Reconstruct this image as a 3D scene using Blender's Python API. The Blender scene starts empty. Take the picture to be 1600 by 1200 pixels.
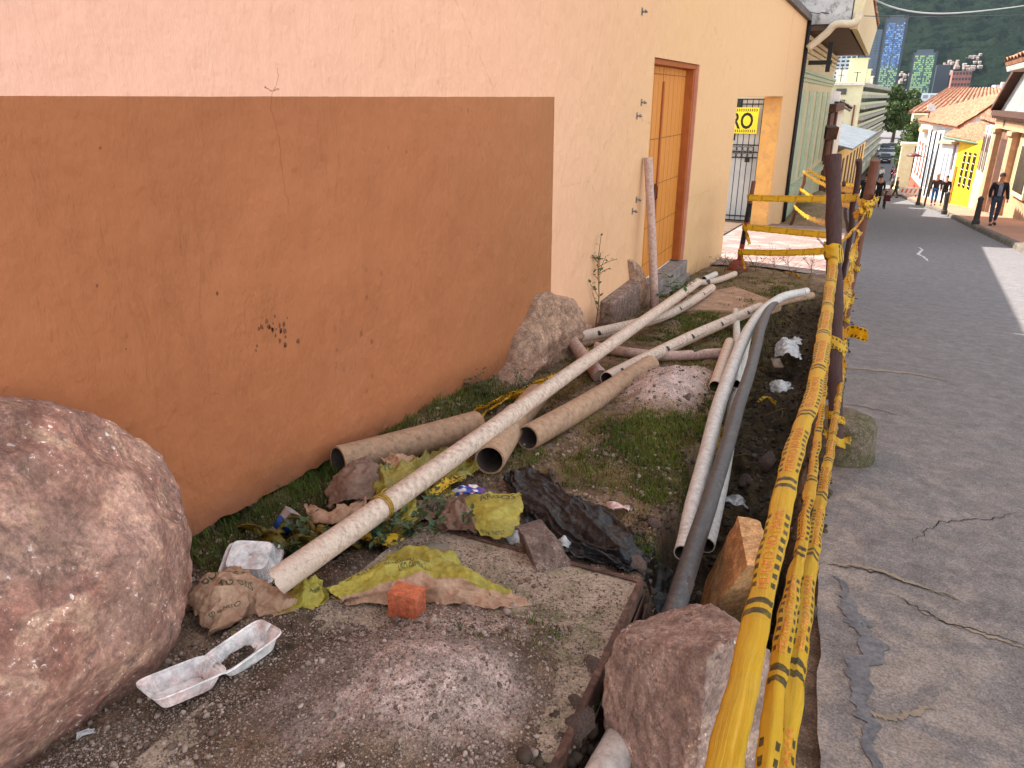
import bpy, math, random
import numpy as np
from math import sin, cos, pi, radians, hypot, atan
from mathutils import Vector, Matrix, noise
random.seed(7); rng = np.random.default_rng(7)
SC = bpy.context.scene
COL = SC.collection
# ------------------------------------------------------------------ camera
FPX = 1150.0; PITCH = atan(448/1150); YAW = atan(587/hypot(448, 1150)); EYE = 1.6
cam = bpy.data.cameras.new('camera'); camo = bpy.data.objects.new('camera', cam); COL.objects.link(camo)
cam.sensor_width = 36; cam.lens = 36*FPX/1600; cam.clip_start = .05; cam.clip_end = 12000
camo.location = (0, 0, EYE); camo.rotation_euler = (pi/2-PITCH, 0, YAW)
SC.camera = camo
# ------------------------------------------------------------------ light
SUN = Vector((-.88, .26, 1.0)).normalized()
w = bpy.data.worlds.new('World'); SC.world = w; w.use_nodes = True
nt = w.node_tree; bg = nt.nodes['Background']
sky = nt.nodes.new('ShaderNodeTexSky'); sky.sky_type = 'NISHITA'; sky.sun_disc = False
sky.sun_elevation = math.asin(SUN.z); sky.sun_rotation = math.atan2(SUN.x, SUN.y)
sky.altitude = 2600; sky.air_density = 1.0; sky.dust_density = 3.5; sky.ozone_density = .6
hs = nt.nodes.new('ShaderNodeHueSaturation'); hs.inputs['Saturation'].default_value = .28   # high thin cloud whitens the sky
nt.links.new(sky.outputs[0], hs.inputs['Color'])
wm = nt.nodes.new('ShaderNodeMix'); wm.data_type = 'RGBA'; wm.blend_type = 'MULTIPLY'; wm.inputs[0].default_value = 1; wm.inputs[7].default_value = (1.0, 1.0, .97, 1)
nt.links.new(hs.outputs[0], wm.inputs[6]); nt.links.new(wm.outputs[2], bg.inputs[0])
bg.inputs[1].default_value = .15
sl = bpy.data.lights.new('sun', 'SUN'); sl.energy = 3.5; sl.angle = radians(.55); sl.color = (1, .95, .87)
so = bpy.data.objects.new('sun', sl); COL.objects.link(so)
so.rotation_euler = SUN.to_track_quat('Z', 'Y').to_euler()
SC.view_settings.view_transform = 'Standard'; SC.view_settings.look = 'None'
SC.view_settings.exposure = 1.98; SC.view_settings.gamma = 1
SC.cycles.max_bounces = 6; SC.cycles.diffuse_bounces = 4; SC.cycles.use_denoising = True
# ------------------------------------------------------------------ measuring helpers
CY, SY, CP, SP = cos(YAW), sin(YAW), cos(PITCH), sin(PITCH)
def ray(px, py):
    x = (px-800)/FPX; u = (600-py)/FPX; f = CP+u*SP
    return np.array([x*CY-f*SY, x*SY+f*CY, u*CP-SP])
def at(px, py, d): return np.array([0, 0, EYE])+ray(px, py)*d
SL = .0885
def G(px, py, h=0.):
    d = ray(px, py); t = (h-EYE)/(d[2]+SL*d[1]); return np.array([0, 0, EYE])+t*d
def onx(px, py, X):
    d = ray(px, py); return np.array([0, 0, EYE])+d*X/d[0]
def ony(px, py, Yy):
    d = ray(px, py); return np.array([0, 0, EYE])+d*Yy/d[1]
def Fx(y): return 5.6-(y-38)*.042
def rf(px, py, off=0):
    d = ray(px, py); t = (5.6+38*.042+off)/(d[0]+.042*d[1]); return np.array([0, 0, EYE])+t*d
# ------------------------------------------------------------------ numpy noise
def _h(ix, iy, iz, s):
    n = (ix*374761393+iy*668265263+iz*2147483647+s*1274126177) & 0xFFFFFFFF
    n = ((n ^ (n >> 13))*1274126177) & 0xFFFFFFFF
    return ((n ^ (n >> 16)) & 0xFFFF)/65535.0
def vn(P, sc=1., seed=0):
    P = np.asarray(P, float)*sc
    if P.shape[-1] == 2: P = np.concatenate([P, np.zeros(P.shape[:-1]+(1,))], -1)
    I = np.floor(P).astype(np.int64); f = P-I; f = f*f*(3-2*f)
    r = 0
    for a in (0, 1):
        for b in (0, 1):
            for c in (0, 1):
                wt = (f[..., 0] if a else 1-f[..., 0])*(f[..., 1] if b else 1-f[..., 1])*(f[..., 2] if c else 1-f[..., 2])
                r = r+wt*_h(I[..., 0]+a, I[..., 1]+b, I[..., 2]+c, seed)
    return r*2-1
def fbm(P, sc=1., o=4, seed=0, g=.5):
    r = 0; a = 1.
    for k in range(o): r = r+a*vn(P, sc, seed+k*17); sc *= 2.03; a *= g
    return r
def ridged(P, sc=1., o=3, seed=0):
    r = 0; a = 1.
    for k in range(o): r = r+a*(1-2*np.abs(vn(P, sc, seed+k*13))); sc *= 2.1; a *= .5
    return r
def sm(a, b, x): 
    t = np.clip((np.asarray(x, float)-a)/(b-a), 0, 1); return t*t*(3-2*t)
# ------------------------------------------------------------------ materials
def srgb(r, g, b): 
    f = lambda c: (c/255/12.92) if c/255 <= .04045 else ((c/255+.055)/1.055)**2.4
    return (f(r), f(g), f(b), 1)
class NT:
    def __init__(s, name):
        s.m = bpy.data.materials.new(name); s.m.use_nodes = True; s.t = s.m.node_tree
        s.b = s.t.nodes['Principled BSDF']; s.tc = s.t.nodes.new('ShaderNodeTexCoord')
    def n(s, ty, **k):
        q = s.t.nodes.new(ty)
        for a, v in k.items():
            if hasattr(q, a): setattr(q, a, v)
        return q
    def l(s, a, b): s.t.links.new(a, b)
    def noise(s, scale, detail=4, rough=.55, vec=None, dist=0):
        q = s.n('ShaderNodeTexNoise'); q.inputs['Scale'].default_value = scale; q.inputs['Detail'].default_value = detail
        q.inputs['Roughness'].default_value = rough; q.inputs['Distortion'].default_value = dist
        s.l(vec or s.tc.outputs['Object'], q.inputs['Vector']); return q.outputs['Fac']
    def vor(s, scale, feat='F1', vec=None, out='Distance'):
        q = s.n('ShaderNodeTexVoronoi'); q.feature = feat; q.inputs['Scale'].default_value = scale
        s.l(vec or s.tc.outputs['Object'], q.inputs['Vector']); return q.outputs[out]
    def mapp(s, scale=(1, 1, 1), rot=(0, 0, 0), src=None):
        q = s.n('ShaderNodeMapping'); q.inputs['Scale'].default_value = scale; q.inputs['Rotation'].default_value = rot
        s.l(src or s.tc.outputs['Object'], q.inputs['Vector']); return q.outputs[0]
    def ramp(s, fac, stops):
        q = s.n('ShaderNodeValToRGB'); cr = q.color_ramp
        while len(cr.elements) < len(stops): cr.elements.new(.5)
        for e, (p, c) in zip(cr.elements, stops):
            e.position = p; e.color = c if not isinstance(c, (int, float)) else (c, c, c, 1)
        s.l(fac, q.inputs[0]); return q.outputs[0]
    def mix(s, fac, a, b, mode='MIX'):
        q = s.n('ShaderNodeMix'); q.data_type = 'RGBA'; q.blend_type = mode
        for i, v in ((0, fac), (6, a), (7, b)):
            if isinstance(v, (int, float, tuple)): q.inputs[i].default_value = v
            else: s.l(v, q.inputs[i])
        return q.outputs[2]
    def math(s, op, a, b=0., c=0.):
        q = s.n('ShaderNodeMath'); q.operation = op
        for i, v in enumerate((a, b, c)):
            if isinstance(v, (int, float)): q.inputs[i].default_value = v
            else: s.l(v, q.inputs[i])
        return q.outputs[0]
    def grain(s, col, sc, lo=.6, hi=1.3, a=.36, b=.64, detail=6, rough=.75):
        return s.mix(1., col, s.ramp(s.noise(sc, detail, rough), [(a, lo), (b, hi)]), 'MULTIPLY')
    def bump(s, hgt, strength, dist=.01, prev=None):
        q = s.n('ShaderNodeBump'); q.inputs['Strength'].default_value = strength; q.inputs['Distance'].default_value = dist
        s.l(hgt, q.inputs['Height'])
        if prev: s.l(prev, q.inputs['Normal'])
        return q.outputs[0]
    def out(s, col=None, rough=.8, nrm=None, spec=.3, metal=0.):
        if col is not None:
            if isinstance(col, tuple): s.b.inputs['Base Color'].default_value = col
            else: s.l(col, s.b.inputs['Base Color'])
        if isinstance(rough, (int, float)): s.b.inputs['Roughness'].default_value = rough
        else: s.l(rough, s.b.inputs['Roughness'])
        s.b.inputs['Specular IOR Level'].default_value = spec; s.b.inputs['Metallic'].default_value = metal
        if nrm: s.l(nrm, s.b.inputs['Normal'])
        return s.m
def M(name, c1, c2=None, sc=6, rough=.8, bump=.3, bs=40, bd=.01, spk=None, sps=120, spt=.62, spec=.3, metal=0., c3=None, stretch=None, grain=0):
    """generic mottled material: two large-scale colours, optional third, fine specks, fine bump"""
    n = NT(name); v = n.mapp(stretch) if stretch else None
    c2 = c2 or c1
    col = n.mix(n.ramp(n.noise(sc, 5, .6, v), [(.35, 0), (.65, 1)]), c1, c2)
    if c3: col = n.mix(n.ramp(n.noise(sc*.6+3.1, 6, .7, v, .6), [(.5, 0), (.66, 1)]), col, c3)
    if spk: col = n.mix(n.ramp(n.noise(sps, 3, .6, v), [(spt, 0), (spt+.05, 1)]), col, spk)
    if grain: col = n.grain(col, grain, .62, 1.3)
    nr = n.bump(n.noise(bs, 5, .65, v), bump, bd) if bump else None
    return n.out(col, rough, nr, spec, metal)
R = srgb
# ------------------------------------------------------------------ mesh helpers
class MB:
    def __init__(s): s.v = []; s.f = []; s.m = []; s.uv = None
    def add(s, vs, fs, mi=0):
        k = len(s.v); s.v.extend([tuple(map(float, p)) for p in vs]); s.f.extend([tuple(k+i for i in f) for f in fs]); s.m.extend([mi]*len(fs)); return s
    def box(s, c, d, rz=0, mi=0, taper=1., rx=0, mtx=None):
        x, y, z = [q/2 for q in d]; P = []
        for sz in (-1, 1):
            k = 1 if sz < 0 else taper
            for a, b in ((-1, -1), (1, -1), (1, 1), (-1, 1)): P.append(Vector((a*x*k, b*y*k, sz*z)))
        mt = mtx or (Matrix.Rotation(rz, 3, 'Z') @ Matrix.Rotation(rx, 3, 'X'))
        P = [mt @ p+Vector(c) for p in P]
        return s.add(P, [(0, 3, 2, 1), (4, 5, 6, 7), (0, 1, 5, 4), (1, 2, 6, 5), (2, 3, 7, 6), (3, 0, 4, 7)], mi)
    def bb(s, lo, hi, mi=0):
        return s.box([(a+b)/2 for a, b in zip(lo, hi)], [abs(b-a) for a, b in zip(lo, hi)], mi=mi)
    def prism(s, top, bot, mi=0):
        n = len(top); return s.add(list(bot)+list(top), [tuple(range(n))[::-1], tuple(range(n, 2*n))]+[(i, (i+1) % n, n+(i+1) % n, n+i) for i in range(n)], mi)
    def tube(s, pts, r, n=12, mi=0, hollow=0, cap=True, ridge=None):
        pts = [Vector(p) for p in pts]; N = len(pts); rs = r if hasattr(r, '__len__') else [r]*N
        T = [(pts[min(i+1, N-1)]-pts[max(i-1, 0)]).normalized() for i in range(N)]
        up = Vector((0, 0, 1)) if abs(T[0].z) < .9 else Vector((1, 0, 0)); a = T[0].cross(up).normalized(); V = []; 
        for i in range(N):
            a = (a-T[i]*a.dot(T[i])).normalized(); b = T[i].cross(a)
            for k in range(n):
                th = 2*pi*k/n; V.append(pts[i]+(a*cos(th)+b*sin(th))*rs[i])
        F = [(i*n+k, i*n+(k+1) % n, (i+1)*n+(k+1) % n, (i+1)*n+k) for i in range(N-1) for k in range(n)]
        NI = []
        if hollow:
            k0 = len(V); dp = min(rs[0]*8, (pts[1]-pts[0]).length*.9 if N == 2 else 9)
            for (i, sg) in ((0, 1), (N-1, -1)):
                base = i*n; ctr = pts[i]; q = len(V)
                inn = [ctr+(V[base+k]-ctr)*(1-hollow) for k in range(n)]
                dd = T[i]*sg*min(rs[i]*7, (pts[0]-pts[-1]).length*.45)
                V += inn+[p+dd for p in inn]
                for k in range(n):
                    k2 = (k+1) % n; NI.append(len(F)+1)
                    fa = [(base+k, q+k, q+k2, base+k2), (q+k, q+n+k, q+n+k2, q+k2)]
                    F += fa if sg > 0 else [f[::-1] for f in fa]
                NI.append(len(F)); F.append(tuple(q+n+k for k in range(n))[::sg])
        elif cap: F += [tuple(range(n))[::-1], tuple((N-1)*n+k for k in range(n))]
        m0 = len(s.m); s.add(V, F, mi)
        for i in NI: s.m[m0+i] = mi+1
        return s
    def lathe(s, prof, c=(0, 0, 0), n=24, mi=0):
        V = [(c[0]+r*cos(2*pi*k/n), c[1]+r*sin(2*pi*k/n), c[2]+z) for r, z in prof for k in range(n)]
        F = [(i*n+k, i*n+(k+1) % n, (i+1)*n+(k+1) % n, (i+1)*n+k) for i in range(len(prof)-1) for k in range(n)]
        F += [tuple(range(n))[::-1], tuple((len(prof)-1)*n+k for k in range(n))]
        return s.add(V, F, mi)
    def grid(s, P, mi=0, flip=False):
        P = np.asarray(P); a, b = P.shape[:2]; i, j = np.meshgrid(range(a-1), range(b-1), indexing='ij'); q = (i*b+j).ravel()
        F = np.stack([q, q+b, q+b+1, q+1], 1); F = F[:, ::-1] if flip else F
        return s.add(P.reshape(-1, 3), F.tolist(), mi)
    def build(s, name, mats, parent=None, smooth=False, keep=False, origin=None, bevel=0, auto=None):
        me = bpy.data.meshes.new(name); V = np.array(s.v, float)
        if origin is None and parent is None and not keep:
            origin = np.array([(V[:, 0].min()+V[:, 0].max())/2, (V[:, 1].min()+V[:, 1].max())/2, V[:, 2].min()])
        if parent is not None:
            p = parent; o0 = Vector((0, 0, 0))
            while p is not None: o0 += p.location; p = p.parent
            origin = np.array(o0) if not keep else np.zeros(3)
        if origin is None: origin = np.zeros(3)
        me.from_pydata((V-origin).tolist(), [], s.f)
        if not isinstance(mats, (list, tuple)): mats = [mats]
        for m_ in mats: me.materials.append(m_)
        me.polygons.foreach_set('material_index', s.m)
        if smooth: me.polygons.foreach_set('use_smooth', [True]*len(s.f))
        if s.uv is not None:
            uvl = me.uv_layers.new(name='uv'); idx = np.zeros(len(me.loops), dtype=np.int32); me.loops.foreach_get('vertex_index', idx)
            uvl.data.foreach_set('uv', np.array(s.uv, float)[idx].ravel())
        me.update(); ob = bpy.data.objects.new(name, me); COL.objects.link(ob)
        if parent is not None: ob.parent = parent
        else: ob.location = origin
        if bevel:
            bv = ob.modifiers.new('b', 'BEVEL'); bv.width = bevel; bv.segments = 2; bv.limit_method = 'ANGLE'
        if auto is not None:
            try: me.set_sharp_from_angle(angle=radians(auto))
            except Exception: pass
        return ob
def tag(o, label=None, cat=None, group=None, kind=None):
    for k, v in (('label', label), ('category', cat), ('group', group), ('kind', kind)):
        if v: o[k] = v
    return o
def thing(name, label, cat, loc=(0, 0, 0), group=None):
    o = bpy.data.objects.new(name, None); COL.objects.link(o); o.location = [float(a) for a in loc]; o.empty_display_size = .1
    return tag(o, label, cat, group)
def catmull(P, n):
    P = np.asarray(P, float); N = len(P)
    if N == 1: return np.repeat(P, n, 0)
    t = np.linspace(0, N-1, n); i = np.minimum(t.astype(int), N-2); f = (t-i)
    f = f.reshape((-1,)+(1,)*(P.ndim-1))
    p0 = P[np.maximum(i-1, 0)]; p1 = P[i]; p2 = P[i+1]; p3 = P[np.minimum(i+2, N-1)]
    return .5*((2*p1)+(-p0+p2)*f+(2*p0-5*p1+4*p2-p3)*f**2+(-p0+3*p1-3*p2+p3)*f**3)
def fast_mesh(name, V, F, mat, smooth=False):
    """V (n,3) F (m,3|4) numpy -> mesh datablock"""
    me = bpy.data.meshes.new(name); k = F.shape[1]
    me.vertices.add(len(V)); me.vertices.foreach_set('co', V.astype(np.float32).ravel())
    me.loops.add(F.size); me.loops.foreach_set('vertex_index', F.astype(np.int32).ravel())
    me.polygons.add(len(F)); me.polygons.foreach_set('loop_start', np.arange(0, F.size, k, dtype=np.int32))
    me.polygons.foreach_set('loop_total', np.full(len(F), k, dtype=np.int32))
    if smooth: me.polygons.foreach_set('use_smooth', np.ones(len(F), dtype=bool))
    for m_ in (mat if isinstance(mat, list) else [mat]): me.materials.append(m_)
    me.update(calc_edges=True); return me
def link(name, me, loc=(0, 0, 0), parent=None):
    o = bpy.data.objects.new(name, me); COL.objects.link(o); o.location = loc; o.parent = parent; return o
def ico(sub):
    import bmesh
    b = bmesh.new(); bmesh.ops.create_icosphere(b, subdivisions=sub, radius=1)
    V = np.array([v.co[:] for v in b.verts]); F = np.array([[v.index for v in f.verts] for f in b.faces]); b.free(); return V, F
ICO = {k: ico(k) for k in (1, 2, 3, 5, 6)}
# ================================================================== SETTING
def zroad(y):
    y = np.asarray(y, float)
    a = np.maximum(y, -20)
    return np.where(a < 80, -SL*a, np.where(a < 115, -SL*80-(a-80)*SL+(a-80)**2*SL/70, -SL*80-35*SL/2))
Z1 = float(zroad(200))
# --- asphalt
def road_mat():
    n = NT('worn asphalt'); P = n.tc.outputs['Object']
    xyz = n.n('ShaderNodeSeparateXYZ'); n.l(P, xyz.inputs[0])
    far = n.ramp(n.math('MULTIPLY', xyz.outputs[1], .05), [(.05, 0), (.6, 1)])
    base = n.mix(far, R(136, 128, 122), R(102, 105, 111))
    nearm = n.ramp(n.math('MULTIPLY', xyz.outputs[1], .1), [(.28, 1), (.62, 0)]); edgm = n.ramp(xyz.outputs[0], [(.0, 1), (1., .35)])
    pat = n.ramp(n.noise(4.6, 11, .76, n.mapp((1, 1, 1)), .5), [(.47, 0), (.55, 1)])
    base = n.mix(n.math('MULTIPLY', n.math('MULTIPLY', pat, .85), n.math('MULTIPLY', nearm, edgm)), base, R(186, 166, 148))
    dk = n.ramp(n.noise(2.3, 9, .66, n.mapp((1.6, .9, 1), (0, 0, .3)), .8), [(.56, 0), (.62, 1)])
    base = n.mix(n.math('MULTIPLY', n.math('MULTIPLY', dk, .55), nearm), base, R(92, 88, 88))
    st = n.ramp(n.noise(1.2, 6, .6, n.mapp((.35, 5, 1))), [(.45, 0), (.75, 1)])
    base = n.mix(n.math('MULTIPLY', st, .16), base, R(150, 146, 142))
    du = n.ramp(n.noise(.9, 5, .6, n.mapp((.8, 2.2, 1), (0, 0, -.15))), [(.6, 0), (.8, 1)])
    base = n.mix(n.math('MULTIPLY', du, .18), base, R(176, 164, 140))
    sp = n.ramp(n.noise(170, 2, .5), [(.35, 0), (.62, 1)])
    base = n.mix(n.math('MULTIPLY', sp, .55), base, R(170, 154, 148))
    sp2 = n.ramp(n.vor(95), [(.1, 1), (.22, 0)])
    base = n.mix(n.math('MULTIPLY', sp2, .5), base, R(66, 62, 66))
    base = n.grain(base, 110, .72, 1.3, .38, .62, 4, .7); base = n.grain(base, 9, .74, 1.24, .36, .64, 10, .78)
    sp3 = n.ramp(n.vor(38, 'F1', n.mapp((1, 1, 1)), 'Distance'), [(.08, 1), (.13, 0)]); base = n.mix(n.math('MULTIPLY', n.math('MULTIPLY', sp3, n.ramp(n.noise(4, 4), [(.45, 0), (.6, 1)])), .5), base, R(190, 178, 168))
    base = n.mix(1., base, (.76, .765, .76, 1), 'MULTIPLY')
    wv = n.math('ADD', n.vor(.55, 'DISTANCE_TO_EDGE', n.mapp((1, 1, 1))), n.math('MULTIPLY', n.noise(6, 5), .05))
    ck = n.ramp(wv, [(.028, 1), (.036, 0)])
    base = n.mix(n.math('MULTIPLY', ck, .0), base, (.035, .03, .03, 1))
    b = n.bump(n.noise(150, 4, .7), .55, .006); b = n.bump(n.noise(5, 9, .7), .6, .03, b); b = n.bump(dk, .25, .004, b)
    return n.out(base, .85, b, .25)
MROAD = road_mat()
def strip(name, xl, xr, ys, dz, mat, kind='structure', zf=zroad, nx=2, jit=0):
    P = []
    for y in ys:
        a, b = xl(y), xr(y); xs = np.linspace(a, b, nx)
        P.append([(x, y, float(zf(y))+dz) for x in xs])
    mb = MB(); mb.grid(P); o = mb.build(name, mat, keep=True, smooth=True); o['kind'] = kind; return o
ysr = np.concatenate([np.arange(-3, 14, .1), np.arange(14, 120, 1.), np.arange(120, 420, 10)])
def road_left(y):
    v = np.interp(y, [-3, 1.5, 2.4, 3.4, 4.6, 8, 12, 14, 24, 39, 57, 85, 130, 200, 420], [.17, .13, .08, .0, -.06, -.17, -.3, -.35, -.5, -1.3, -1.3, -.5, -.2, -.5, -8])
    return float(v)+(.03*float(noise.noise((y*3.1, 0, 0)))+.015*float(noise.noise((y*11, 2, 0))) if y < 13 else 0)
def kerb_x(y): return float(np.interp(y, [-3, 20, 30, 45, 57, 75, 90, 150, 420], [3.55, 3.5, 3.4, 3.3, 2.75, 2.5, 2.6, 3.2, 12]))
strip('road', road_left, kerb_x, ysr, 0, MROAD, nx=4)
# --- terrain under everything, reaching the hills
ms = M('dry soil', R(92, 74, 60), R(112, 92, 76), 1.5, .95, .6, 30, .02)
ysg = np.concatenate([np.arange(-6, 130, 3.), np.arange(130, 1001, 60)])
P = [[(x, y, float(zroad(y))-1.0-(.0 if y < 100 else min((y-100)*.02, 3))) for x in (-900, -60, -8, -2.6, 0, 4, 12, 60, 900)] for y in ysg]
mb = MB(); mb.grid(P); mb.build('ground', ms, keep=True)['kind'] = 'structure'
# lot behind the wall
mb = MB(); mb.grid([[(x, y, -SL*y*.6-.45) for x in (-14, -2.98)] for y in (11, 24)])
mb.build('parking_lot_ground', ms, keep=True)['kind'] = 'structure'
# --- verge height function
def xl_bank(y): return np.interp(y, [0, 1.4, 2.45, 2.9, 3.45, 4.3, 6, 8, 9.3, 11, 12], [-.47, -.52, -.54, -.66, -.66, -.70, -.80, -.90, -.92, -.85, -.8])
def mound(x, y, cx, cy, rx, ry, h, rot=0):
    dx, dy = x-cx, y-cy; a = dx*cos(rot)+dy*sin(rot); b = -dx*sin(rot)+dy*cos(rot)
    return h*np.exp(-((a/rx)**2+(b/ry)**2)*1.2)
def gz(x, y, fine=True):
    x = np.asarray(x, float); y = np.asarray(y, float)
    P2 = np.stack([x, y], -1)
    z = -SL*y+.02*fbm(P2, 1.7, 3, 5)
    z = np.where(y > 12.5, z-(y-12.5)*.01, z)
    wob = .05*fbm(P2, 3.1, 3, 9)
    xl = xl_bank(y)+wob; xr = np.interp(y, [-1, 1.5, 2.4, 3.4, 4.6, 8, 12, 14], [.1, .06, .03, -.05, -.11, -.22, -.33, -.38])
    dep = np.interp(y, [-1, 1, 2.6, 5, 8, 10, 11.6, 12.4], [.50, .55, .58, .50, .42, .28, .12, 0])
    t = np.minimum(sm(xl-.03, xl+.08, x), 1-sm(xr-.14, xr+.02, x))
    z = z-dep*t*(1+.18*fbm(P2, 5, 3, 31))
    # hollow with rubbish between pad and wall, slightly lower
    z = z-mound(x, y, -1.85, 2.35, .22, .4, .07)
    z = z+mound(x, y, -.98, 1.52, .30, .42, .10, .35)+mound(x, y, -.75, 1.9, .2, .2, .03)
    z = z+mound(x, y, -1.13, 4.95, .30, .62, .20)+mound(x, y, -.98, 5.5, .18, .3, .06)
    z = z+mound(x, y, -1.0, 3.9, .30, .6, .05)+mound(x, y, -2.35, 3.9, .12, 1.3, .05)
    if fine:
        z = z+.010*fbm(P2, 14, 3, 3)+.005*fbm(P2, 60, 2, 8)
        z = z+.012*t*ridged(P2, 12, 2, 44)
    return z
def soil_mat():
    n = NT('gravelly soil'); xyz = n.n('ShaderNodeSeparateXYZ'); n.l(n.tc.outputs['Object'], xyz.inputs[0])
    a = n.mix(n.ramp(n.noise(2.6, 6, .6), [(.35, 0), (.65, 1)]), R(156, 128, 106), R(104, 84, 68))
    a = n.mix(n.ramp(n.vor(140), [(.05, .9), (.35, 0)]), a, R(184, 162, 144))
    a = n.mix(n.ramp(n.noise(260, 3, .7), [(.5, 0), (.7, .7)]), a, R(60, 50, 44))
    # sandy pinkish heaps
    att = n.n('ShaderNodeAttribute'); att.attribute_name = 'sand'
    sand = n.mix(n.ramp(n.noise(230, 4, .7), [(.3, 0), (.7, 1)]), R(170, 146, 136), R(212, 186, 174))
    a = n.mix(n.math('MULTIPLY', att.outputs['Fac'], .95), a, sand)
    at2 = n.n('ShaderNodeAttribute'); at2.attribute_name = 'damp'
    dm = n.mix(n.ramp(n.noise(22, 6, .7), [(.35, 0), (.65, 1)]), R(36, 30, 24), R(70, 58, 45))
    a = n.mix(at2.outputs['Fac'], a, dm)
    at3 = n.n('ShaderNodeAttribute'); at3.attribute_name = 'moss'
    ms_ = n.mix(n.ramp(n.noise(40, 5, .7), [(.35, 0), (.65, 1)]), R(98, 88, 46), R(128, 106, 70))
    a = n.mix(n.math('MULTIPLY', n.math('MULTIPLY', at3.outputs['Fac'], .8), n.ramp(n.noise(7, 7, .75), [(.42, 0), (.56, 1)])), a, ms_)
    a = n.grain(a, 95, .5, 1.5, .38, .62, 8, .8); a = n.grain(a, 11, .72, 1.25, .38, .62, 6, .7)
    b = n.bump(n.vor(170), .5, .006); b = n.bump(n.noise(90, 5, .75), .8, .008, b)
    return n.out(a, .95, b, .15)
MSOIL = soil_mat()
ys = [0.15]
while ys[-1] < 14.6: ys.append(ys[-1]+.007+.0038*ys[-1])
ys = np.array(ys); xs = np.linspace(-2.62, .32, 230)
X, Yg = np.meshgrid(xs, ys, indexing='ij')
Z = gz(X, Yg)
Z = np.where(X > np.interp(Yg, [-1, 1.5, 2.4, 3.4, 4.6, 8, 12, 14], [.1, .06, .03, -.05, -.11, -.22, -.33, -.38]), np.minimum(Z, -SL*Yg-.05), Z)
V = np.stack([X, Yg, Z], -1).reshape(-1, 3); a, b = X.shape
ii, jj = np.meshgrid(range(a-1), range(b-1), indexing='ij'); q = (ii*b+jj).ravel()
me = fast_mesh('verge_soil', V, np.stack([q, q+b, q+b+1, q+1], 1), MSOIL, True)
def attr(me, nm, val):
    at_ = me.attributes.new(nm, 'FLOAT', 'POINT'); at_.data.foreach_set('value', val.astype(np.float32).ravel())
P2 = np.stack([X, Yg], -1)
sandv = np.clip(1.5*(mound(X, Yg, -1.0, 1.5, .36, .5, 1, .35)+1.6*mound(X, Yg, -1.13, 4.95, .30, .62, 1)+mound(X, Yg, -1.62, 1.32, .12, .2, .6))-.35+.35*fbm(P2, 6, 4, 2), 0, 1)
shadev = np.clip(.9*sm(-1.62, -1.9, X)*sm(1.5, 1.8, Yg)*sm(3.6, 3.0, Yg)+sm(0, .35, (-SL*Yg-Z)/1.0+0*X)*3*(X > xl_bank(Yg)-.2)+.3*fbm(P2, 5, 4, 6)*(X > -.8), 0, 1)*.9  # shade of the hollow and trench painted as darker soil
mossv = np.clip(sm(2.9, 3.3, Yg)*1.0*(1-sandv)+.8*(X < -1.9)*(Yg > 1.7), 0, 1)*(1-sm(-.75, -.6, X)*.7)
attr(me, 'sand', sandv); attr(me, 'damp', shadev); attr(me, 'moss', mossv)
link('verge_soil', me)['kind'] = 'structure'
# --- scattered gravel (nobody could count it)
def scatter(name, N, xr, yr, rmin, rmax, mats, lab, cat, dens=None, seed=1, sub=1, sink=.3):
    r_ = np.random.default_rng(seed)
    x = r_.uniform(*xr, N*3); u = r_.uniform(0, 1, N*3); y = yr[0]*(yr[1]/yr[0])**u
    if dens is not None: k = r_.uniform(0, 1, N*3) < dens(x, y); x, y = x[k], y[k]
    x, y = x[:N], y[:N]; n = len(x)
    rad = rmin*(rmax/rmin)**(r_.uniform(0, 1, n)**2.6)
    V0, F0 = ICO[sub]; sc = r_.uniform(.55, 1.15, (n, 3))*rad[:, None]; sc[:, 2] *= .8
    an = r_.uniform(0, 6.28, n)
    Vj = V0[None]*(1+.28*r_.uniform(-1, 1, (n, len(V0), 1)))*sc[:, None]
    c, s_ = np.cos(an)[:, None], np.sin(an)[:, None]
    W = np.stack([Vj[..., 0]*c-Vj[..., 1]*s_, Vj[..., 0]*s_+Vj[..., 1]*c, Vj[..., 2]], -1)
    zc = gz(x, y)+rad*sink
    W += np.stack([x, y, zc], -1)[:, None]
    F = (F0[None]+np.arange(n)[:, None, None]*len(V0)).reshape(-1, 3)
    me = fast_mesh(name, W.reshape(-1, 3), F, mats)
    if len(mats) > 1: me.polygons.foreach_set('material_index', np.repeat(r_.choice(len(mats), n, p=[.5, .14, .36][:len(mats)]), len(F0)).astype(np.int32))
    return tag(link(name, me), lab, cat, kind='stuff')
g1 = M('grey gravel', R(168, 148, 134), R(138, 118, 106), 60, .9, .4, 200, .004)
g2 = M('pale gravel', R(196, 176, 162), R(164, 144, 130), 60, .9, .4, 200, .004)
g3 = M('dark gravel', R(120, 100, 88), R(98, 80, 70), 60, .9, .4, 200, .004)
gd1 = M('shade-dark clods', R(84, 70, 58), R(60, 50, 42), 30, .9, .4, 100, .004)  # trench clods darkened, the trench shade put into their colour
onv = lambda x, y: (x < xl_bank(y)+.02)*(.25+.75*(fbm(np.stack([x, y], -1), 5, 3, 77) > -.1))
scatter('gravel', 34000, (-2.3, -.45), (.6, 3.0),   .0018, .009, [g1, g2, g3], 'loose grey gravel spread over the near verge', 'gravel', onv, 3)
scatter('coarse_gravel', 2200, (-2.3, -.45), (.6, 4.0), .006, .019, [g1, g2, g3], 'coarser stones mixed in the near gravel', 'gravel', lambda x, y: (x < xl_bank(y))*(.1+.9*(fbm(np.stack([x, y], -1), 3, 3, 12) > .15)), 4, 2)
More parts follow.
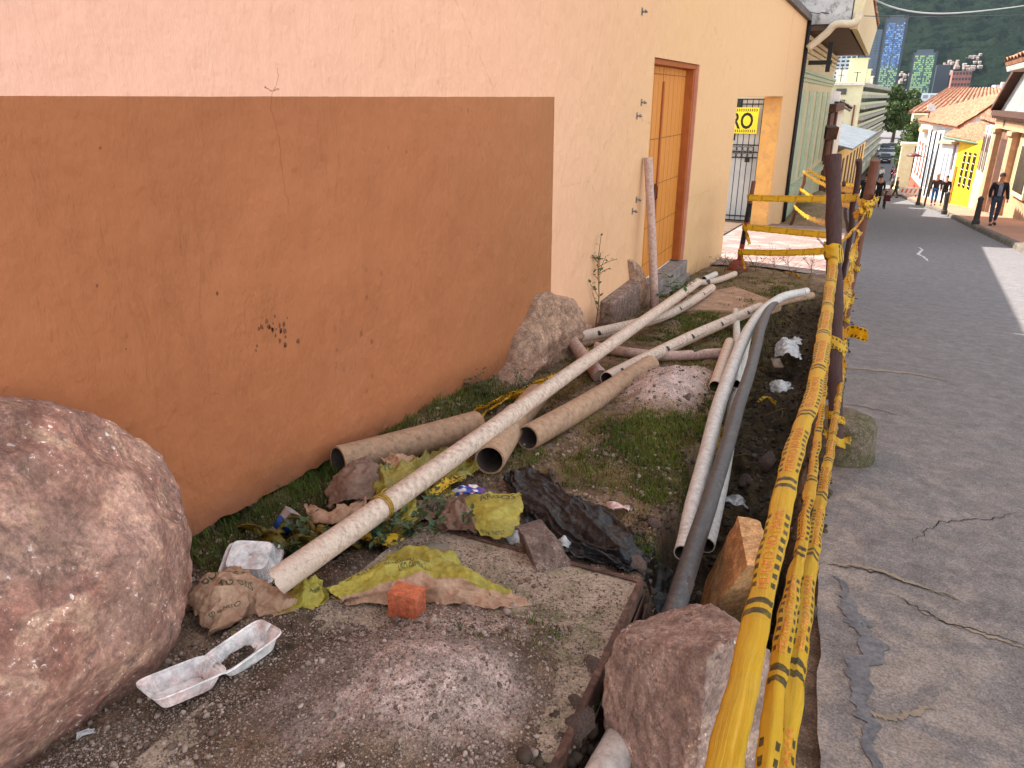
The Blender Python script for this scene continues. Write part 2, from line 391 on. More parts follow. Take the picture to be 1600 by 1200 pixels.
scatter('trench_rubble', 6000, (-1.0, .05), (1.2, 11), .005, .032, [gd1, g3, gd1], 'dark rubble and clods on the trench bed', 'rubble', lambda x, y: 1.*(x > xl_bank(y)-.1), 5, 1)
gb1 = M('brown pebbles', R(134, 112, 94), R(106, 86, 70), 60, .9, .4, 200, .004)
scatter('verge_pebbles', 9000, (-2.35, -.6), (3., 12), .003, .015, [gb1, g1, g3], 'pebbles strewn over the mossy middle verge', 'pebbles', None, 6, 1)
# --- grass
def grass(name, N, dens, hmin, hmax, mat, lab, seed, yr=(1.5, 12), xr=(-2.45, -.4)):
    r_ = np.random.default_rng(seed); x = r_.uniform(*xr, N*6); y = yr[0]*(yr[1]/yr[0])**r_.uniform(0, 1, N*6)
    k = r_.uniform(0, 1, N*6) < dens(x, y); x, y = x[k][:N], y[k][:N]; n = len(x)
    h = r_.uniform(hmin, hmax, n); an = r_.uniform(0, 6.28, n); ln = r_.uniform(.2, 1.0, n)*h; wd = r_.uniform(.0011, .0024, n)*(1+y*.12)
    z = gz(x, y)-.004; d = np.stack([np.cos(an), np.sin(an)], -1); s_ = np.stack([-np.sin(an), np.cos(an)], -1)*wd[:, None]
    B = np.stack([x, y], -1)
    p = lambda q, zz: np.concatenate([q, zz[:, None]], -1)
    W = np.stack([p(B-s_, z), p(B+s_, z), p(B+d*ln[:, None]*.35+s_*.7, z+h*.6), p(B+d*ln[:, None]*.35-s_*.7, z+h*.6), p(B+d*ln[:, None], z+h)], 1).reshape(-1, 3)
    o = np.arange(n)*5
    F = np.concatenate([np.stack([o, o+1, o+2], 1), np.stack([o, o+2, o+3], 1), np.stack([o+3, o+2, o+4], 1)])
    return tag(link(name, fast_mesh(name, W, F, mat)), lab, 'grass', kind='stuff')
mg1 = M('green grass', R(92, 104, 36), R(64, 82, 26), 3, .6, 0, spec=.2)
mg2 = M('yellowed grass', R(128, 118, 56), R(104, 88, 44), 3, .7, 0, spec=.2)
fb = lambda x, y, s, sd: fbm(np.stack([x, y], -1), s, 3, sd)
d1 = lambda x, y: np.clip(-1.6*mound(x, y, -1.13, 4.95, .30, .60, 1)+mound(x, y, -.92, 3.95, .36, .75, 1.7)+mound(x, y, -1.35, 7.6, .4, 1.0, 1.0)+mound(x, y, -.82, 4.9, .12, .6, .8)+.35*(x < -2.1)*(y < 6)+.3*(y > 9)*(x > -1.2)-.25+.7*fb(x, y, 4, 5), 0, 1)*(x < xl_bank(y)+.05)
grass('green_grass', 42000, d1, .012, .045, mg1, 'short green grass patch growing on the verge', 11)
grass('dry_grass', 30000, lambda x, y: np.clip(d1(x, y)*.7+.12+.4*fb(x, y, 5, 8)-1.2*mound(x, y, -1.13, 4.95, .30, .60, 1), 0, 1)*(x < xl_bank(y)+.03)*(y > 2.9), .01, .035, mg2, 'thin yellowed grass among the verge pebbles', 12)
grass('wall_grass', 4200, lambda x, y: (x < -1.95-.1*fb(x, y, 3, 4))*(y < 4.6)*1., .02, .075, mg1, 'longer weeds along the foot of the wall', 13, (1.7, 5), (-2.42, -1.75))
# ================================================================== THE STUCCO HOUSE
WX = -2.37
def stucco_mat():
    n = NT('painted stucco'); P = n.tc.outputs['Object']; xyz = n.n('ShaderNodeSeparateXYZ'); n.l(P, xyz.inputs[0]); X_, Y0_, Z_ = xyz.outputs; Y_ = n.math('ADD', Y0_, 6.)
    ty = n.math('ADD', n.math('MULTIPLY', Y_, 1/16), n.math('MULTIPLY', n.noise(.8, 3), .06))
    base = n.ramp(ty, [(.10, R(248, 190, 164)), (.30, R(240, 184, 150)), (.46, R(224, 176, 136)), (.66, R(222, 180, 130)), (1., R(218, 180, 132))])  # salmon-to-cream drift along the wall is reflected light painted into the colour
    vs = n.mapp((1, 9, .7))
    stk = n.ramp(n.noise(3.2, 8, .62, vs), [(.3, 0), (.7, 1)])
    base = n.mix(n.math('MULTIPLY', stk, .2), base, n.mix(.5, base, R(196, 138, 104)))
    base = n.mix(n.math('MULTIPLY', n.ramp(n.noise(9, 8, .7, n.mapp((1, 3, .8))), [(.5, 0), (.75, 1)]), .25), base, R(250, 205, 178))
    # brown painted rectangle with a slightly uneven upper edge
    bz = n.math('ADD', Z_, n.math('MULTIPLY', n.noise(3.4, 5), .006)); by = n.math('ADD', Y_, n.math('MULTIPLY', n.noise(5, 4), .02))
    inb = n.math('MULTIPLY', n.math('LESS_THAN', bz, 1.606), n.math('LESS_THAN', by, 5.775))
    br = n.ramp(n.noise(.55, 3, .5, n.mapp((1, 1, 1.4))), [(.3, R(180, 112, 71)), (.7, R(165, 100, 61))])
    bl = n.ramp(Y_, [(.0, 0), (1., 1)])
    br = n.mix(n.math('MULTIPLY', n.ramp(n.noise(3.4, 9, .72, n.mapp((1, 3, .9), (.25, 0, 0))), [(.4, 0), (.7, 1)]), .22), br, R(190, 118, 76))
    # worn paler patch near the right foot and pink bloom lower left
    pal = n.ramp(n.noise(1.1, 6, .6, n.mapp((1, 1, 1.2), (0, 0, 0))), [(.54, 0), (.72, 1)])
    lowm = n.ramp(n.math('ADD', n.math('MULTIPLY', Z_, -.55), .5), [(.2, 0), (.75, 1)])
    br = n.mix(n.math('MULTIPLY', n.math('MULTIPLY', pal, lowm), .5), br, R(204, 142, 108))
    dark = n.ramp(n.noise(.9, 9, .68, n.mapp((1, 1, .6)), .4), [(.52, 0), (.75, 1)])
    br = n.mix(n.math('MULTIPLY', dark, .28), br, R(132, 78, 50))
    col = n.mix(inb, base, br)
    rt = n.ramp(n.math('MULTIPLY', Y_, .1), [(.36, 0), (.575, 1)])
    col = n.mix(n.math('MULTIPLY', n.math('MULTIPLY', rt, inb), n.math('ADD', .25, n.math('MULTIPLY', stk, .35))), col, R(150, 104, 62))  # brown paint follows the same painted-in light drift towards the right
    # soiling along the foot of the wall
    gl = n.math('ADD', n.math('MULTIPLY', Y_, SL), Z_)
    soil = n.ramp(n.math('ADD', gl, n.math('MULTIPLY', n.noise(4, 6, .6), .35)), [(.16, 1), (.34, 0)])
    col = n.mix(n.math('MULTIPLY', soil, .45), col, R(150, 104, 84))
    # splashes: clusters of dark drops on the brown paint
    d2 = n.vor(14, 'F1', n.mapp((1, 1.0, .8))); clus = n.ramp(n.noise(1.15, 3, .5), [(.6, 0), (.68, 1)])
    spl = n.math('MULTIPLY', n.math('LESS_THAN', n.math('ADD', d2, n.math('MULTIPLY', n.noise(60, 2), .2)), .30), clus)
    col = n.mix(n.math('MULTIPLY', n.math('MULTIPLY', spl, inb), .4), col, R(84, 50, 36))
    hair = n.ramp(n.math('ADD', n.vor(.42, 'DISTANCE_TO_EDGE'), n.math('MULTIPLY', n.noise(7, 6), .035)), [(.0175, 1), (.0195, 0)])
    col = n.mix(n.math('MULTIPLY', hair, .14), col, R(110, 66, 50))
    rm = n.ramp(n.noise(.8, 4, .6), [(.42, .12), (.62, 1)])
    b = n.bump(n.noise(26, 8, .72, n.mapp((1, 2.0, .6), (.12, 0, 0))), .6, .010)
    b = n.bump(n.math('MULTIPLY', rm, n.ramp(n.noise(4.2, 7, .6, n.mapp((1, 1.6, .5), (.3, 0, 0)), 1.4), [(.55, 0), (.60, 1), (.66, .3)])), .38, .008, b)
    b = n.bump(n.math('MULTIPLY', rm, n.ramp(n.noise(1.7, 9, .7, n.mapp((1, 1.2, .8)), 1.0), [(.48, 0), (.52, 1)])), .22, .006, b)
    b = n.bump(n.noise(3.0, 4, .55), .8, .05, b); b = n.bump(n.noise(170, 3, .6), .25, .002, b)
    b = n.bump(n.ramp(n.noise(11, 3, .5, n.mapp((1, 3.5, .5), (.4, 0, 0)), 1.5), [(.62, 0), (.7, 1)]), .22, .004, b)
    return n.out(col, .72, b, .3)
MST = stucco_mat()
MREV = M('ochre reveal plaster', R(222, 168, 96), R(212, 156, 88), 3, .8, .4, 40, .006, c3=R(196, 146, 92))
MSTONE = M('foundation rubble', R(116, 96, 84), R(84, 70, 62), 9, .95, 1., 25, .03, c3=R(142, 112, 90))
MCOP = M('dark coping slate', R(84, 80, 80), R(108, 100, 94), 5, .9, .5, 30)
MDIRTC = M('grey cement', R(148, 138, 132), R(120, 110, 104), 6, .9, .6, 60, .006, spk=R(84, 76, 70))
house = thing('stucco_house', 'long salmon and ochre stucco house with a brown painted rectangle and wooden door', 'building', (WX, 6, 0))
def skin(y0, y1, zb, zt, mb, th=.03, step=.02, rag=.02):
    ysk = np.arange(y0, y1+1e-6, step)
    zbk = np.array([zb(v)+(rag*(fbm(np.array([[v, 0]]), 5, 4, 3)[0]+.5*abs(vn(np.array([[v, 1.]]), 22, 4)[0])) if rag else 0) for v in ysk])
    G_ = [[(WX, v, b_) for v, b_ in zip(ysk, zbk)], [(WX, v, b_+.35*0+(.25 if rag else 0)) for v, b_ in zip(ysk, zbk)], [(WX, v, zt) for v in ysk]]
    mb.grid(G_, flip=True)
    mb.grid([[(WX-th-.03*0, v, b_-.0) for v, b_ in zip(ysk, zbk)], [(WX, v, b_) for v, b_ in zip(ysk, zbk)]], flip=True)
base_z = lambda y: -.0944*y+.055
DY0, DY1, DZT, DZB = 8.62, 10.93, 2.01, -.66
mb = MB()
skin(-5, DY0, base_z, 6.4, mb); skin(DY1, 14.2, base_z, 3.6, mb, rag=.012)
mb.grid([[(WX, DY0, DZT), (WX, 10.6, DZT)], [(WX, DY0, 6.4), (WX, 10.6, 6.4)]], flip=True)
mb.grid([[(WX, 10.6, DZT), (WX, DY1, DZT)], [(WX, 10.6, 3.6), (WX, DY1, 3.6)]], flip=True)
mb.bb((WX-.6, 14.2, 1.62), (WX, 20.8, 3.6)); mb.bb((WX-.43, 20.83, -2.6), (WX, 24.45, 3.6))
mb.bb((WX-.6, 14.16, -1.6), (WX-.004, 14.2, 3.6))
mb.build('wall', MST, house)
mb = MB()   # body behind the skin: closes the volume, carries the roof
mb.bb((-3.1, -5, .3), (WX-.32, DY0-.3, 6.4)); mb.bb((-3.1, DY1+.3, -2), (WX-.04, 14.15, 3.6)); mb.bb((-3.1, DY0-.3, 2.3), (WX-.32, 10.6, 6.4))
mb.bb((-3.1, -5, 6.0), (WX, -4.98, 6.4)); mb.bb((-9, 10.56, 3.6), (-2.4, 10.6, 6.4)); mb.bb((WX-.33, 10.595, 3.61), (WX-.001, 10.6, 6.4))
mb.build('core', MREV, house)
mb = MB()
ysk = np.arange(-5, 14.2, .035); zs_ = np.linspace(0, 1, 12)
Gd = [[(WX-.035+.045*float(noise.noise((v*7, t*3, 1)))-.02*(1-t), v, base_z(v)-.45+.62*t) for v in ysk if not (DY0 < v < DY1)] for t in zs_]
mb.grid(Gd, flip=True); mb.build('foundation', MSTONE, house, smooth=True)
mb = MB(); mb.bb((WX-.02, 20.79, -1.7), (WX-.44, 20.825, 1.6)); mb.build('reveal', MREV, house)
mb = MB(); mb.bb((-3.2, 10.62, 3.601), (WX+.10, 24.5, 3.77)); mb.bb((-3.2, -5, 6.401), (WX+.15, 10.65, 6.55)); mb.build('coping', MCOP, house)
# door
MWOOD = None
def wood(name, c1, c2, sc=1., st=(1, 14, 1), rough=.5, bump=.25):
    n = NT(name); v = n.mapp(st)
    g_ = n.noise(3*sc, 8, .65, v, .7); c = n.mix(n.ramp(g_, [(.3, 0), (.7, 1)]), c1, c2)
    c = n.mix(n.math('MULTIPLY', n.ramp(n.noise(11*sc, 6, .7, v, .4), [(.5, 0), (.8, 1)]), .4), c, tuple(q*.6 for q in c2[:3])+(1,))
    return n.out(c, rough, n.bump(g_, bump, .004), .35)
MDOOR = wood('honey door boards', R(214, 142, 62), R(196, 122, 46), 1, (1, 10, .8)); MFRAME = wood('red brown door frame', R(176, 96, 40), R(150, 76, 30), 1, (1, 8, .8))
MIRON = M('dark iron', R(48, 44, 44), R(66, 56, 50), 30, .5, .3, 80, .002, metal=.4); MBLACK = M('black paint', R(26, 25, 27), R(38, 36, 36), 20, .5, .2, 60, .002)
MBRASS = M('aged brass', R(150, 120, 70), R(110, 88, 50), 30, .35, .1, 80, .001, metal=.8)
xl_ = WX-.15
mb = MB()
mb.bb((WX-.22, DY0, DZT-.06), (WX-.03, DY1, DZT-.002)); mb.bb((WX-.22, DY1-.13, DZB+.02), (WX-.045, DY1-.03, DZT-.06)); mb.bb((WX-.22, DY0+.004, DZB+.02), (WX-.045, DY0+.09, DZT-.06))
dfr = mb.build('door_frame', MFRAME, house, bevel=.004)
mb = MB(); mb.bb((WX-.32, DY1-.03, DZB-.5), (WX-.001, DY1+.0, DZT)); mb.bb((WX-.32, DY0-.02, DZT+.001), (WX-.002, DY1-.001, DZT+.03)); mb.build('door_jamb', M('salmon jamb', R(212, 150, 124), R(196, 134, 110), 4, .8, .3, 40), house)
ymid = 9.62
for y0, y1 in ((DY0+.09, ymid-.012), (ymid+.012, DY1-.13)):
    mb = MB(); k = max(1, round((y1-y0)/.105)); wdt = (y1-y0)/k
    for i in range(k): mb.bb((xl_-.04, y0+i*wdt+.0025, DZB+.03), (xl_+.002*(i % 2), y0+(i+1)*wdt-.0025, DZT-.07))
    mb.bb((xl_-.05, y0, DZB+.03), (xl_-.012, y1, DZT-.07))
    for zr in (1.86, 1.12, .56, .05, -.42):
        for i in range(k):
            for q in (.25, .75):
                c = (xl_+.004, y0+(i+q)*wdt, zr+.02*random.random()*0)
                mb.add([(c[0], c[1]-.006, c[2]-.006), (c[0], c[1]+.006, c[2]-.006), (c[0], c[1]+.006, c[2]+.006), (c[0], c[1]-.006, c[2]+.006), (c[0]+.006, c[1], c[2])], [(0, 1, 4), (1, 2, 4), (2, 3, 4), (3, 0, 4), (0, 3, 2, 1)], 1)
    lf = mb.build('door_leaf', [MDOOR, MIRON], house)
    if y0 < 9: lock = lf
mb = MB(); mb.tube([(xl_+.02, ymid-.075, .55), (xl_+.04, ymid-.075, .53), (xl_+.04, ymid-.075, .39), (xl_+.02, ymid-.075, .37)], .007, 8)
mb.bb((xl_+.004, ymid-.09, .35), (xl_+.010, ymid-.06, .57)); mb.build('handle', MIRON, lock)
mb = MB(); mb.bb((xl_-.002, ymid-.022, DZB+.05), (xl_+.022, ymid+.022, 1.78)); mb.build('cover_strip', MFRAME, house, bevel=.004)
mb = MB(); mb.bb((WX-.3, DY0-.03, DZB-.6), (WX+.05, DY1+.06, DZB)); mb.bb((WX+.0501, DY0+.1, DZB-.6), (WX+.14, DY1-.1, DZB-.16)); mb.build('threshold', MDIRTC, house, bevel=.012)
# downpipe at the end of the wall
mb = MB(); mb.tube([(WX+.06, 24.32, 3.6), (WX+.06, 24.32, 1.2), (WX+.06, 24.30, -.6), (WX+.07, 24.32, -2.25)], .055, 12)
dp = mb.build('downpipe', MBLACK, smooth=True); tag(dp, 'black downpipe running down the end of the ochre wall', 'downpipe')
# wall anchors
MGALV = M('galvanised steel', R(150, 156, 160), R(110, 116, 122), 40, .35, .2, 90, .001, metal=.7)
for i, (px, py) in enumerate(((1003, 18), (1002, 160), (995, 181), (994, 312), (988, 330))):
    p = onx(px, py, WX); mb = MB(); mb.bb((WX-.001, p[1]-.02, p[2]-.035), (WX+.006, p[1]+.02, p[2]+.035))
    mb.tube([(WX+.006, p[1], p[2]), (WX+.06, p[1], p[2]-.005)], .008, 8); mb.tube([(WX+.03, p[1], p[2]), (WX+.045, p[1], p[2])], .018, 6)
    o = mb.build('wall_anchor', MGALV)
    tag(o, ['small galvanised anchor bolt near the top of the wall left of the door', 'upper anchor bolt of the upper pair beside the door', 'lower anchor bolt of the upper pair beside the door', 'upper anchor bolt of the lower pair beside the door', 'lowest anchor bolt on the wall left of the door'][i], 'anchor bolt', 'anchor bolts on the wall')
# barred gate swung open behind the opening, with a sign
GYY = 21.3
gate = thing('barred_gate', 'black barred iron gate backed by white sheet in the opening of the ochre wall', 'gate', (-4.2, GYY, -1.62))
g0, g1x = -5.1, -2.82
zb_, zt_ = -1.60, 1.58
mb = MB()
for a_ in (g0, g1x-.07): mb.bb((a_, GYY-.035, zb_-.05), (a_+.07, GYY+.035, zt_))
for zz in (zb_+.02, zb_+.14, .08, .22, .40, zt_-.16, zt_-.04): mb.bb((g0+.07, GYY-.014, zz), (g1x-.07, GYY+.014, zz+.028))
mb.build('frame', MBLACK, gate)
mb = MB(); k = 15
for i in range(1, k): 
    xx = g0+.04+(g1x-g0-.08)*i/k
    mb.tube([(xx, GYY-.02, zb_+.05), (xx, GYY-.02, zt_-.04)], .011, 6)
    for zc in (.151, .316):
        c_ = [(xx-.07+.06*cos(t), GYY-.022, zc+.06*sin(t)) for t in np.linspace(0, 2*pi, 13)]; mb.tube(c_, .007, 5, cap=False)
mb.build('bars', MBLACK, gate)
MWS = M('white sheet steel', R(206, 206, 204), R(190, 192, 192), 2, .5, .1, 20)
mb = MB(); mb.bb((g0, GYY+.04, zb_), (g1x-.02, GYY+.06, zt_)); mb.build('sheet', MWS, gate)
mb = MB(); mb.bb((-4.6, GYY+.03, .52), (-3.52, GYY+.039, 1.22)); mb.bb((-4.6, GYY+.03, 1.30), (-3.42, GYY+.039, zt_-.02)); mb.build('window', M('dark pane', R(30, 32, 36), None, rough=.15, bump=0), gate)
mb = MB(); mb.bb((-3.32, GYY+.03, .80), (-3.17, GYY+.0385, .88)); mb.build('notice', M('red notice', R(176, 60, 60), R(220, 200, 200), 30, .5, 0), gate)
mb = MB(); mb.bb((-3.2, GYY-.06, -.02), (-3.08, GYY-.03, .1)); mb.build('lock', MBLACK, gate)
def text_mesh(txt, size=1., bold=.0, align='LEFT'):
    cu = bpy.data.curves.new('letters', 'FONT'); cu.body = txt; cu.size = size; cu.offset = bold; cu.align_x = align; cu.resolution_u = 3
    ob = bpy.data.objects.new('letters', cu); me = ob.to_mesh(); V = np.array([v.co[:] for v in me.vertices]).reshape(-1, 3); F = [tuple(p.vertices) for p in me.polygons]
    import bmesh
    bm = bmesh.new(); bm.from_mesh(me); bmesh.ops.triangulate(bm, faces=bm.faces[:]); bmesh.ops.subdivide_edges(bm, edges=[e for e in bm.edges if e.calc_length() > .22*size], cuts=2); bmesh.ops.triangulate(bm, faces=bm.faces[:])
    bm.verts.index_update(); V = np.array([v.co[:] for v in bm.verts]).reshape(-1, 3); F = [tuple(v.index for v in f.verts) for f in bm.faces]; bm.free()
    ob.to_mesh_clear(); bpy.data.objects.remove(ob); bpy.data.curves.remove(cu); return V, F
sx0, sx1, sz0, sz1 = -4.35, -3.245, .66+.36, 1.36
p = ony(1182, 209, GYY-.06); q = ony(1183, 168, GYY-.06); sx1 = p[0]; sz0, sz1 = p[2], q[2]; sx0 = sx1-.82
MYEL = M('sign yellow', R(240, 226, 60), R(232, 214, 52), 3, .4, 0)
sign = thing('parking_sign', 'yellow sign with black letters and chevron borders hung on the barred gate', 'sign', (sx0, GYY-.06, sz0))
mb = MB(); mb.bb((sx0, GYY-.075, sz0), (sx1, GYY-.06, sz1)); mb.build('panel', MYEL, sign)
mb = MB(); V_, F_ = text_mesh('RO', 1., .02); wdt = V_[:, 0].max()-V_[:, 0].min(); s_ = (sz1-sz0)*.62/.72
mb.add([((v[0]-V_[:, 0].max())*s_*.74+sx1-.12, GYY-.078, v[1]*s_+sz0+(sz1-sz0)*.2) for v in V_], F_)
for zz in (sz0+.03, sz1-.10):
    for i in range(14):
        a_ = sx0+.03+i*.055
        if a_+.05 < sx1: mb.add([(a_, GYY-.078, zz), (a_+.022, GYY-.078, zz), (a_+.044, GYY-.078, zz+.035), (a_+.022, GYY-.078, zz+.07), (a_, GYY-.078, zz+.07), (a_+.022, GYY-.078, zz+.035)], [(0, 1, 2, 5), (5, 2, 3, 4)])
mb.build('lettering', MBLACK, sign)
# ================================================================== forecourt paving in front of the opening
def brickpave(name, c1, c2, cm, bw=.2, bh=.1, mort=.008, dirt=None, rot=0):
    n = NT(name); v = n.mapp((1, 1, 1), (0, 0, rot)); b = n.n('ShaderNodeTexBrick'); n.l(v, b.inputs['Vector'])
    b.inputs['Color1'].default_value = c1; b.inputs['Color2'].default_value = c2; b.inputs['Mortar'].default_value = cm
    b.inputs['Scale'].default_value = 1; b.inputs['Mortar Size'].default_value = mort; b.inputs['Brick Width'].default_value = bw; b.inputs['Row Height'].default_value = bh
    c = b.outputs['Color']
    c = n.mix(n.math('MULTIPLY', n.ramp(n.noise(1.6, 6, .65, None, .6), [(.5, 0), (.62, 1)]), .8), c, dirt or cm)
    c = n.mix(n.math('MULTIPLY', n.noise(40, 4), .3), c, cm)
    return n.out(c, .85, n.bump(b.outputs['Fac'], -.4, .005), .25)
MPAVE = brickpave('pink brick paving', R(140, 104, 97), R(122, 88, 82), R(140, 126, 120), dirt=R(160, 152, 146))
def zfc(x, y): return np.interp(y, [12.9, 14.2, 20.8, 24], [-1.17, -1.27, -1.62, -1.95])
ysf = np.linspace(13.1, 22, 30)
P = [[(x, y+(.12*math.sin(x*3)+.1 if y < 13.2 else 0), float(zfc(x, y))+.04-.02*max(0, (x+.8))) for x in np.linspace(-6.5, -.42, 20)] for y in ysf]
mb = MB(); mb.grid(P); o = mb.build('forecourt_paving', MPAVE, keep=True); o['kind'] = 'structure'
mb = MB(); mb.grid([[(x, y, float(zfc(x, y))+.04-.02*max(0, (x+.8))-d) for x in np.linspace(-6.5, -.42, 20)] for y, d in ((13.1+.0, .5), (13.1, .0))]);
# unpaved strip with spoil beyond, along the second house
def far_soil(x, y): return zroad(y)+.05+.95*np.exp(-((y-31)/5.5)**2)*np.exp(-((x+1.8)/.7)**2)+.05*fbm(np.stack([np.asarray(x, float), np.asarray(y, float)], -1), 2, 3, 3)
ysf = np.arange(21.5, 60, .3); 
Xf, Yf = np.meshgrid(np.linspace(0, 1, 14), ysf, indexing='ij'); XR = np.array([road_left(v)+.05 for v in ysf])[None]; XL = np.interp(ysf, [21.5, 40, 57, 60], [-2.5, -2.5, -2.4, -2.3])[None]
Xa = XL+(XR-XL)*Xf; Za = far_soil(Xa, Yf)
mb = MB(); mb.grid(np.stack([Xa, Yf, Za], -1)); mb.build('soil_strip', M('loose brown earth', R(140, 116, 84), R(112, 94, 70), 4, .95, .8, 20, .03, c3=R(156, 130, 92)), keep=True, smooth=True)['kind'] = 'structure'
# --- right pavement and kerb
MSW = brickpave('red brick pavement', R(176, 122, 96), R(158, 106, 84), R(170, 140, 120), .22, .11, .006, R(168, 132, 110))
MKERB = M('dark stone kerb', R(112, 102, 92), R(84, 78, 72), 3, .9, .8, 18, .02, c3=R(140, 128, 112))
yk = np.concatenate([np.arange(10, 60, .5), np.arange(60, 190, 4)])
P = [[(x, y, float(zroad(y))+.15) for x in np.linspace(kerb_x(y)+.16, max(Fx(y), -2)+1.0 if y < 110 else kerb_x(y)+3, 5)] for y in yk]
mb = MB(); mb.grid(P); mb.build('pavement', MSW, keep=True)['kind'] = 'structure'
P = []
for y in yk:
    a_ = kerb_x(y); zz = float(zroad(y)); j = .015*float(noise.noise((y*1.7, 3, 0)))
    P.append([(a_-.02+j, y, zz-.1), (a_+j, y, zz+.10), (a_+.03+j, y, zz+.148), (a_+.17, y, zz+.156)])
mb = MB(); mb.grid(P); mb.build('kerb', MKERB, keep=True)['kind'] = 'structure'
# cross street at the bottom of the slope
mb = MB(); mb.grid([[(x, y, float(zroad(y))+.005+.0*x) for x in (-14, 14)] for y in (84, 87, 90, 93)])
mb.build('cross_street', M('pale concrete crossing', R(190, 186, 178), R(170, 166, 160), 1, .9, .2, 20), keep=True)['kind'] = 'structure'
# ================================================================== BOULDERS AND ROCKS
def rockmesh(dims, seed, planes=10, amp=.06, fine=.012, sub=5, sharp=.0, lo=.72, hi=1.0, extra=None, sq=1.):
    V, F = ICO[sub]; V = V.copy(); r_ = np.random.default_rng(seed)
    if sq != 1.: 
        V = np.sign(V)*np.abs(V)**sq; V /= np.linalg.norm(V, axis=1)[:, None]; V *= (1/np.max(np.abs(V), 1)[:, None])**(.55)
    nrm = r_.normal(size=(planes, 3)); nrm /= np.linalg.norm(nrm, axis=1)[:, None]; dd = r_.uniform(lo, hi, planes)
    if extra:
        nrm = np.vstack([nrm]+[np.array(e[:3])/np.linalg.norm(e[:3]) for e in extra]); dd = np.concatenate([dd, [e[3] for e in extra]])
    for k in range(len(dd)):
        h = V@nrm[k]; ex = np.maximum(h-dd[k], 0); V = V-nrm[k]*ex[:, None]*(1-sharp*0)
    D = V/np.linalg.norm(V, axis=1)[:, None]
    V = V*(1+amp*fbm(V, 2.1, 4, seed)[:, None])
    V = V*np.array(dims)
    V = V+D*(fine*fbm(V, 16/max(dims), 4, seed+3)+fine*.35*ridged(V, 45/max(dims), 3, seed+5))[:, None]
    return V, F
def rock(name, c, dims, seed, mat, lab, cat='rock', rot=(0, 0, 0), group=None, smooth=True, bottom=None, **k):
    V, F = rockmesh(dims, seed, **k)
    Rm = np.array(Matrix.Rotation(rot[2], 3, 'Z') @ Matrix.Rotation(rot[1], 3, 'Y') @ Matrix.Rotation(rot[0], 3, 'X'))
    V = V@Rm.T
    o = link(name, fast_mesh(name, V, F, mat, smooth), [float(a) for a in c])
    return tag(o, lab, cat, group)
def rock_mat(name, c1, c2, c3, spk, sc=3, cr=R(90, 50, 44), bump=1., dk=R(62, 54, 52)):
    n = NT(name)
    a = n.mix(n.ramp(n.noise(sc, 8, .65, None, .6), [(.38, 0), (.62, 1)]), c1, c2)
    a = n.mix(n.ramp(n.noise(sc*1.7+1, 9, .72, None, 1.0), [(.52, 0), (.64, 1)]), a, c3)
    a = n.mix(n.math('MULTIPLY', n.ramp(n.noise(sc*3.3, 8, .75), [(.56, 0), (.66, 1)]), .8), a, dk)
    a = n.mix(n.math('MULTIPLY', n.ramp(n.noise(sc*26, 3, .6), [(.4, 0), (.7, 1)]), .4), a, cr)
    vn_ = n.ramp(n.math('ABSOLUTE', n.math('SUBTRACT', n.noise(sc*.9, 8, .66, n.mapp((1, 1.3, .8), (.5, .2, .4)), .6), .5)), [(0, 1), (.022, 0)]); a = n.mix(n.math('MULTIPLY', vn_, .45), a, dk)
    msk = n.ramp(n.noise(sc*1.2, 3, .5), [(.42, 0), (.55, 1)])
    a = n.mix(n.math('MULTIPLY', n.ramp(n.noise(sc*16, 5, .7, None, .5), [(.62, 0), (.64, 1)]), msk), a, spk)
    a = n.grain(a, sc*16, .74, 1.24, .40, .60, 9, .8); a = n.grain(a, sc*.8, .88, 1.22, .4, .6, 6, .6); a = n.grain(a, sc*3.2, .80, 1.18, .42, .58, 7, .7)
    b = n.bump(n.noise(sc*5, 9, .7), bump*.7, .02); b = n.bump(n.noise(sc*40, 4, .7), bump*.5, .004, b)
    return n.out(a, .85, b, .25)
MB_RED = rock_mat('red weathered sandstone', R(190, 150, 132), R(162, 114, 98), R(204, 164, 138), R(240, 228, 218), 3.2, R(138, 98, 84), dk=R(100, 84, 82))
MB_PINK = rock_mat('pinkish grey rock', R(190, 160, 146), R(160, 130, 118), R(206, 176, 154), R(224, 210, 196), 5, R(130, 102, 88), dk=R(96, 80, 72))
MB_WALL = rock_mat('pale rough rock', R(190, 154, 128), R(166, 128, 106), R(206, 172, 144), R(222, 204, 186), 5, R(140, 104, 84), bump=1.3, dk=R(120, 92, 78))
MB_OR = rock_mat('orange cut stone', R(206, 158, 108), R(190, 140, 94), R(216, 172, 122), R(226, 196, 150), 5, R(176, 124, 80), bump=.5, dk=R(170, 120, 76))
MB_GREY = rock_mat('grey purple rock', R(146, 122, 110), R(118, 98, 90), R(164, 140, 124), R(196, 184, 174), 8, R(100, 82, 74))
rock('boulder', (-2.28, .82, .17), (.545, .80, .60), 21, MB_RED, 'large rounded reddish boulder leaning against the brown wall at the left edge', 'boulder', rot=(.05, .0, -.08), planes=10, lo=.88, hi=.99, amp=.075, fine=.008, sub=6)
rock('boulder', (-.215, 1.66, -.06), (.255, .33, .385), 33, MB_PINK, 'angular pinkish boulder beside the trench under the yellow tapes', 'boulder', rot=(.2, -.15, .5), planes=9, lo=.66, hi=.92, amp=.035, fine=.007, sub=6, extra=[(-.75, -.35, .55, .50), (.45, -.80, .35, .46), (-.1, .5, .9, .74), (.2, -.4, -.6, .6)])
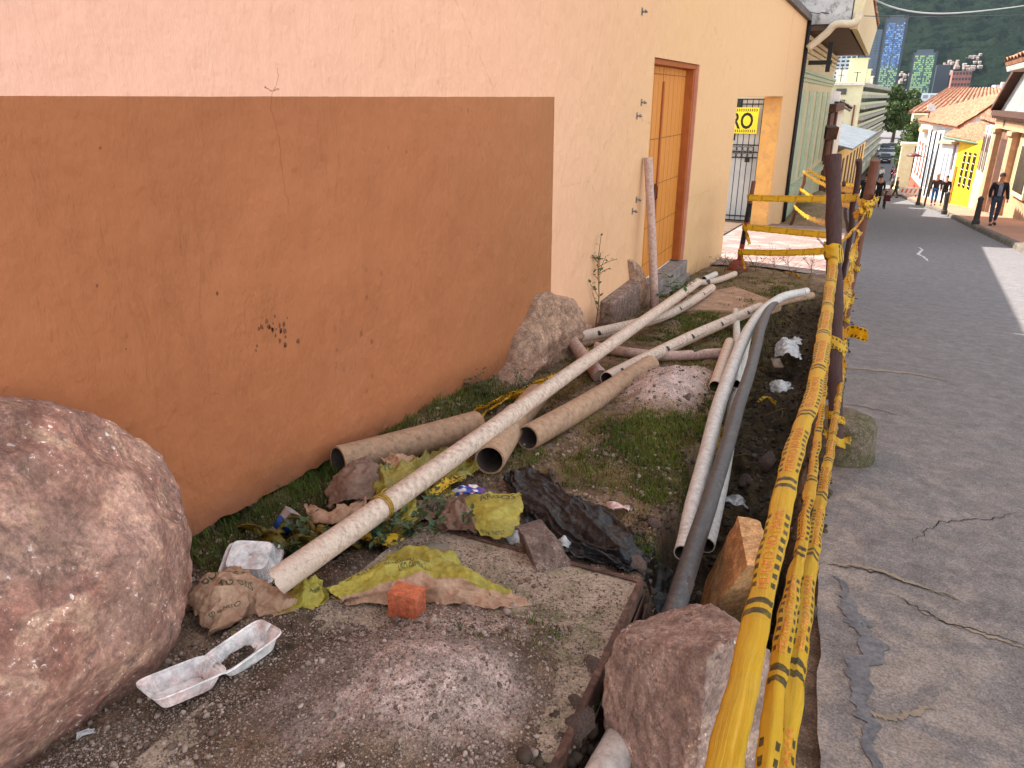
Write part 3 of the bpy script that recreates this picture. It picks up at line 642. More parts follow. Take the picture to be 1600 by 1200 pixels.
# the orange cut block standing in the trench
def blockstone(name, base, top, mat, lab, seed=1, amp=.012, n=14):
    """hexahedral stone between two quads (world points), faces subdivided and roughened"""
    b_, t_ = np.array(base, float), np.array(top, float); L = np.linspace(0, 1, n)
    def bl(a, b, c, d): U, Vv = np.meshgrid(L, L, indexing='ij'); U = U[..., None]; Vv = Vv[..., None]; return a*(1-U)*(1-Vv)+b*U*(1-Vv)+c*U*Vv+d*(1-U)*Vv
    mb = MB(); ctr = (b_.mean(0)+t_.mean(0))/2
    fs = [(t_[0], t_[1], t_[2], t_[3]), (b_[3], b_[2], b_[1], b_[0])]+[(b_[i], b_[(i+1) % 4], t_[(i+1) % 4], t_[i]) for i in range(4)]
    for f in fs:
        P = bl(*f); d = P-ctr; d /= np.linalg.norm(d, axis=-1)[..., None]
        s0 = max(np.ptp(b_, 0).max(), .05)
        P = P+d*(amp*fbm(P, 1.6/s0*3, 4, seed)+amp*.5*ridged(P, 5/s0, 3, seed+3))[..., None]*1.0
        k = (np.abs(P-ctr)/(np.abs(d)+1e-6)); mb.grid(P)
    o = mb.build(name, mat, smooth=False); return o
p0, p1, p2, p3 = G(1088, 985, -.30), G(1200, 960, -.3), G(1225, 900, -.3), G(1105, 905, -.30)
t0, t1, t2, t3 = G(1168, 884, .13), G(1196, 885, .13), G(1188, 815, .17), G(1153, 808, .17)
bo = blockstone('cut_stone_block', [p0, p1, p2, p3], [t0, t1, t2, t3], MB_OR, '', 3, .010)
tag(bo, 'orange cut stone block standing on end in the trench beside the yellow tape', 'stone block')
lr = blockstone('loose_rock', [G(820, 868, .0), G(848, 914, .0), G(903, 902, .0), G(888, 866, .0)], [G(806, 822, .10), G(820, 838, .125), G(880, 862, .085), G(846, 812, .12)], MB_GREY, '', 58, .007, 20)
tag(lr, 'grey purple angular rock on the corner of the concrete cover', 'rock')
# rocks against the wall
def slabrock(name, outl, yc_thick, mat, lab, seed, cat='rock', depth=.22, amp=.02, tilt=.12):
    """rough slab leaning on the wall: outline given in (y, z) on the wall plane, swelling outward"""
    from mathutils.geometry import tessellate_polygon
    o_ = np.array(outl); cy, cz = o_.mean(0); mb = MB(); n = 30; m = 90
    # resample outline by angle
    ln = np.concatenate([[0], np.cumsum(np.linalg.norm(np.diff(np.vstack([o_, o_[:1]]), axis=0), axis=1))]); tt = np.linspace(0, ln[-1], m, endpoint=False)
    oc = np.vstack([o_, o_[:1]]); oy = np.interp(tt, ln, oc[:, 0]); oz = np.interp(tt, ln, oc[:, 1])
    P = np.zeros((n, m, 3))
    for i, k in enumerate(np.linspace(0, 1, n)):
        yy = cy+(oy-cy)*k; zz = cz+(oz-cz)*k
        bul = depth*(1-k**2.6)**.7
        P[i, :, 0] = WX+.01+bul*(1+.0*yy)+tilt*(o_[:, 1].max()-zz)
        P[i, :, 1] = yy; P[i, :, 2] = zz
    nn = fbm(P, 5, 5, seed)*amp*1.5+ridged(P, 9, 4, seed+4)*amp; P[..., 0] += nn; P[..., 2] += .4*nn; P[..., 1] += .3*fbm(P, 9, 3, seed+9)*amp
    P = np.concatenate([P, P[:, :1]], 1); mb.grid(P)
    back = P[-1].copy(); back[:, 0] = WX-.02; mb.grid(np.stack([P[-1], back]))
    o = mb.build(name, mat, smooth=True); return tag(o, lab, cat)
W_ = lambda px, py, X=WX: tuple(onx(px, py, X)[1:])
slabrock('leaning_rock', [W_(775, 640, -2.2), W_(790, 570), W_(800, 530), W_(822, 495), W_(835, 465), W_(850, 456), W_(885, 466), W_(900, 500), W_(915, 520), W_(925, 555, -2.2), W_(880, 612, -2.1), W_(820, 625, -2.1)], 0, MB_WALL, 'big pale triangular rock leaning at the corner of the brown paint', 4, depth=.16, amp=.022, tilt=.10)
slabrock('upright_stone', [W_(985, 492, -2.3), W_(984, 440), W_(980, 405), W_(989, 406), W_(998, 425), W_(1006, 455), W_(1008, 490, -2.3)], 0, MB_WALL, 'narrow pointed upright stone left of the wooden door', 8, depth=.09, amp=.012, tilt=.05)
q = [W_(937, 505), W_(985, 482)]
mb = MB()
a0 = onx(938, 470, WX+.001); a1 = onx(984, 436, WX+.001)
mb.prism([(WX, a0[1], a0[2]), (WX+.13, a0[1]+.03, a0[2]-.02), (WX+.13, a1[1], a1[2]-.02), (WX, a1[1], a1[2])][::-1], [(WX, a0[1], a0[2]-.5), (WX+.16, a0[1]+.03, a0[2]-.5), (WX+.16, a1[1], a1[2]-.5), (WX, a1[1], a1[2]-.5)][::-1])
o = mb.build('kerb_stone', rock_mat('grey stone block', R(158, 132, 118), R(134, 110, 98), R(172, 146, 128), R(200, 190, 180), 8), bevel=.012); tag(o, 'low rectangular grey stone block set along the wall behind the weed', 'stone block')
# smaller rubble stones one can count
rub = [(700, 735, .035), (862, 742, .03), (905, 845, .03), (1000, 560, .04), (925, 565, .05), (1075, 610, .035), (820, 740, .03), (540, 1060, .012), (625, 1136, .016), (770, 820, .035), (1010, 985, .04), (945, 970, .05), (980, 940, .045), (930, 1050, .05), (900, 1115, .05), (905, 1170, .06), (1195, 745, .09), (1165, 770, .06), (985, 1000, .05), (1130, 520, .02), (955, 1130, .045), (430, 1010, .012)]
proto = None
rv, rfc = rockmesh((1, 1, 1), 5, planes=9, lo=.6, hi=.9, sub=3, amp=.08, fine=.03)
rm = fast_mesh('rubble_stone', rv, rfc, MB_GREY, True)
for i, (px, py, s_) in enumerate(rub):
    p = G(px, py); z = float(gz(p[0], p[1])); p = G(px, py, z+SL*p[1]) if abs(z+SL*p[1]) < .6 else p; z = float(gz(p[0], p[1]))
    o = link('rubble_stone', rm, (p[0], p[1], z+s_*.3)); o.scale = (s_, s_*random.uniform(.7, 1.2), s_*random.uniform(.5, .8)); o.rotation_euler = (random.random(), random.random(), random.random()*6)
    tag(o, 'fist sized grey rubble stone lying loose on the dug up verge', 'stone', 'loose rubble stones')
# ================================================================== CONCRETE COVER
MPAD = M('gritty concrete', R(176, 156, 136), R(150, 130, 112), 7, .95, .8, 120, .006, grain=80, spk=R(88, 74, 66), sps=70, spt=.58, c3=R(116, 112, 80))
MRUST = M('rusty steel', R(98, 70, 58), R(70, 52, 46), 14, .75, .4, 60, .004, c3=R(128, 96, 78), metal=.1, grain=40)
pad = thing('concrete_cover', 'gritty concrete chamber cover with rusty steel angle edges beside the trench', 'manhole cover', (-1.1, 2, -.2))
A = G(652, 818, .035); B = G(1003, 910, .035); Cc = G(868, 1200, .035)
dB = (Cc-B)/np.linalg.norm(Cc-B); Cc = B+dB*1.75; Dd = A+dB*1.75
def padtop(P): P = P.copy(); P[..., 2] += .003*fbm(P, 22, 3, 4)+.0015*fbm(P, 90, 2, 5); return P
U, Vv = np.meshgrid(np.linspace(0, 1, 90), np.linspace(0, 1, 120), indexing='ij'); U = U[..., None]; Vv = Vv[..., None]
mb = MB(); mb.grid(padtop(A*(1-U)*(1-Vv)+B*U*(1-Vv)+Cc*U*Vv+Dd*(1-U)*Vv), flip=True)
for a_, b_ in ((A, B), (B, Cc)): mb.add([a_, b_, b_-[0, 0, .10], a_-[0, 0, .10]], [(0, 1, 2, 3)])
mb.build('slab', MPAD, pad, smooth=True)
up = np.array([0, 0, 1.]); eAB = (B-A)/np.linalg.norm(B-A); outB = np.array([-dB[1], dB[0], 0]); outB /= np.linalg.norm(outB)
outB = outB if outB[0] > 0 else -outB; outA = np.array([-eAB[1], eAB[0], 0]); outA /= np.linalg.norm(outA)
def angle(p, q_, out, nm):
    mb = MB()
    j = lambda t: .002*math.sin(t*9)
    pr = [(0, .006), (.005, .006), (.005, -.075), (0, -.075)]
    P = [[p+(q_-p)*t+out*(a_+.002)+up*(b_+j(t)) for a_, b_ in pr+[pr[0]]] for t in np.linspace(0, 1, 24)]
    mb.grid(P); pr = [(-.016, .008), (.004, .009), (.004, .004), (-.016, .004)]
    P = [[p+(q_-p)*t+out*a_+up*(b_+j(t)) for a_, b_ in pr+[pr[0]]] for t in np.linspace(0, 1, 24)]; mb.grid(P)
    return mb.build(nm, MRUST, pad)
angle(A, B, outA, 'steel_angle'); angle(B, Cc, outB, 'steel_angle')
mb = MB()   # second loose flange, bent away
P = [[B+(Cc-B)*t+outB*(.012+.012*math.sin(t*3))+up*(-.05-.04*t+z_) for z_ in (0, -.07)]+[] for t in np.linspace(0, 1, 16)]
P = [[a_, b_, b_+outB*.004, a_+outB*.004, a_] for a_, b_ in P]; mb.grid(P); mb.build('loose_flange', MRUST, pad)
U, Vv = np.meshgrid(np.linspace(0, 1, 70), np.linspace(0, 1, 12), indexing='ij')
base_ = B[None, None]+(Cc-B)[None, None]*U[..., None]+outB*(.01+.05*Vv[..., None])+up*(-.07-.38*Vv[..., None]); base_ = base_+outB*(.025*ridged(base_, 14, 3, 9))[..., None]
mb = MB(); mb.grid(base_, flip=True); mb.build('chamber_wall', rock_mat('broken brick and mortar', R(132, 104, 90), R(110, 80, 68), R(150, 96, 72), R(180, 170, 160), 9, dk=R(70, 60, 54)), pad, smooth=True)
pl = G(685, 857, .045); mb = MB(); mb.box(pl, (.085, .065, .004), rz=.35, rx=-.02); o = mb.build('metal_plate', M('dull aluminium', R(150, 142, 128), R(130, 122, 110), 30, .5, .2, 90, .001, metal=.3)); tag(o, 'small thin metal plate lying on the back of the concrete cover', 'plate')
# gravel spilled on the cover is part of the heap: a low mound mesh of its own
xx, yy = np.meshgrid(np.linspace(-1.75, -.56, 150), np.linspace(.55, 2.45, 220), indexing='ij')
def padz(x, y): 
    nrm = np.cross(B-A, Cc-B); nrm = nrm if nrm[2] > 0 else -nrm
    return A[2]-((x-A[0])*nrm[0]+(y-A[1])*nrm[1])/nrm[2]
def heapz(x, y):
    P2 = np.stack([x, y], -1)
    h = mound(x, y, -.98, 1.50, .24, .30, .13, .3)+mound(x, y, -.84, 1.72, .16, .16, .05)+mound(x, y, -1.22, 1.30, .26, .30, .06)+mound(x, y, -.9, 1.0, .3, .3, .04)+mound(x, y, -1.62, 1.7, .10, .25, .03)
    edge = np.clip((B[0]-.0+(y-B[1])*dB[0]/dB[1]-x)/.1, -.5, 1)
    return padz(x, y)-.028+h+.013*fbm(P2, 4, 4, 2)+.005*fbm(P2, 30, 3, 6)-.03*(1-edge)+.018*sm(1.9, 1.2, y)-.03*sm(2.0, 2.3, y)
zz = heapz(xx, yy)
edx = (B[0]+(yy-B[1])*dB[0]/dB[1]-.012)
ok = xx < edx
Vh = np.stack([np.minimum(xx, edx), yy, zz], -1).reshape(-1, 3); a, b = xx.shape
ii, jj = np.meshgrid(range(a-1), range(b-1), indexing='ij'); q = (ii*b+jj).ravel(); okf = ok[:-1, :-1].ravel()
F = np.stack([q, q+b, q+b+1, q+1], 1)[okf]
me = fast_mesh('gravel_heap', Vh, F, MSOIL, True)
P2 = np.stack([xx, yy], -1)
attr(me, 'sand', np.clip(2.6*(mound(xx, yy, -.96, 1.52, .34, .34, 1, .3)+.8*mound(xx, yy, -1.24, 1.28, .2, .26, 1))-.9+.35*fbm(P2, 7, 4, 2), 0, 1)); attr(me, 'damp', np.clip(.25+.5*fbm(P2, 4, 4, 22)+.3*sm(-1.25, -1.5, xx), 0, .75)); attr(me, 'moss', 0*xx)
tag(link('gravel_heap', me), 'heap of fine pinkish grey gravel spilled over the concrete cover', 'gravel heap', kind='stuff')
_gz = gz
def gz(x, y, fine=True):
    x = np.asarray(x, float); y = np.asarray(y, float); z0 = _gz(x, y, fine)
    onp = (x < B[0]+(y-B[1])*dB[0]/dB[1]-.01) & (y < A[1]+(x-A[0])*eAB[1]/eAB[0]) & (x > -1.75)
    return np.where(onp, np.maximum(np.maximum(z0, padz(x, y)*1. + np.where(x > A[0]+(y-A[1])*dB[0]/dB[1], 0, -9)), np.where(y > .55, heapz(x, y), -9)), z0)
scatter('heap_gravel', 60000, (-1.75, -.55), (.6, 2.5), .0013, .0055, [g1, g2, g3], 'fine loose gravel grains covering the heap and cover', 'gravel', lambda x, y: (x < B[0]+(y-B[1])*dB[0]/dB[1]-.015)*(.2+.8*sm(2.45, 1.9, y))*(.45+.55*(fbm(np.stack([x, y], -1), 7, 3, 5) > -.1)), 23)
scatter('heap_stones', 1100, (-1.75, -.6), (.6, 2.3), .004, .013, [g1, g2, g3], 'pea sized stones sprinkled on the gravel heap', 'gravel', lambda x, y: (x < B[0]+(y-B[1])*dB[0]/dB[1]-.03)*(fbm(np.stack([x, y], -1), 4, 3, 15) > -.05), 24, 2)
# ================================================================== PIPES
def pvc(name, c1, c2, sc=7, dirt=R(108, 86, 72), amt=.8, rough=.5):
    n = NT(name); a = n.mix(n.noise(sc, 5, .6), c1, c2)
    a = n.mix(n.math('MULTIPLY', n.ramp(n.noise(sc*5, 8, .75), [(.48, 0), (.72, 1)]), amt), a, dirt)
    a = n.mix(n.math('MULTIPLY', n.ramp(n.noise(sc*2, 6, .7), [(.55, 0), (.7, 1)]), amt*.6), a, R(150, 140, 128))
    a = n.grain(a, 34, .74, 1.14, .36, .6, 8, .8)
    return n.out(a, rough, n.bump(n.noise(60, 5, .7), .15, .003), .4)
MP_W = pvc('cream pipe plastic', R(222, 198, 178), R(206, 180, 160)); MP_P = pvc('pinkish pipe plastic', R(206, 172, 156), R(186, 150, 138), 8)
MP_G = pvc('grey black pipe plastic', R(84, 80, 80), R(60, 57, 58), 9, R(120, 108, 96), .5); MP_F = pvc('weathered clay coloured pipe', R(190, 154, 122), R(168, 132, 104), 5, R(112, 88, 68), .8, .75)
MP_WH = pvc('white pipe plastic', R(222, 216, 208), R(200, 192, 184), 6, R(130, 112, 96), .5); MIN = M('shade-dark pipe inside', R(88, 74, 68), R(70, 60, 56), 10, .8, .2)  # pipe bores coloured dark for the shade inside them
MINK = M('printed black marks', R(44, 40, 40), None, rough=.6, bump=0)
def jitter(pts, n, amp, seed):
    P = catmull(pts, n); P[1:-1] += amp*np.stack([fbm(np.stack([np.arange(n)*.37, np.full(n, k*5.)], -1), 1, 2, seed) for k in range(3)], -1)[1:-1]; return P
def pipe(name, pts, r, mat, lab, n=14, seg=20, hollow=.12, jit=.003, seed=0, socket=None, marks=0, cat='pipe', r1=None, cut=False):
    P = jitter(pts, n, jit, seed) if n > 2 else np.array(pts)
    rs = list(np.interp(np.linspace(0, 1, len(P)), [0, .35, 1], [r1 or r, r, r]))
    t = thing(name, lab, cat, P[0]-[0, 0, r])
    mb = MB(); mb.tube(P, rs, seg, hollow=hollow)
    if cut:   # obliquely torn near end
        T0 = P[1]-P[0]; T0 /= np.linalg.norm(T0); dv = P[0]-np.array([0, 0, EYE]); dv /= np.linalg.norm(dv); n0 = T0-dv*T0.dot(dv)
        for i in range(len(mb.v)):
            o_ = np.array(mb.v[i])-P[0]
            if abs(o_.dot(T0)) < 1e-4: mb.v[i] = tuple(np.array(mb.v[i])-T0*(o_.dot(n0)/T0.dot(n0)*1.1)+T0*.010*noise.noise(Vector(o_*60)))
    mb.build('tube', [mat, MIN], t, smooth=True, auto=40)
    L = np.linalg.norm(P[-1]-P[0])
    if socket:
        for s0 in socket:
            i = s0*(len(P)-1); a_ = catmull(P, 400); k = int(s0*399); k2 = min(399, k+max(2, int(.06/L*400))); mb = MB(); mb.tube([a_[k], a_[(k+k2)//2], a_[k2]], r*1.10, seg, cap=True); mb.build('coupling', mat, t, smooth=True, auto=40)
    if marks:
        a_ = catmull(P, 600); mb = MB()
        for j in range(marks):
            k = int(560*(j+.6)/(marks+.2)); c_ = a_[k]; d = a_[k+3]-a_[k]; d /= np.linalg.norm(d); v_ = np.array([0, 0, EYE])-c_; v_ -= d*v_.dot(d); v_ /= np.linalg.norm(v_); w_ = np.cross(d, v_)
            mb.grid([[c_+(v_*cos(x)+w_*sin(x))*(r+.0012)+d*(q*.035*(1+.8*(x+.3))) for x in np.linspace(-.35, .45, 6)] for q in (0, 1)])
            mb.grid([[c_+(v_*cos(x)+w_*sin(x))*(r+.0012)+d*(.06+.5*q*L/(marks+1)) for x in (.36, .42)] for q in np.linspace(0, 1, 8)])
        mb.build('marks', MINK, t)
    return t
g = lambda px, py, h=0: G(px, py, h)
# 1 the long pipe lying across everything
Pn, Pf = G(432, 915, .13), G(1090, 441, .20)
Pn = at(431, 910, 2.58); Pm = at(790, 668, 4.25); Pf = at(1090, 441, 9.2)
pipe('drain_pipe', [Pn, Pn+(Pf-Pn)*.25, Pn+(Pf-Pn)*.5-[0, 0, .0], Pn+(Pf-Pn)*.75, Pf], .051, MP_W, 'longest cream plastic pipe lying diagonally over the sacks and other pipes', socket=[.262], seed=3, cut=True)
pipe('drain_pipe', [G(892, 530, .12), G(1040, 492, .10), G(1112, 450, .10)], .055, MP_W, 'cream pipe with printed marks joined to the pinkish elbow by the big rock', marks=4, seed=4, cat='pipe')
pipe('drain_pipe', [G(948, 592, .07), G(1062, 535, .10), G(1188, 480, .12)], .055, MP_W, 'cream pipe with black printed marks ending short of the paving slab', marks=6, seed=5)
pipe('elbow_pipe', [G(888, 527, .13), G(905, 548, .10), G(925, 572, .08), G(938, 588, .06)], .055, MP_P, 'short pinkish pipe with a flared socket lying across two cream pipes', socket=[0.0, .86], seed=6)
pipe('drain_pipe', [G(930, 542, .05), G(1030, 556, .05), G(1128, 552, .05)], .045, MP_P, 'dull pink pipe lying crosswise under the cream pipes', seed=7)
pipe('clay_pipe', [G(528, 722, .08), G(745, 664, .09)], .086, MP_F, 'wide weathered pipe lying close to the foot of the wall', n=6, seed=8, hollow=.14, seg=28)
pipe('clay_pipe', [G(765, 719, .08), G(800, 665, .08), G(838, 618, .09)], .082, MP_F, 'wide weathered pipe passing under the long cream pipe', n=6, seed=9, hollow=.14, seg=28)
pipe('clay_pipe', [G(824, 684, .07), G(925, 628, .08), G(1016, 570, .10)], .076, MP_F, 'wide weathered pipe lying in the middle against the gravel mound', n=8, seed=10, hollow=.14, seg=28)
pipe('drain_pipe', [G(1117, 604, .10), G(1140, 535, .12)], .045, MP_W, 'short open cream pipe stub beside the bent white pipe', n=4, seed=11)
pipe('drain_pipe', [G(1150, 600, .03), G(1152, 540, .05), G(1149, 486, .09)], .036, MP_WH, 'thin pale upright ended pipe behind the bent white pipe', n=6, seed=12)
pipe('bent_pipe', [at(1066, 864, 3.18), at(1098, 730, 3.98), at(1130, 612, 5.1), at(1160, 535, 6.4), at(1190, 488, 7.8), at(1222, 464, 9.0), at(1260, 455, 9.9)], .05, MP_WH, 'long white pipe bending along the trench edge', n=30, seed=13, jit=.004, r1=.037)
pipe('bent_pipe', [at(1040, 990, 2.72), at(1080, 868, 3.1), at(1116, 758, 3.7), at(1150, 650, 4.55), at(1176, 568, 5.6), at(1188, 515, 6.7), at(1200, 485, 7.9), at(1215, 470, 8.8)], .042, MP_G, 'dark grey flexible pipe running along the trench bottom', n=30, seed=14, jit=.006)
pipe('drain_pipe', [at(1103, 852, 3.7), at(1127, 745, 4.35), at(1145, 650, 5.3), at(1158, 570, 6.5), at(1168, 520, 7.6)], .045, MP_WH, 'dirty white pipe lying behind the dark grey pipe', n=16, seed=15)
pipe('bent_pipe', [at(1190, 485, 8.6), at(1225, 470, 9.4), at(1268, 462, 10.0)], .05, MP_F, 'weathered tan pipe under the far end of the white pipe', n=10, seed=16)
pipe('drain_pipe', [at(890, 1330, 1.8), at(940, 1215, 2.05), at(975, 1150, 2.22), at(1030, 1035, 2.6)], .055, MP_WH, 'white pipe end poking out of the trench at the bottom', n=8, seed=17)
pipe('upright_pipe', [G(1023, 480, .03), onx(1013, 246, WX+.065)], .048, MP_P, 'dusty pinkish pipe leaning upright against the wall beside the door', n=8, seed=18, marks=0)
pipe('drain_pipe', [G(1085, 442, .06), G(1110, 440, .05), G(1130, 435, .06), G(1148, 428, .08)], .045, MP_W, 'short curved cream pipe near the end of the wall', n=10, seed=19)
pipe('drain_pipe', [G(1100, 436, .10), G(1118, 428, .14)], .04, MP_WH, 'short white pipe stub standing behind the curved cream pipe', n=4, seed=20)
pipe('drain_pipe', [G(962, 520, .05), G(900, 538, .06)], .045, MP_F, 'short tan pipe tucked under the marked cream pipe', n=4, seed=22)
MCORD = M('yellow brown cord', R(186, 150, 60), R(150, 116, 50), 20, .8, .3)
kp = (Pn+(Pf-Pn)*.085); dd_ = (Pf-Pn)/np.linalg.norm(Pf-Pn); s1 = np.cross(dd_, up); s1 /= np.linalg.norm(s1); s2 = np.cross(s1, dd_)
mb = MB()
for q_ in (-.01, .004, .014): mb.tube([kp+dd_*(q_+.004*math.sin(t))+(s1*cos(t)+s2*sin(t))*.055 for t in np.linspace(0, 2*pi, 22)], .0035, 6)
mb.tube([kp+s2*.06, kp+s2*.075+dd_*.02, kp+s2*.07+dd_*.05], .003, 5); mb.tube([kp-s2*.05-s1*.03, kp-s2*.09-s1*.03, kp-s2*.14-s1*.02+dd_*.03], .003, 5)
o = mb.build('cord', MCORD, smooth=True); tag(o, 'yellow brown cord knotted round the long cream pipe', 'cord')
# ================================================================== SACKS, BAGS AND LITTER
def paper(name, c1, c2, rough=.75, trans=0, sc=5, dirt=R(120, 100, 84), amt=.5):
    n = NT(name); a = n.mix(n.ramp(n.noise(sc, 5, .6), [(.35, 0), (.65, 1)]), c1, c2)
    a = n.mix(n.math('MULTIPLY', n.ramp(n.noise(sc*5, 7, .75), [(.5, 0), (.7, 1)]), amt), a, dirt)
    a = n.grain(a, 26, .72, 1.2, .36, .62, 7, .75)
    return n.out(a, rough, n.bump(n.noise(50, 6, .7, None, .8), .5, .006), .35)
MKR = paper('kraft paper', R(196, 160, 132), R(164, 126, 100)); MKD = paper('dark kraft paper', R(140, 108, 90), R(116, 90, 76))
MYL = paper('yellow printed sack', R(178, 162, 66), R(150, 136, 54), .5, dirt=R(120, 108, 62), amt=.4); MOL = paper('olive yellow film', R(164, 146, 58), R(120, 108, 44), .4)
MPR = M('faded print', R(70, 76, 56), R(100, 100, 70), 60, .7, 0)
def black_mat():
    n = NT('black plastic film'); b = n.bump(n.noise(14, 6, .6, n.mapp((1, 1, 1)), 1.5), .8, .02); b = n.bump(n.noise(60, 4, .6, None, 1), .5, .004, b)
    return n.out(n.mix(n.noise(5, 5), R(16, 16, 18), R(30, 30, 32)), .30, b, .5)
MBAG = black_mat()
class Sheet:
    """crumpled sheet through a net of world points; S(u,v) for printing on it"""
    def __init__(s, net, n=60, m=60, crum=.02, cs=9., seed=1, lift=.004, fold=.0, fs=3., edge=.0, pleat=0., pf=7., pl=2.):
        N = np.array(net, float); A1 = catmull(N, n); A2 = np.swapaxes(catmull(np.swapaxes(A1, 0, 1), m), 0, 1)
        P = A2; du = np.gradient(P, axis=0); dv = np.gradient(P, axis=1); nr = np.cross(du, dv); nr /= np.linalg.norm(nr, axis=-1)[..., None]+1e-9
        nr = np.where(nr[..., 2:3] < 0, -nr, nr)
        if edge:
            uu, vv = np.meshgrid(np.linspace(0, 1, n), np.linspace(0, 1, m), indexing='ij')
            k = np.exp(-np.minimum(np.minimum(uu, 1-uu), np.minimum(vv, 1-vv))*14)[..., None]
            j = np.stack([fbm(P, 22, 4, seed+60+i) for i in range(3)], -1); P = P+k*edge*j
        wp = P+.03*np.stack([fbm(P, 8, 2, seed+40+i) for i in range(3)], -1)
        d = crum*ridged(wp, cs, 3, seed)+crum*.6*fbm(P, cs*.6, 2, seed+7)
        if fold: d = d+fold*ridged(wp*np.array([1, .35, 1]), fs, 2, seed+21)
        if pleat:
            uu, vv = np.meshgrid(np.linspace(0, 1, n), np.linspace(0, 1, m), indexing='ij')
            q_ = np.stack([uu*pl+.35*fbm(P, 3, 2, seed+77), vv*pf+.9*fbm(P, 4, 2, seed+70)], -1); d = d+pleat*(np.abs(ridged(q_, 1., 2, seed+80))**1.4*np.sign(ridged(q_, 1., 2, seed+80)))
        P = P+nr*d[..., None]
        g_ = gz(P[..., 0], P[..., 1]); P[..., 2] = np.maximum(P[..., 2], g_+lift+.003*np.abs(fbm(P, 30, 2, seed+5)))
        s.P = P; s.n, s.m = n, m
        nr2 = np.cross(np.gradient(P, axis=0), np.gradient(P, axis=1)); nr2 /= np.linalg.norm(nr2, axis=-1)[..., None]+1e-9; s.N = np.where(nr2[..., 2:3] < 0, -nr2, nr2)
    def S(s, u, v, off=.0015):
        a = np.clip(u*(s.n-1), 0, s.n-1.001); b = np.clip(v*(s.m-1), 0, s.m-1.001); i, j = int(a), int(b); fa, fb_ = a-i, b-j
        f = lambda A_: A_[i, j]*(1-fa)*(1-fb_)+A_[i+1, j]*fa*(1-fb_)+A_[i, j+1]*(1-fa)*fb_+A_[i+1, j+1]*fa*fb_
        return f(s.P)+f(s.N)*off
    def mesh(s, name, mat, parent=None, second=None, split=None, thick=.0012):
        mb = MB(); mb.grid(s.P, flip=False)
        if second is not None:
            k = 0
            for i in range(s.n-1):
                for j in range(s.m-1):
                    if split((i+.5)/(s.n-1), (j+.5)/(s.m-1)): mb.m[k] = 1
                    k += 1
        o = mb.build(name, [mat]+([second] if second else []), parent, smooth=True)
        sd = o.modifiers.new('thick', 'SOLIDIFY'); sd.thickness = thick; sd.offset = 0
        return o
    def printed(s, txt, u0, v0, du, dv, name, parent, mat=None, rot=False, size=1.):
        """letters whose baseline starts at (u0,v0); du/dv = direction of one letter-height unit right / up"""
        V_, F_ = text_mesh(txt, 1., .012); mb = MB()
        mb.add([s.S(u0+v[0]*du[0]+v[1]*dv[0], v0+v[0]*du[1]+v[1]*dv[1]) for v in V_], F_)
        return mb.build(name, mat or MPR, parent)
def netG(rows): return [[G(*p) for p in r] for r in rows]
def sack(name, rows, mat, lab, cat='sack', second=None, split=None, prints=(), **k):
    s = Sheet(netG(rows), **k); c = s.P.reshape(-1, 3).mean(0); c[2] = s.P[..., 2].min()
    t = thing(name, lab, cat, c); s.mesh('sheet', mat, t, second, split)
    for a in prints: s.printed(*a[:5], 'print', t, *(a[5:]))
    return t
# sack lying over the back edge of the cover, yellow side up with brown folded edge
sack('cement_sack', [
    [(512, 932, .02), (560, 895, .05), (640, 862, .06), (700, 872, .06), (738, 900, .05)],
    [(520, 935, .05), (590, 905, .08), (650, 888, .09), (715, 895, .09), (765, 915, .05)],
    [(530, 938, .06), (600, 920, .08), (665, 912, .09), (740, 922, .06), (805, 935, .03)],
    [(515, 938, .03), (590, 945, .04), (680, 945, .03), (755, 955, .03), (832, 956, .012)]],
    MYL, 'yellow printed cement sack with torn brown edge spread over the back of the cover', second=MKR, split=lambda u, v: u > .56+.08*math.sin(v*9), crum=.0075, cs=22, fold=.006, fs=9, seed=3, n=120, m=130, edge=.010, pleat=.016, pf=3.2, pl=4.,
    prints=[('CONTENIDO NETO', .30, .32, (0, .030), (-.07, 0)), ('CEMENTO GRIS', .14, .12, (0, .032), (-.07, 0)), ('USO GENERAL', .40, .38, (0, .03), (-.07, 0))])
sack('cement_sack', [
    [(722, 786, .07), (760, 772, .10), (812, 770, .09)],
    [(730, 800, .08), (768, 795, .11), (815, 795, .09)],
    [(745, 822, .07), (775, 822, .09), (808, 818, .07)],
    [(752, 838, .05), (776, 843, .06), (800, 842, .05)]],
    MYL, 'yellow cement sack flap printed ARGOS sticking up behind the grey rock', crum=.006, cs=14, fold=.006, fs=9, seed=9, n=60, m=60, edge=.012,
    prints=[('ARGOS', .17, .36, (0, .16), (-.16, 0)), ('50 kg  NETO', .86, .08, (0, .11), (-.12, 0))])
s_ = sack('cement_sack', [
    [(690, 800, .03), (705, 782, .09), (725, 786, .10)],
    [(680, 822, .03), (700, 800, .10), (735, 805, .09)],
    [(690, 835, .02), (715, 830, .06), (745, 838, .05)]],
    MKD, 'brown kraft fold of a sack tucked left of the ARGOS flap', crum=.0075, cs=22, fold=.006, fs=8, seed=19, n=50, m=50, edge=.015, pleat=.014, pf=3.5, pl=2.5)
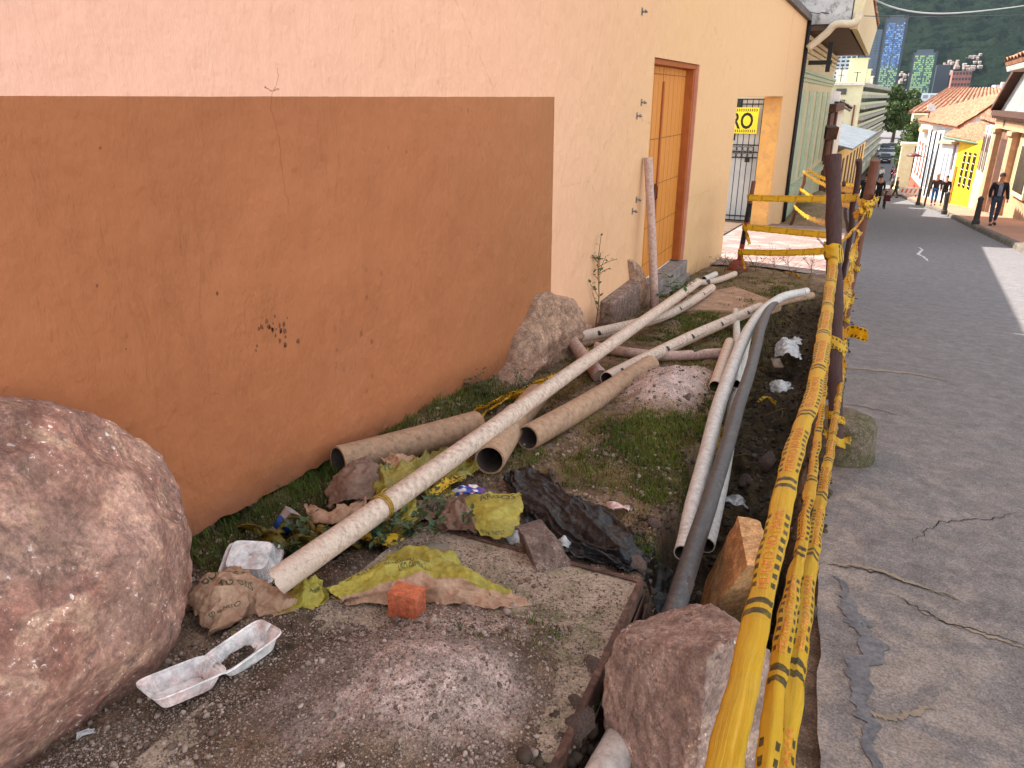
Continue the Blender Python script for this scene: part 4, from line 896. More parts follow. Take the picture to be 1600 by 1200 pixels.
sack('kraft_sack', [
    [(292, 935, .02), (330, 898, .07), (378, 893, .07), (415, 915, .05), (440, 925, .04)],
    [(300, 955, .03), (345, 915, .10), (385, 915, .09), (420, 935, .06), (462, 950, .03)],
    [(322, 980, .02), (350, 950, .08), (395, 945, .05), (418, 958, .03), (470, 960, .015)],
    [(338, 992, .01), (352, 985, .03), (392, 965, .02), (425, 970, .01), (455, 968, .01)]],
    MKR, 'crumpled brown kraft sack with dark lettering beside the boulder', crum=.0075, cs=22, fold=.006, fs=9, seed=23, n=110, m=120, edge=.014, pleat=.018, pf=4, pl=3.,
    prints=[('BOLSAS DE', .20, .16, (0, .085), (-.15, .0)), ('TO GRIS', .42, .24, (0, .085), (-.15, 0)), ('50 kg NETO', .70, .12, (0, .05), (-.09, 0))])
sack('yellow_sack', [
    [(440, 935, .03), (470, 915, .07), (500, 918, .05)], [(430, 955, .02), (470, 940, .06), (508, 935, .03)], [(428, 965, .01), (455, 962, .02), (498, 955, .01)]],
    MYL, 'yellow green corner of a sack beside the near end of the long pipe', crum=.0075, cs=22, fold=.006, fs=9, seed=27, n=60, m=60, edge=.012, pleat=.014, pf=3.5, pl=2.5, prints=[('ARG', .36, .62, (0, .16), (-.16, 0))])
sack('yellow_sack', [[(362, 995, .006), (380, 990, .02), (398, 990, .01)], [(366, 1002, .004), (382, 1000, .018), (396, 998, .006)]], MYL, 'small yellow scrap of sack beside the open foam box', crum=.004, cs=20, seed=28, n=26, m=30, edge=.008)
sack('kraft_sack', [
    [(520, 750, .08), (545, 728, .16), (575, 722, .17), (598, 735, .12)],
    [(517, 775, .08), (545, 752, .16), (578, 745, .16), (604, 765, .10)],
    [(522, 800, .05), (548, 785, .10), (575, 780, .10), (590, 790, .06)]],
    MKD, 'upright folded brown kraft sack leaning at the open end of the wall side clay pipe', crum=.0075, cs=22, fold=.006, fs=6, seed=31, n=70, m=70, edge=.02, pleat=.014, pf=3.5, pl=2.5)
sack('kraft_sack', [
    [(478, 785, .05), (520, 800, .08), (560, 785, .09), (572, 775, .08)],
    [(482, 805, .05), (520, 815, .09), (550, 805, .09), (570, 795, .08)],
    [(490, 820, .02), (520, 824, .05), (545, 818, .05), (560, 812, .03)]],
    MKR, 'flat torn brown kraft flap beside the plastic cup', crum=.0075, cs=22, fold=.006, fs=7, seed=37, n=60, m=60, edge=.02, pleat=.014, pf=3.5, pl=2.5)
sack('yellow_film', [
    [(575, 745, .10), (600, 728, .13), (650, 720, .10), (700, 715, .07), (730, 712, .03)],
    [(580, 765, .10), (620, 750, .14), (660, 740, .11), (705, 735, .08), (735, 730, .04)],
    [(600, 790, .05), (630, 775, .11), (665, 760, .08), (700, 755, .06), (738, 745, .02)]],
    MOL, 'heap of olive yellow plastic film behind the long cream pipe', 'plastic film', crum=.006, cs=18, fold=.012, fs=9, seed=41, n=120, m=140, edge=.02, pleat=.026, pf=8, pl=2.5, prints=[('PELIGRO', .3, .2, (0, .06), (-.12, 0))])
sack('yellow_film', [
    [(605, 800, .06), (625, 785, .09), (655, 785, .09)], [(600, 825, .04), (628, 815, .08), (650, 808, .07)], [(608, 840, .01), (628, 838, .02), (642, 830, .02)]],
    MYL, 'crumpled bright yellow film just right of the cord on the long pipe', 'plastic film', crum=.0075, cs=22, fold=.006, fs=7, seed=43, n=60, m=60, edge=.02, pleat=.014, pf=3.5, pl=2.5)
n_ = NT('striped cloth'); wv = n_.n('ShaderNodeTexWave'); wv.inputs['Scale'].default_value = 22; wv.inputs['Distortion'].default_value = 6; n_.l(n_.tc.outputs['Object'], wv.inputs['Vector'])
MCAM = n_.out(n_.ramp(wv.outputs['Fac'], [(.35, R(62, 56, 48)), (.5, R(168, 144, 122)), (.7, R(96, 84, 72))]), .9)
sack('striped_rag', [
    [(652, 775, .06), (675, 768, .09), (700, 775, .07)], [(655, 795, .06), (680, 790, .09), (704, 790, .06)], [(668, 812, .02), (688, 812, .04), (704, 806, .03)]],
    MCAM, 'dark and tan striped rag beside the brown sack fold', 'rag', crum=.004, cs=18, fold=.006, fs=8, seed=47, n=50, m=50, edge=.02, pleat=.014, pf=3.5, pl=2.5)
n_ = NT('printed wrapper'); MWR = n_.out(n_.ramp(n_.noise(16, 2, .4), [(.42, R(226, 220, 220)), (.47, R(60, 84, 170)), (.55, R(52, 70, 150)), (.6, R(170, 50, 50)), (.64, R(224, 220, 216))]), .35, n_.bump(n_.noise(40, 4), .4, .004))
sack('wrapper', [[(703, 768, .03), (725, 760, .07), (752, 762, .05)], [(705, 784, .03), (728, 775, .07), (758, 776, .04)]], MWR, 'blue red and white plastic wrapper between the film and the ARGOS flap', 'wrapper', crum=.010, cs=16, fold=.008, fs=9, seed=51, n=50, m=50, edge=.015)
sack('black_plastic_bag', [
    [(788, 748, .01), (800, 738, .03), (815, 733, .05), (832, 738, .03), (848, 748, .01)],
    [(800, 775, .01), (822, 766, .03), (845, 758, .05), (868, 768, .03), (892, 778, .01)],
    [(822, 808, .01), (850, 796, .04), (880, 788, .04), (915, 788, .04), (945, 792, .01)],
    [(842, 836, .01), (872, 828, .03), (905, 816, .05), (942, 815, .03), (972, 822, .01)],
    [(890, 868, .01), (918, 858, .03), (945, 846, .05), (968, 842, .04), (985, 848, .01)],
    [(950, 880, .01), (968, 876, .03), (982, 872, .04), (994, 872, .01), (1000, 876, -.03)],
    [(985, 900, .0), (993, 898, -.02), (1000, 895, -.05), (1004, 895, -.09), (1008, 898, -.12)]],
    MBAG, 'long crumpled black plastic bag spread between the cover and the grass', 'plastic bag', crum=.004, cs=26, fold=.006, fs=12, seed=55, n=190, m=150, edge=.02, pleat=.020, pf=6, pl=3.2)
sack('black_plastic_bag', [
    [(1005, 895, -.15), (1022, 880, -.10), (1040, 900, -.2)], [(1008, 940, -.2), (1030, 930, -.16), (1060, 925, -.22)], [(1005, 985, -.25), (1040, 965, -.2), (1085, 955, -.26)]],
    MBAG, 'crumpled black plastic film stuffed down in the trench beside the cut stone', 'plastic bag', crum=.022, cs=12, fold=.02, fs=8, seed=57, n=70, m=70, edge=.03)
MCLR = M('clear wrinkled film', R(206, 204, 204), R(170, 168, 166), 12, .25, .6, 40, .008, spec=.6)
for rows, lab, sd in ((([(1212, 540, -.2), (1228, 530, -.14), (1245, 540, -.18)], [(1212, 560, -.22), (1232, 555, -.14), (1252, 565, -.2)]), 'larger clear plastic bag lying in the far part of the trench', 61),
                      (([(1205, 600, -.22), (1220, 596, -.16), (1234, 600, -.2)], [(1206, 614, -.24), (1222, 612, -.16), (1235, 610, -.22)]), 'small white plastic bag lying in the middle of the trench', 62),
                      (([(1140, 778, -.3), (1155, 776, -.26), (1165, 782, -.3)], [(1122, 788, -.3), (1145, 790, -.28), (1162, 792, -.32)]), 'scrap of clear film in the trench beside the dark grey pipe', 63),
                      (([(1234, 530, -.22), (1242, 528, -.18), (1250, 532, -.2)], [(1236, 538, -.22), (1244, 538, -.18), (1254, 540, -.2)]), 'tiny clear scrap beyond the larger clear bag in the trench', 64),
                      (([(790, 838, .03), (800, 828, .05), (812, 832, .05)], [(795, 850, .02), (806, 850, .03), (815, 848, .03)]), 'white paper scrap just left of the grey rock', 65),
                      (([(868, 845, .02), (878, 842, .04), (890, 848, .03)], [(872, 856, .01), (882, 856, .02), (892, 858, .01)]), 'white paper scrap just right of the grey rock', 66),
                      (([(946, 788, .0), (962, 788, .03), (980, 794, .0)], [(950, 796, .0), (966, 798, .02), (982, 802, .0)]), 'small red and white paper scrap on the grassy bank', 67),
                      (([(125, 1148, .006), (138, 1138, .012), (150, 1138, .006)], [(124, 1158, .004), (134, 1152, .008), (142, 1150, .004)]), 'pale plastic shard at the foot of the boulder', 68)):
    mt = M('pink paper scrap', R(214, 150, 140), R(226, 220, 214), 40, .6, .2) if sd == 67 else MCLR
    sack('plastic_scrap' if sd < 65 or sd == 68 else 'paper_scrap', rows, mt, lab, 'litter', crum=.008 if sd > 64 else .014, cs=18, fold=.006, fs=12, seed=sd, n=34, m=34, edge=.015, lift=.002)
# foam food boxes
MFOAM = M('white foam', R(238, 234, 230), R(224, 214, 210), 4, .6, .15, 120, .002, c3=R(224, 190, 182), grain=20); MFPK = M('dusty pink white foam', R(226, 196, 188), R(214, 182, 174), 6, .65, .15, 100, .002, spk=R(150, 120, 112), sps=120, spt=.68)
def tray(mb, sx, sy, h, m=96, ribs=30, rim=.012, th=.003, taper=.78):
    t = np.linspace(0, 2*pi, m, endpoint=False); c, s_ = np.cos(t), np.sin(t); e = .32
    ux, uy = np.sign(c)*np.abs(c)**e, np.sign(s_)*np.abs(s_)**e
    rib = .5+.5*np.cos(t*ribs)
    prof = [(1, 0, rim, 0), (1, 0, rim, -.004), (1, 0, .001, -.006), (1, .0, 0, -.01), (.97, 1, 0, -h*.25), (.90, 1, 0, -h*.6), (taper+.02, 1, 0, -h*.93), (taper, 0, 0, -h), (taper*.5, 0, 0, -h*1.0), (.02, 0, 0, -h*1.0)]
    V = []; 
    for k, rb, ex, z in prof:
        V.append(np.stack([ux*(sx*k+ex-.004*rb*rib), uy*(sy*k+ex-.004*rb*rib), np.full(m, z)], -1))
    V = np.array(V); V = np.concatenate([V, V[:, :1]], 1); mb.grid(V)
def place(mb, Mx): mb.v = [tuple(Mx @ Vector(p)) for p in mb.v]
def solid(o, th): sd = o.modifiers.new('thick', 'SOLIDIFY'); sd.thickness = th; sd.offset = 0; return o
c = G(392, 880, .045)
fbx = thing('foam_box', 'closed white foam food box lying upside down on the weeds by the wall', 'food box', (c[0], c[1], c[2]-.03))
mb = MB(); tray(mb, .098, .086, .052); place(mb, Matrix.Translation(c) @ Matrix.Rotation(.22, 4, 'Y') @ Matrix.Rotation(.22, 4, 'X') @ Matrix.Rotation(.5, 4, 'Z') @ Matrix.Rotation(pi, 4, 'X')); solid(mb.build('lid', MFOAM, fbx, smooth=True, auto=50), .003)
mb = MB(); tray(mb, .098, .086, .03, rim=.014); place(mb, Matrix.Translation(c-[0, 0, .004]) @ Matrix.Rotation(.22, 4, 'Y') @ Matrix.Rotation(.22, 4, 'X') @ Matrix.Rotation(.5, 4, 'Z')); solid(mb.build('base', MFPK, fbx, smooth=True, auto=50), .003)
ca, cb = G(284, 1056, .088), G(378, 1008, .090)
fb2 = thing('foam_box', 'open white foam food box holding dirt on the gravel beside the boulder', 'food box', (ca+cb)/2-[0, 0, .03])
ang = math.atan2((cb-ca)[1], (cb-ca)[0])
for nm, cc, tl, rr in (('tray', cb, .30, .10), ('lid', ca, -.50, -.12)):
    mb = MB(); tray(mb, .098, .066, .050); place(mb, Matrix.Translation(cc) @ Matrix.Rotation(ang, 4, 'Z') @ Matrix.Rotation(-.16, 4, 'X') @ Matrix.Rotation(-tl*.35, 4, 'Y')); solid(mb.build(nm, MFOAM, fb2, smooth=True, auto=50), .003)
xx, yy = np.meshgrid(np.linspace(-1, 1, 40), np.linspace(-1, 1, 30), indexing='ij'); dm = np.stack([xx*.052, yy*.034, -.043+.008*fbm(np.stack([xx, yy], -1), 2.5, 4, 3)-.012*(xx**2+yy**2)], -1)
mb = MB(); mb.grid(dm); place(mb, Matrix.Translation(cb) @ Matrix.Rotation(ang, 4, 'Z') @ Matrix.Rotation(-.16, 4, 'X') @ Matrix.Rotation(-.1, 4, 'Y')); mb.build('dirt', M('dark grit', R(92, 82, 72), R(60, 54, 48), 60, .95, .8, 150, .006, spk=R(130, 118, 106)), fb2, smooth=True)
# plastic cup
c = G(448, 815, .05); n_ = NT('cup'); xz = n_.n('ShaderNodeSeparateXYZ'); n_.l(n_.tc.outputs['Object'], xz.inputs[0])
MCUP = M('cloudy clear plastic', R(196, 176, 170), R(160, 138, 132), 12, .2, .2, 50, .003, spec=.6); MBL = M('blue printed label', R(40, 84, 150), R(30, 66, 128), 20, .35, 0)
cup = thing('plastic_cup', 'clear plastic cup with blue label lying in the weeds by the wall', 'cup', c-[0, 0, .05])
mx = Matrix.Translation(c) @ Matrix.Rotation(-.75, 4, 'X') @ Matrix.Rotation(.35, 4, 'Y')
mb = MB(); t = np.linspace(0, 2*pi, 33)
mb.grid([[(r*cos(a), r*sin(a), z) for a in t] for r, z in ((.047, .05), (.045, .048), (.042, .0), (.037, -.055), (.036, -.056), (.002, -.056))]); place(mb, mx); solid(mb.build('cup_body', MCUP, cup, smooth=True), .0015)
mb = MB(); mb.grid([[(r*cos(a), r*sin(a), z) for a in t[:24]] for r, z in ((.0445, .012), (.040, -.045))]); place(mb, mx @ Matrix.Rotation(-2.6, 4, 'Z')); solid(mb.build('label_band', MBL, cup, smooth=True), .001)
# the red brick standing on end
MBRK = M('fired orange brick', R(200, 112, 78), R(180, 92, 62), 9, .85, .6, 60, .004, grain=60, spk=R(150, 70, 48), sps=90, spt=.66, c3=R(216, 132, 92))
c = G(630, 978, .0); mb = MB(); mb.box((c[0], c[1]+.03, c[2]+.045), (.112, .08, .175), rz=.10, rx=-.05); o = mb.build('brick', MBRK, bevel=.004); tag(o, 'single orange brick standing upright on the gravel in front of the yellow sack', 'brick')
# ================================================================== POSTS
MPOST = wood('purple brown round post', R(84, 58, 54), R(60, 42, 40), 3, (10, 10, 1), .8, .8); MPOL = wood('red brown round pole', R(132, 88, 70), R(100, 66, 54), 3, (9, 9, 1), .8, .8)
def pole(name, top, bot, r0, r1, mat, lab, seed=1, amp=.006, head=0, group=None):
    n_ = 40; P = np.linspace(0, 1, n_)[:, None]*(np.array(top)-np.array(bot))+np.array(bot); L = np.linalg.norm(np.array(top)-np.array(bot))
    P[:, 0] += amp*vn(np.stack([np.linspace(0, L*4, n_), np.zeros(n_)], -1), 1, seed); P[:, 1] += amp*vn(np.stack([np.linspace(0, L*4, n_), np.ones(n_)*9], -1), 1, seed)
    rs = np.linspace(r1, r0, n_)*(1+.06*vn(np.stack([np.linspace(0, L*9, n_), np.zeros(n_)], -1), 1, seed+3))
    if head: rs[-2:] *= head
    mb = MB(); mb.tube(P, list(rs), 18); Vv_ = np.array(mb.v); Vv_ += .0025*fbm(Vv_*np.array([1, 1, .2]), 60, 3, seed)[:, None]*np.array([1, 1, 0]); mb.v = [tuple(p) for p in Vv_]
    o = mb.build(name, mat, smooth=True, auto=50); return tag(o, lab, 'post', group)
PB = G(1306, 700, .20); PT = at(1301, 243, 3.85)
pole('wooden_post', PT, PB, .040, .037, MPOST, 'thick purple brown wooden post set in a mossy concrete block', 3, .008, head=1.12)
bc = G(1311, 712, 0); bc[2] = float(zroad(bc[1]))-.01
mb = MB(); mb.lathe([(.02, -.01), (.185, 0), (.192, .03), (.180, .13), (.170, .22), (.152, .258), (.11, .274), (.03, .28)], bc, 40)
Vv_ = np.array(mb.v); Vv_ += .008*fbm(Vv_, 12, 4, 5)[:, None]; mb.v = [tuple(p) for p in Vv_]
MBLK = M('mossy cast concrete', R(118, 104, 88), R(94, 86, 62), 9, .95, 1., 30, .015, grain=30, c3=R(92, 88, 58), spk=R(160, 144, 128))
o = mb.build('concrete_block', MBLK, smooth=True); tag(o, 'bucket shaped mossy concrete block holding the thick post on the road edge', 'concrete base')
CT, CB = at(1368, 250, 5.55), at(1304, 580, 6.55); CB[2] = -SL*CB[1]-.05
pole('wooden_post', CT, CB, .036, .036, MPOL, 'red brown round pole leaning to the right behind the thick post', 5, .01)
BT, BB_ = at(1343, 250, 9.0), at(1315, 462, 10.4); BB_[2] = -SL*BB_[1]-.1
pole('wooden_post', BT, BB_, .035, .035, MPOST, 'thin dark pole standing between the thick post and the leaning pole', 6, .015)
AT, AB = at(1178, 283, 11.9), at(1153, 420, 12.6)
mb = MB(); tube_ = lambda a, b, r0: mb.tube([AB+(AT-AB)*a, AB+(AT-AB)*b], r0, 12)
stk = thing('striped_post', 'short red and black post with a wooden top at the corner of the wall', 'post', AB)
for a_, b_, m_, nm in ((0, .30, M('faded red paint', R(168, 60, 48), R(140, 50, 42), 20, .6, .2), 'red_section'), (.30, .47, MBLACK, 'black_section'), (.47, .55, None, 'red_section'), (.55, .76, MBLACK, 'black_section'), (.76, 1.0, MPOL, 'wooden_top')):
    if nm == 'red_section': mred = m_ or mred; m_ = mred
    mb = MB(); mb.tube([AB+(AT-AB)*a_, AB+(AT-AB)*b_], .042 if nm != 'wooden_top' else .034, 12); mb.build(nm, m_, stk, smooth=True, auto=40)
mb = MB(); mb.lathe([(.18, -.06), (.18, .02), (.15, .10), (.08, .15), (.03, .16)], AB, 20); mb.build('domed_base', M('dusty red plastic', R(150, 66, 56), R(120, 56, 48), 9, .7, .4, 30), stk, smooth=True)
S2T, S2B = at(1259, 271, 18), at(1236, 352, 20.5); pole('wooden_stake', S2T, S2B, .04, .04, MPOL, 'leaning wooden stake in front of the pale green shutters', 8, .02)
pole('wooden_stake', at(1318, 285, 14), at(1323, 360, 15.5), .035, .035, MPOST, 'thin crooked dark stake between the two tall posts', 9, .03)
# ================================================================== BARRIER TAPE
def tape_mat(nm='yellow barrier tape', ink=1., y1=(252, 210, 34)):
    n = NT(nm); uv = n.tc.outputs['UV']; xy = n.n('ShaderNodeSeparateXYZ'); n.l(uv, xy.inputs[0]); u, v = xy.outputs[0], xy.outputs[1]
    y = n.mix(n.noise(3, 4, .6), R(*y1), R(y1[0]-16, y1[1]-22, 44))
    y = n.mix(n.math('MULTIPLY', n.ramp(n.noise(9, 6, .7), [(.5, 0), (.75, 1)]), .35), y, R(232, 200, 120))
    y = n.mix(n.math('MULTIPLY', n.ramp(n.noise(30, 8, .8), [(.5, 0), (.8, 1)]), .25), y, R(176, 136, 60))
    m = n.math('FRACT', n.math('MULTIPLY', u, 1/.45))                       # one printed unit every 45 cm
    sq = n.math('LESS_THAN', n.math('FRACT', n.math('MULTIPLY', m, 15.)), .52)
    row = n.math('MAXIMUM', n.math('MULTIPLY', n.math('GREATER_THAN', v, .06), n.math('LESS_THAN', v, .24)), n.math('MULTIPLY', n.math('GREATER_THAN', v, .76), n.math('LESS_THAN', v, .94)))
    span = n.math('MULTIPLY', n.math('GREATER_THAN', m, .17), n.math('LESS_THAN', m, .80))
    a = n.math('MULTIPLY', n.math('MULTIPLY', sq, row), span)
    bar = n.math('MAXIMUM', n.math('MULTIPLY', n.math('GREATER_THAN', m, .02), n.math('LESS_THAN', m, .055)), n.math('MULTIPLY', n.math('GREATER_THAN', m, .085), n.math('LESS_THAN', m, .12)))
    k = n.math('MAXIMUM', a, n.math('MULTIPLY', bar, n.math('MULTIPLY', n.math('GREATER_THAN', v, .04), n.math('LESS_THAN', v, .96))))
    k = n.math('MULTIPLY', k, n.ramp(n.noise(60, 4, .6), [(.25, .55*ink), (.5, .92*ink)]))
    c = n.mix(k, y, R(62, 56, 44))
    n.b.inputs['Transmission Weight'].default_value = 0
    sb = n.n('ShaderNodeBsdfTranslucent'); n.l(c, sb.inputs[0]); mx_ = n.n('ShaderNodeMixShader'); mx_.inputs[0].default_value = .42
    m_ = n.out(c, .28, n.bump(n.noise(3, 7, .65, n.mapp((4, 3.5, 1), (0, 0, .35), uv), 1.2), .6, .01), .5)
    o_ = n.t.nodes['Material Output']; n.l(n.b.outputs[0], mx_.inputs[1]); n.l(sb.outputs[0], mx_.inputs[2]); n.l(mx_.outputs[0], o_.inputs[0])
    return m_
MTAPE = tape_mat(); MTAPF = tape_mat('brightened barrier tape', .55, (252, 224, 60)); MRED = M('red tape print', R(222, 134, 44), R(206, 112, 44), 30, .5, 0)  # far tapes' lighter yellow stands in for light they lack
TXT = text_mesh('PELIGRO NO PASAR', 1., .01)
def tape(name, pts, width, lab, roll=(0, 0), curl=.0, crumple=.0, letters=True, n=None, seed=1, fold=0, off=0., cat='barrier tape', group=None, thin=.0006, flip=False, wid=None, parent=None, plain=None, mat=None):
    """ribbon through world points; roll (radians) start->end or list; curl bends it into a half tube"""
    L = sum(np.linalg.norm(np.subtract(pts[i+1], pts[i])) for i in range(len(pts)-1)); n = n or int(max(24, min(240, L*60)))
    C = catmull(np.array(pts, float), n); T = np.gradient(C, axis=0); T /= np.linalg.norm(T, axis=1)[:, None]
    ro = catmull(np.array(roll, float)[:, None], n)[:, 0]; K = 9
    wd = catmull(np.array(wid, float)[:, None], n)[:, 0] if wid else np.full(n, width)
    s = np.concatenate([[0], np.cumsum(np.linalg.norm(np.diff(C, axis=0), axis=1))])+off
    P = np.zeros((n, K, 3)); vv = np.linspace(0, 1, K)
    S_ = np.cross(T, up); S_ /= np.linalg.norm(S_, axis=1)[:, None]; N_ = np.cross(S_, T)
    for i in range(n):
        a = S_[i]*cos(ro[i])+N_[i]*sin(ro[i]); b = -S_[i]*sin(ro[i])+N_[i]*cos(ro[i])
        for k in range(K):
            x = (vv[k]-.5)
            if curl: th = x*curl; px_, pz_ = sin(th)/curl, (cos(th)-1)/curl
            elif fold: px_, pz_ = x*.62, abs(x)*-fold
            else: px_, pz_ = x, 0
            P[i, k] = C[i]+(a*px_+b*pz_)*wd[i]
    if crumple:
        q = np.stack([np.repeat(s[:, None], K, 1)*14, np.repeat(vv[None]*1.3, n, 0)], -1)
        P += crumple*np.stack([fbm(q, 1, 3, seed+j*3) for j in range(3)], -1)
        q2 = q*np.array([.3, 3]); P += crumple*1.2*np.stack([ridged(q2, 1.5, 2, seed+31+j) for j in range(3)], -1)*.5
    if flip: vv = 1-vv
    t = parent or thing(name, lab, cat, C[0])
    if group: t['group'] = group
    su = s if plain is None else np.where(s < plain, plain-(plain-s)*.1, s)
    mb = MB(); mb.grid(P); mb.uv = [(su[i], vv[k]) for i in range(n) for k in range(K)]
    solid(mb.build('band', mat or MTAPE, t, smooth=True), thin)
    if letters:
        V_, F_ = TXT; w0 = V_[:, 0].max(); mb = MB()
        Nn = np.cross(np.gradient(P, axis=0), np.gradient(P, axis=1)); Nn /= np.linalg.norm(Nn, axis=-1)[..., None]+1e-9
        camv = np.array([0, 0, EYE])-P; sgn = np.where((Nn*camv).sum(-1) < 0, -1, 1)[..., None]; Nn = Nn*sgn
        u = math.ceil(off/.45-1)*.45
        while u < s[-1]:
            us = u+.45*.17+V_[:, 0]/w0*.45*.62; v_ = .33+V_[:, 1]/.72*.34
            if us.min() > max(s[0], plain or 0) and us.max() < s[-1]:
                fi = np.interp(us, s, np.arange(n)); kk = (1-v_ if flip else v_)*(K-1); i0 = np.minimum(fi.astype(int), n-2); k0 = np.clip(kk.astype(int), 0, K-2); fa = (fi-i0)[:, None]; fb_ = (kk-k0)[:, None]
                f = lambda A_: A_[i0, k0]*(1-fa)*(1-fb_)+A_[i0+1, k0]*fa*(1-fb_)+A_[i0, k0+1]*(1-fa)*fb_+A_[i0+1, k0+1]*fa*fb_
                mb.add(f(P)+f(Nn)*.0012, F_)
            u += .45
        if mb.v: mb.build('print', MRED, t)
    return t
W1 = .072
tape('barrier_tape', [at(1045, 1480, .58), at(1122, 1205, .78), at(1182, 950, 1.10), at(1240, 700, 1.65), at(1273, 600, 2.1), at(1290, 500, 2.8), at(1300, 430, 3.5), at(1302, 386, 3.98)], W1, 'nearest broad yellow barrier tape running from the bottom edge to the thick post', roll=(.25, .25, .2, .1, -.1, .3), curl=1.9, crumple=.0022, seed=2, off=.79, plain=1.352, wid=(.050, .049, .049, .052, .053, .055, .055), flip=True)
tape('barrier_tape', [at(1160, 1420, .88), at(1196, 1200, 1.02), at(1222, 1000, 1.25), at(1248, 850, 1.6), at(1270, 700, 2.2), at(1284, 600, 2.9), at(1296, 480, 4.0)], W1, 'middle yellow barrier tape with black squares along its edge', roll=(.1, .1, .15, .5, 1.0, .4), fold=.5, crumple=.003, seed=4, off=.105, wid=(.056, .054, .048, .046, .05, .05, .05), flip=True)
tape('barrier_tape', [at(1200, 1420, .92), at(1227, 1200, 1.08), at(1257, 960, 1.38), at(1284, 780, 2.0), at(1300, 690, 2.7), at(1310, 620, 3.6), at(1317, 575, 4.15)], W1, 'right hand yellow barrier tape reading PELIGRO NO PASAR over the asphalt', roll=(-.3, -.3, -.3, -.2, .0, .2), fold=.35, crumple=.003, seed=6, off=.076, wid=(.064, .062, .058, .050, .048, .045, .045), flip=True)
tape('barrier_tape', [at(1313, 588, 4.2), at(1318, 545, 4.3), at(1312, 500, 4.5), at(1322, 440, 5.0), at(1332, 400, 5.3), at(1342, 360, 5.6)], .05, 'twisted yellow tape strand between the thick post and the leaning pole', roll=(0, 2, 5, 7, 9, 12), crumple=.008, seed=8, letters=False)
tape('barrier_tape', [at(1318, 500, 4.8), at(1326, 460, 5.2), at(1330, 420, 5.6), at(1340, 385, 5.7)], .04, 'second twisted strand hanging beside the leaning pole', roll=(1, 3, 4, 8), crumple=.008, seed=9, letters=False)
tape('barrier_tape', [at(1303, 388, 4.02), at(1322, 372, 4.5), at(1345, 345, 5.2), at(1357, 318, 5.5)], .10, 'wrinkled yellow tape stretched from the thick post up to the leaning pole', roll=(1.2, 1.0, 1.2, 1.5), crumple=.007, seed=10, letters=True, off=.1, wid=(.07, .11, .09, .04))
def wrap(name, c, axis, r, w_, lab, turns=1.3, crumple=.004, tails=(), seed=1):
    axis = np.array(axis, float); axis /= np.linalg.norm(axis); a = np.cross(axis, (1, 0, 0)); a /= np.linalg.norm(a); b = np.cross(axis, a)
    t = thing(name, lab, 'barrier tape', c)
    th = np.linspace(0, turns*2*pi, 12*int(turns*3)); pts = [np.array(c)+(a*cos(x)+b*sin(x))*(r+.004+.002*x/6)+axis*(.02*(x/6.28)*math.sin(x)) for x in th]
    K = 7; P = np.zeros((len(th), K, 3))
    for i, p in enumerate(pts):
        for k in range(K): P[i, k] = p+axis*(k/(K-1)-.5)*w_*(.8+.3*math.sin(th[i]*1.7+seed))
    P += crumple*np.stack([fbm(P*40, 1, 3, seed+j) for j in range(3)], -1)
    mb = MB(); mb.grid(P); mb.uv = [(i*.015+seed*.1, k/(K-1)) for i in range(len(th)) for k in range(K)]; solid(mb.build('band', MTAPE, t, smooth=True), .0006)
    for tl in tails: tape('tail', tl[0], tl[1], '', roll=tl[2], crumple=.008, letters=False, seed=seed+5, parent=t, off=seed*.2)
    return t
ax = (PT-PB); on = lambda px, py: PB+(PT-PB)*((668-py)/(668-243))
wrap('tape_knot', on(0, 383), ax, .041, .09, 'tape wound round the upper part of the thick post', 1.6, seed=2)
wrap('tape_knot', on(0, 512), ax, .040, .06, 'tape knotted round the middle of the thick post with a loose forked end', 2.0, seed=3, tails=(([on(0, 512)+[.04, 0, 0], at(1322, 518, 4.2), at(1340, 520, 4.15), at(1356, 524, 4.1)], .07, (1.3, 1.4, 1.6, 1.3)),))
wrap('tape_knot', on(0, 620), ax, .040, .035, 'thin yellow tape ring low on the thick post', 2.2, seed=4)
wrap('tape_knot', on(0, 655), ax, .040, .05, 'tape tied at the foot of the thick post with its end lying on the block', 1.8, seed=5, tails=(([on(0, 655)+[.04, -.02, 0], at(1325, 680, 4.4), at(1342, 685, 4.38), at(1351, 697, 4.36)], .055, (0, .6, .2, .5)), ([on(0, 655)+[-.04, -.02, 0], at(1288, 662, 4.45), at(1278, 650, 4.4)], .04, (0, .6, 1.5))))
ax2 = CT-CB; on2 = lambda py: CB+(CT-CB)*((580-py)/(580-250))
for j, (py, w_, l_) in enumerate(((315, .12, 'tape bunched near the top of the leaning pole'), (403, .05, 'tape tied round the middle of the leaning pole'), (455, .10, 'wide tape wrap on the lower part of the leaning pole'), (488, .05, 'lowest tape knot on the leaning pole'))):
    wrap('tape_knot', on2(py), ax2, .038, w_, l_, 2., seed=10+j, tails=(([on2(py), at(1350, 322, 5.4), at(1362, 318, 5.4), at(1372, 312, 5.45)], .05, (0, 1, 2, 1)), ([on2(py), at(1345, 330, 5.3), at(1332, 340, 5.5)], .06, (0, 1, 2))) if j == 0 else ())
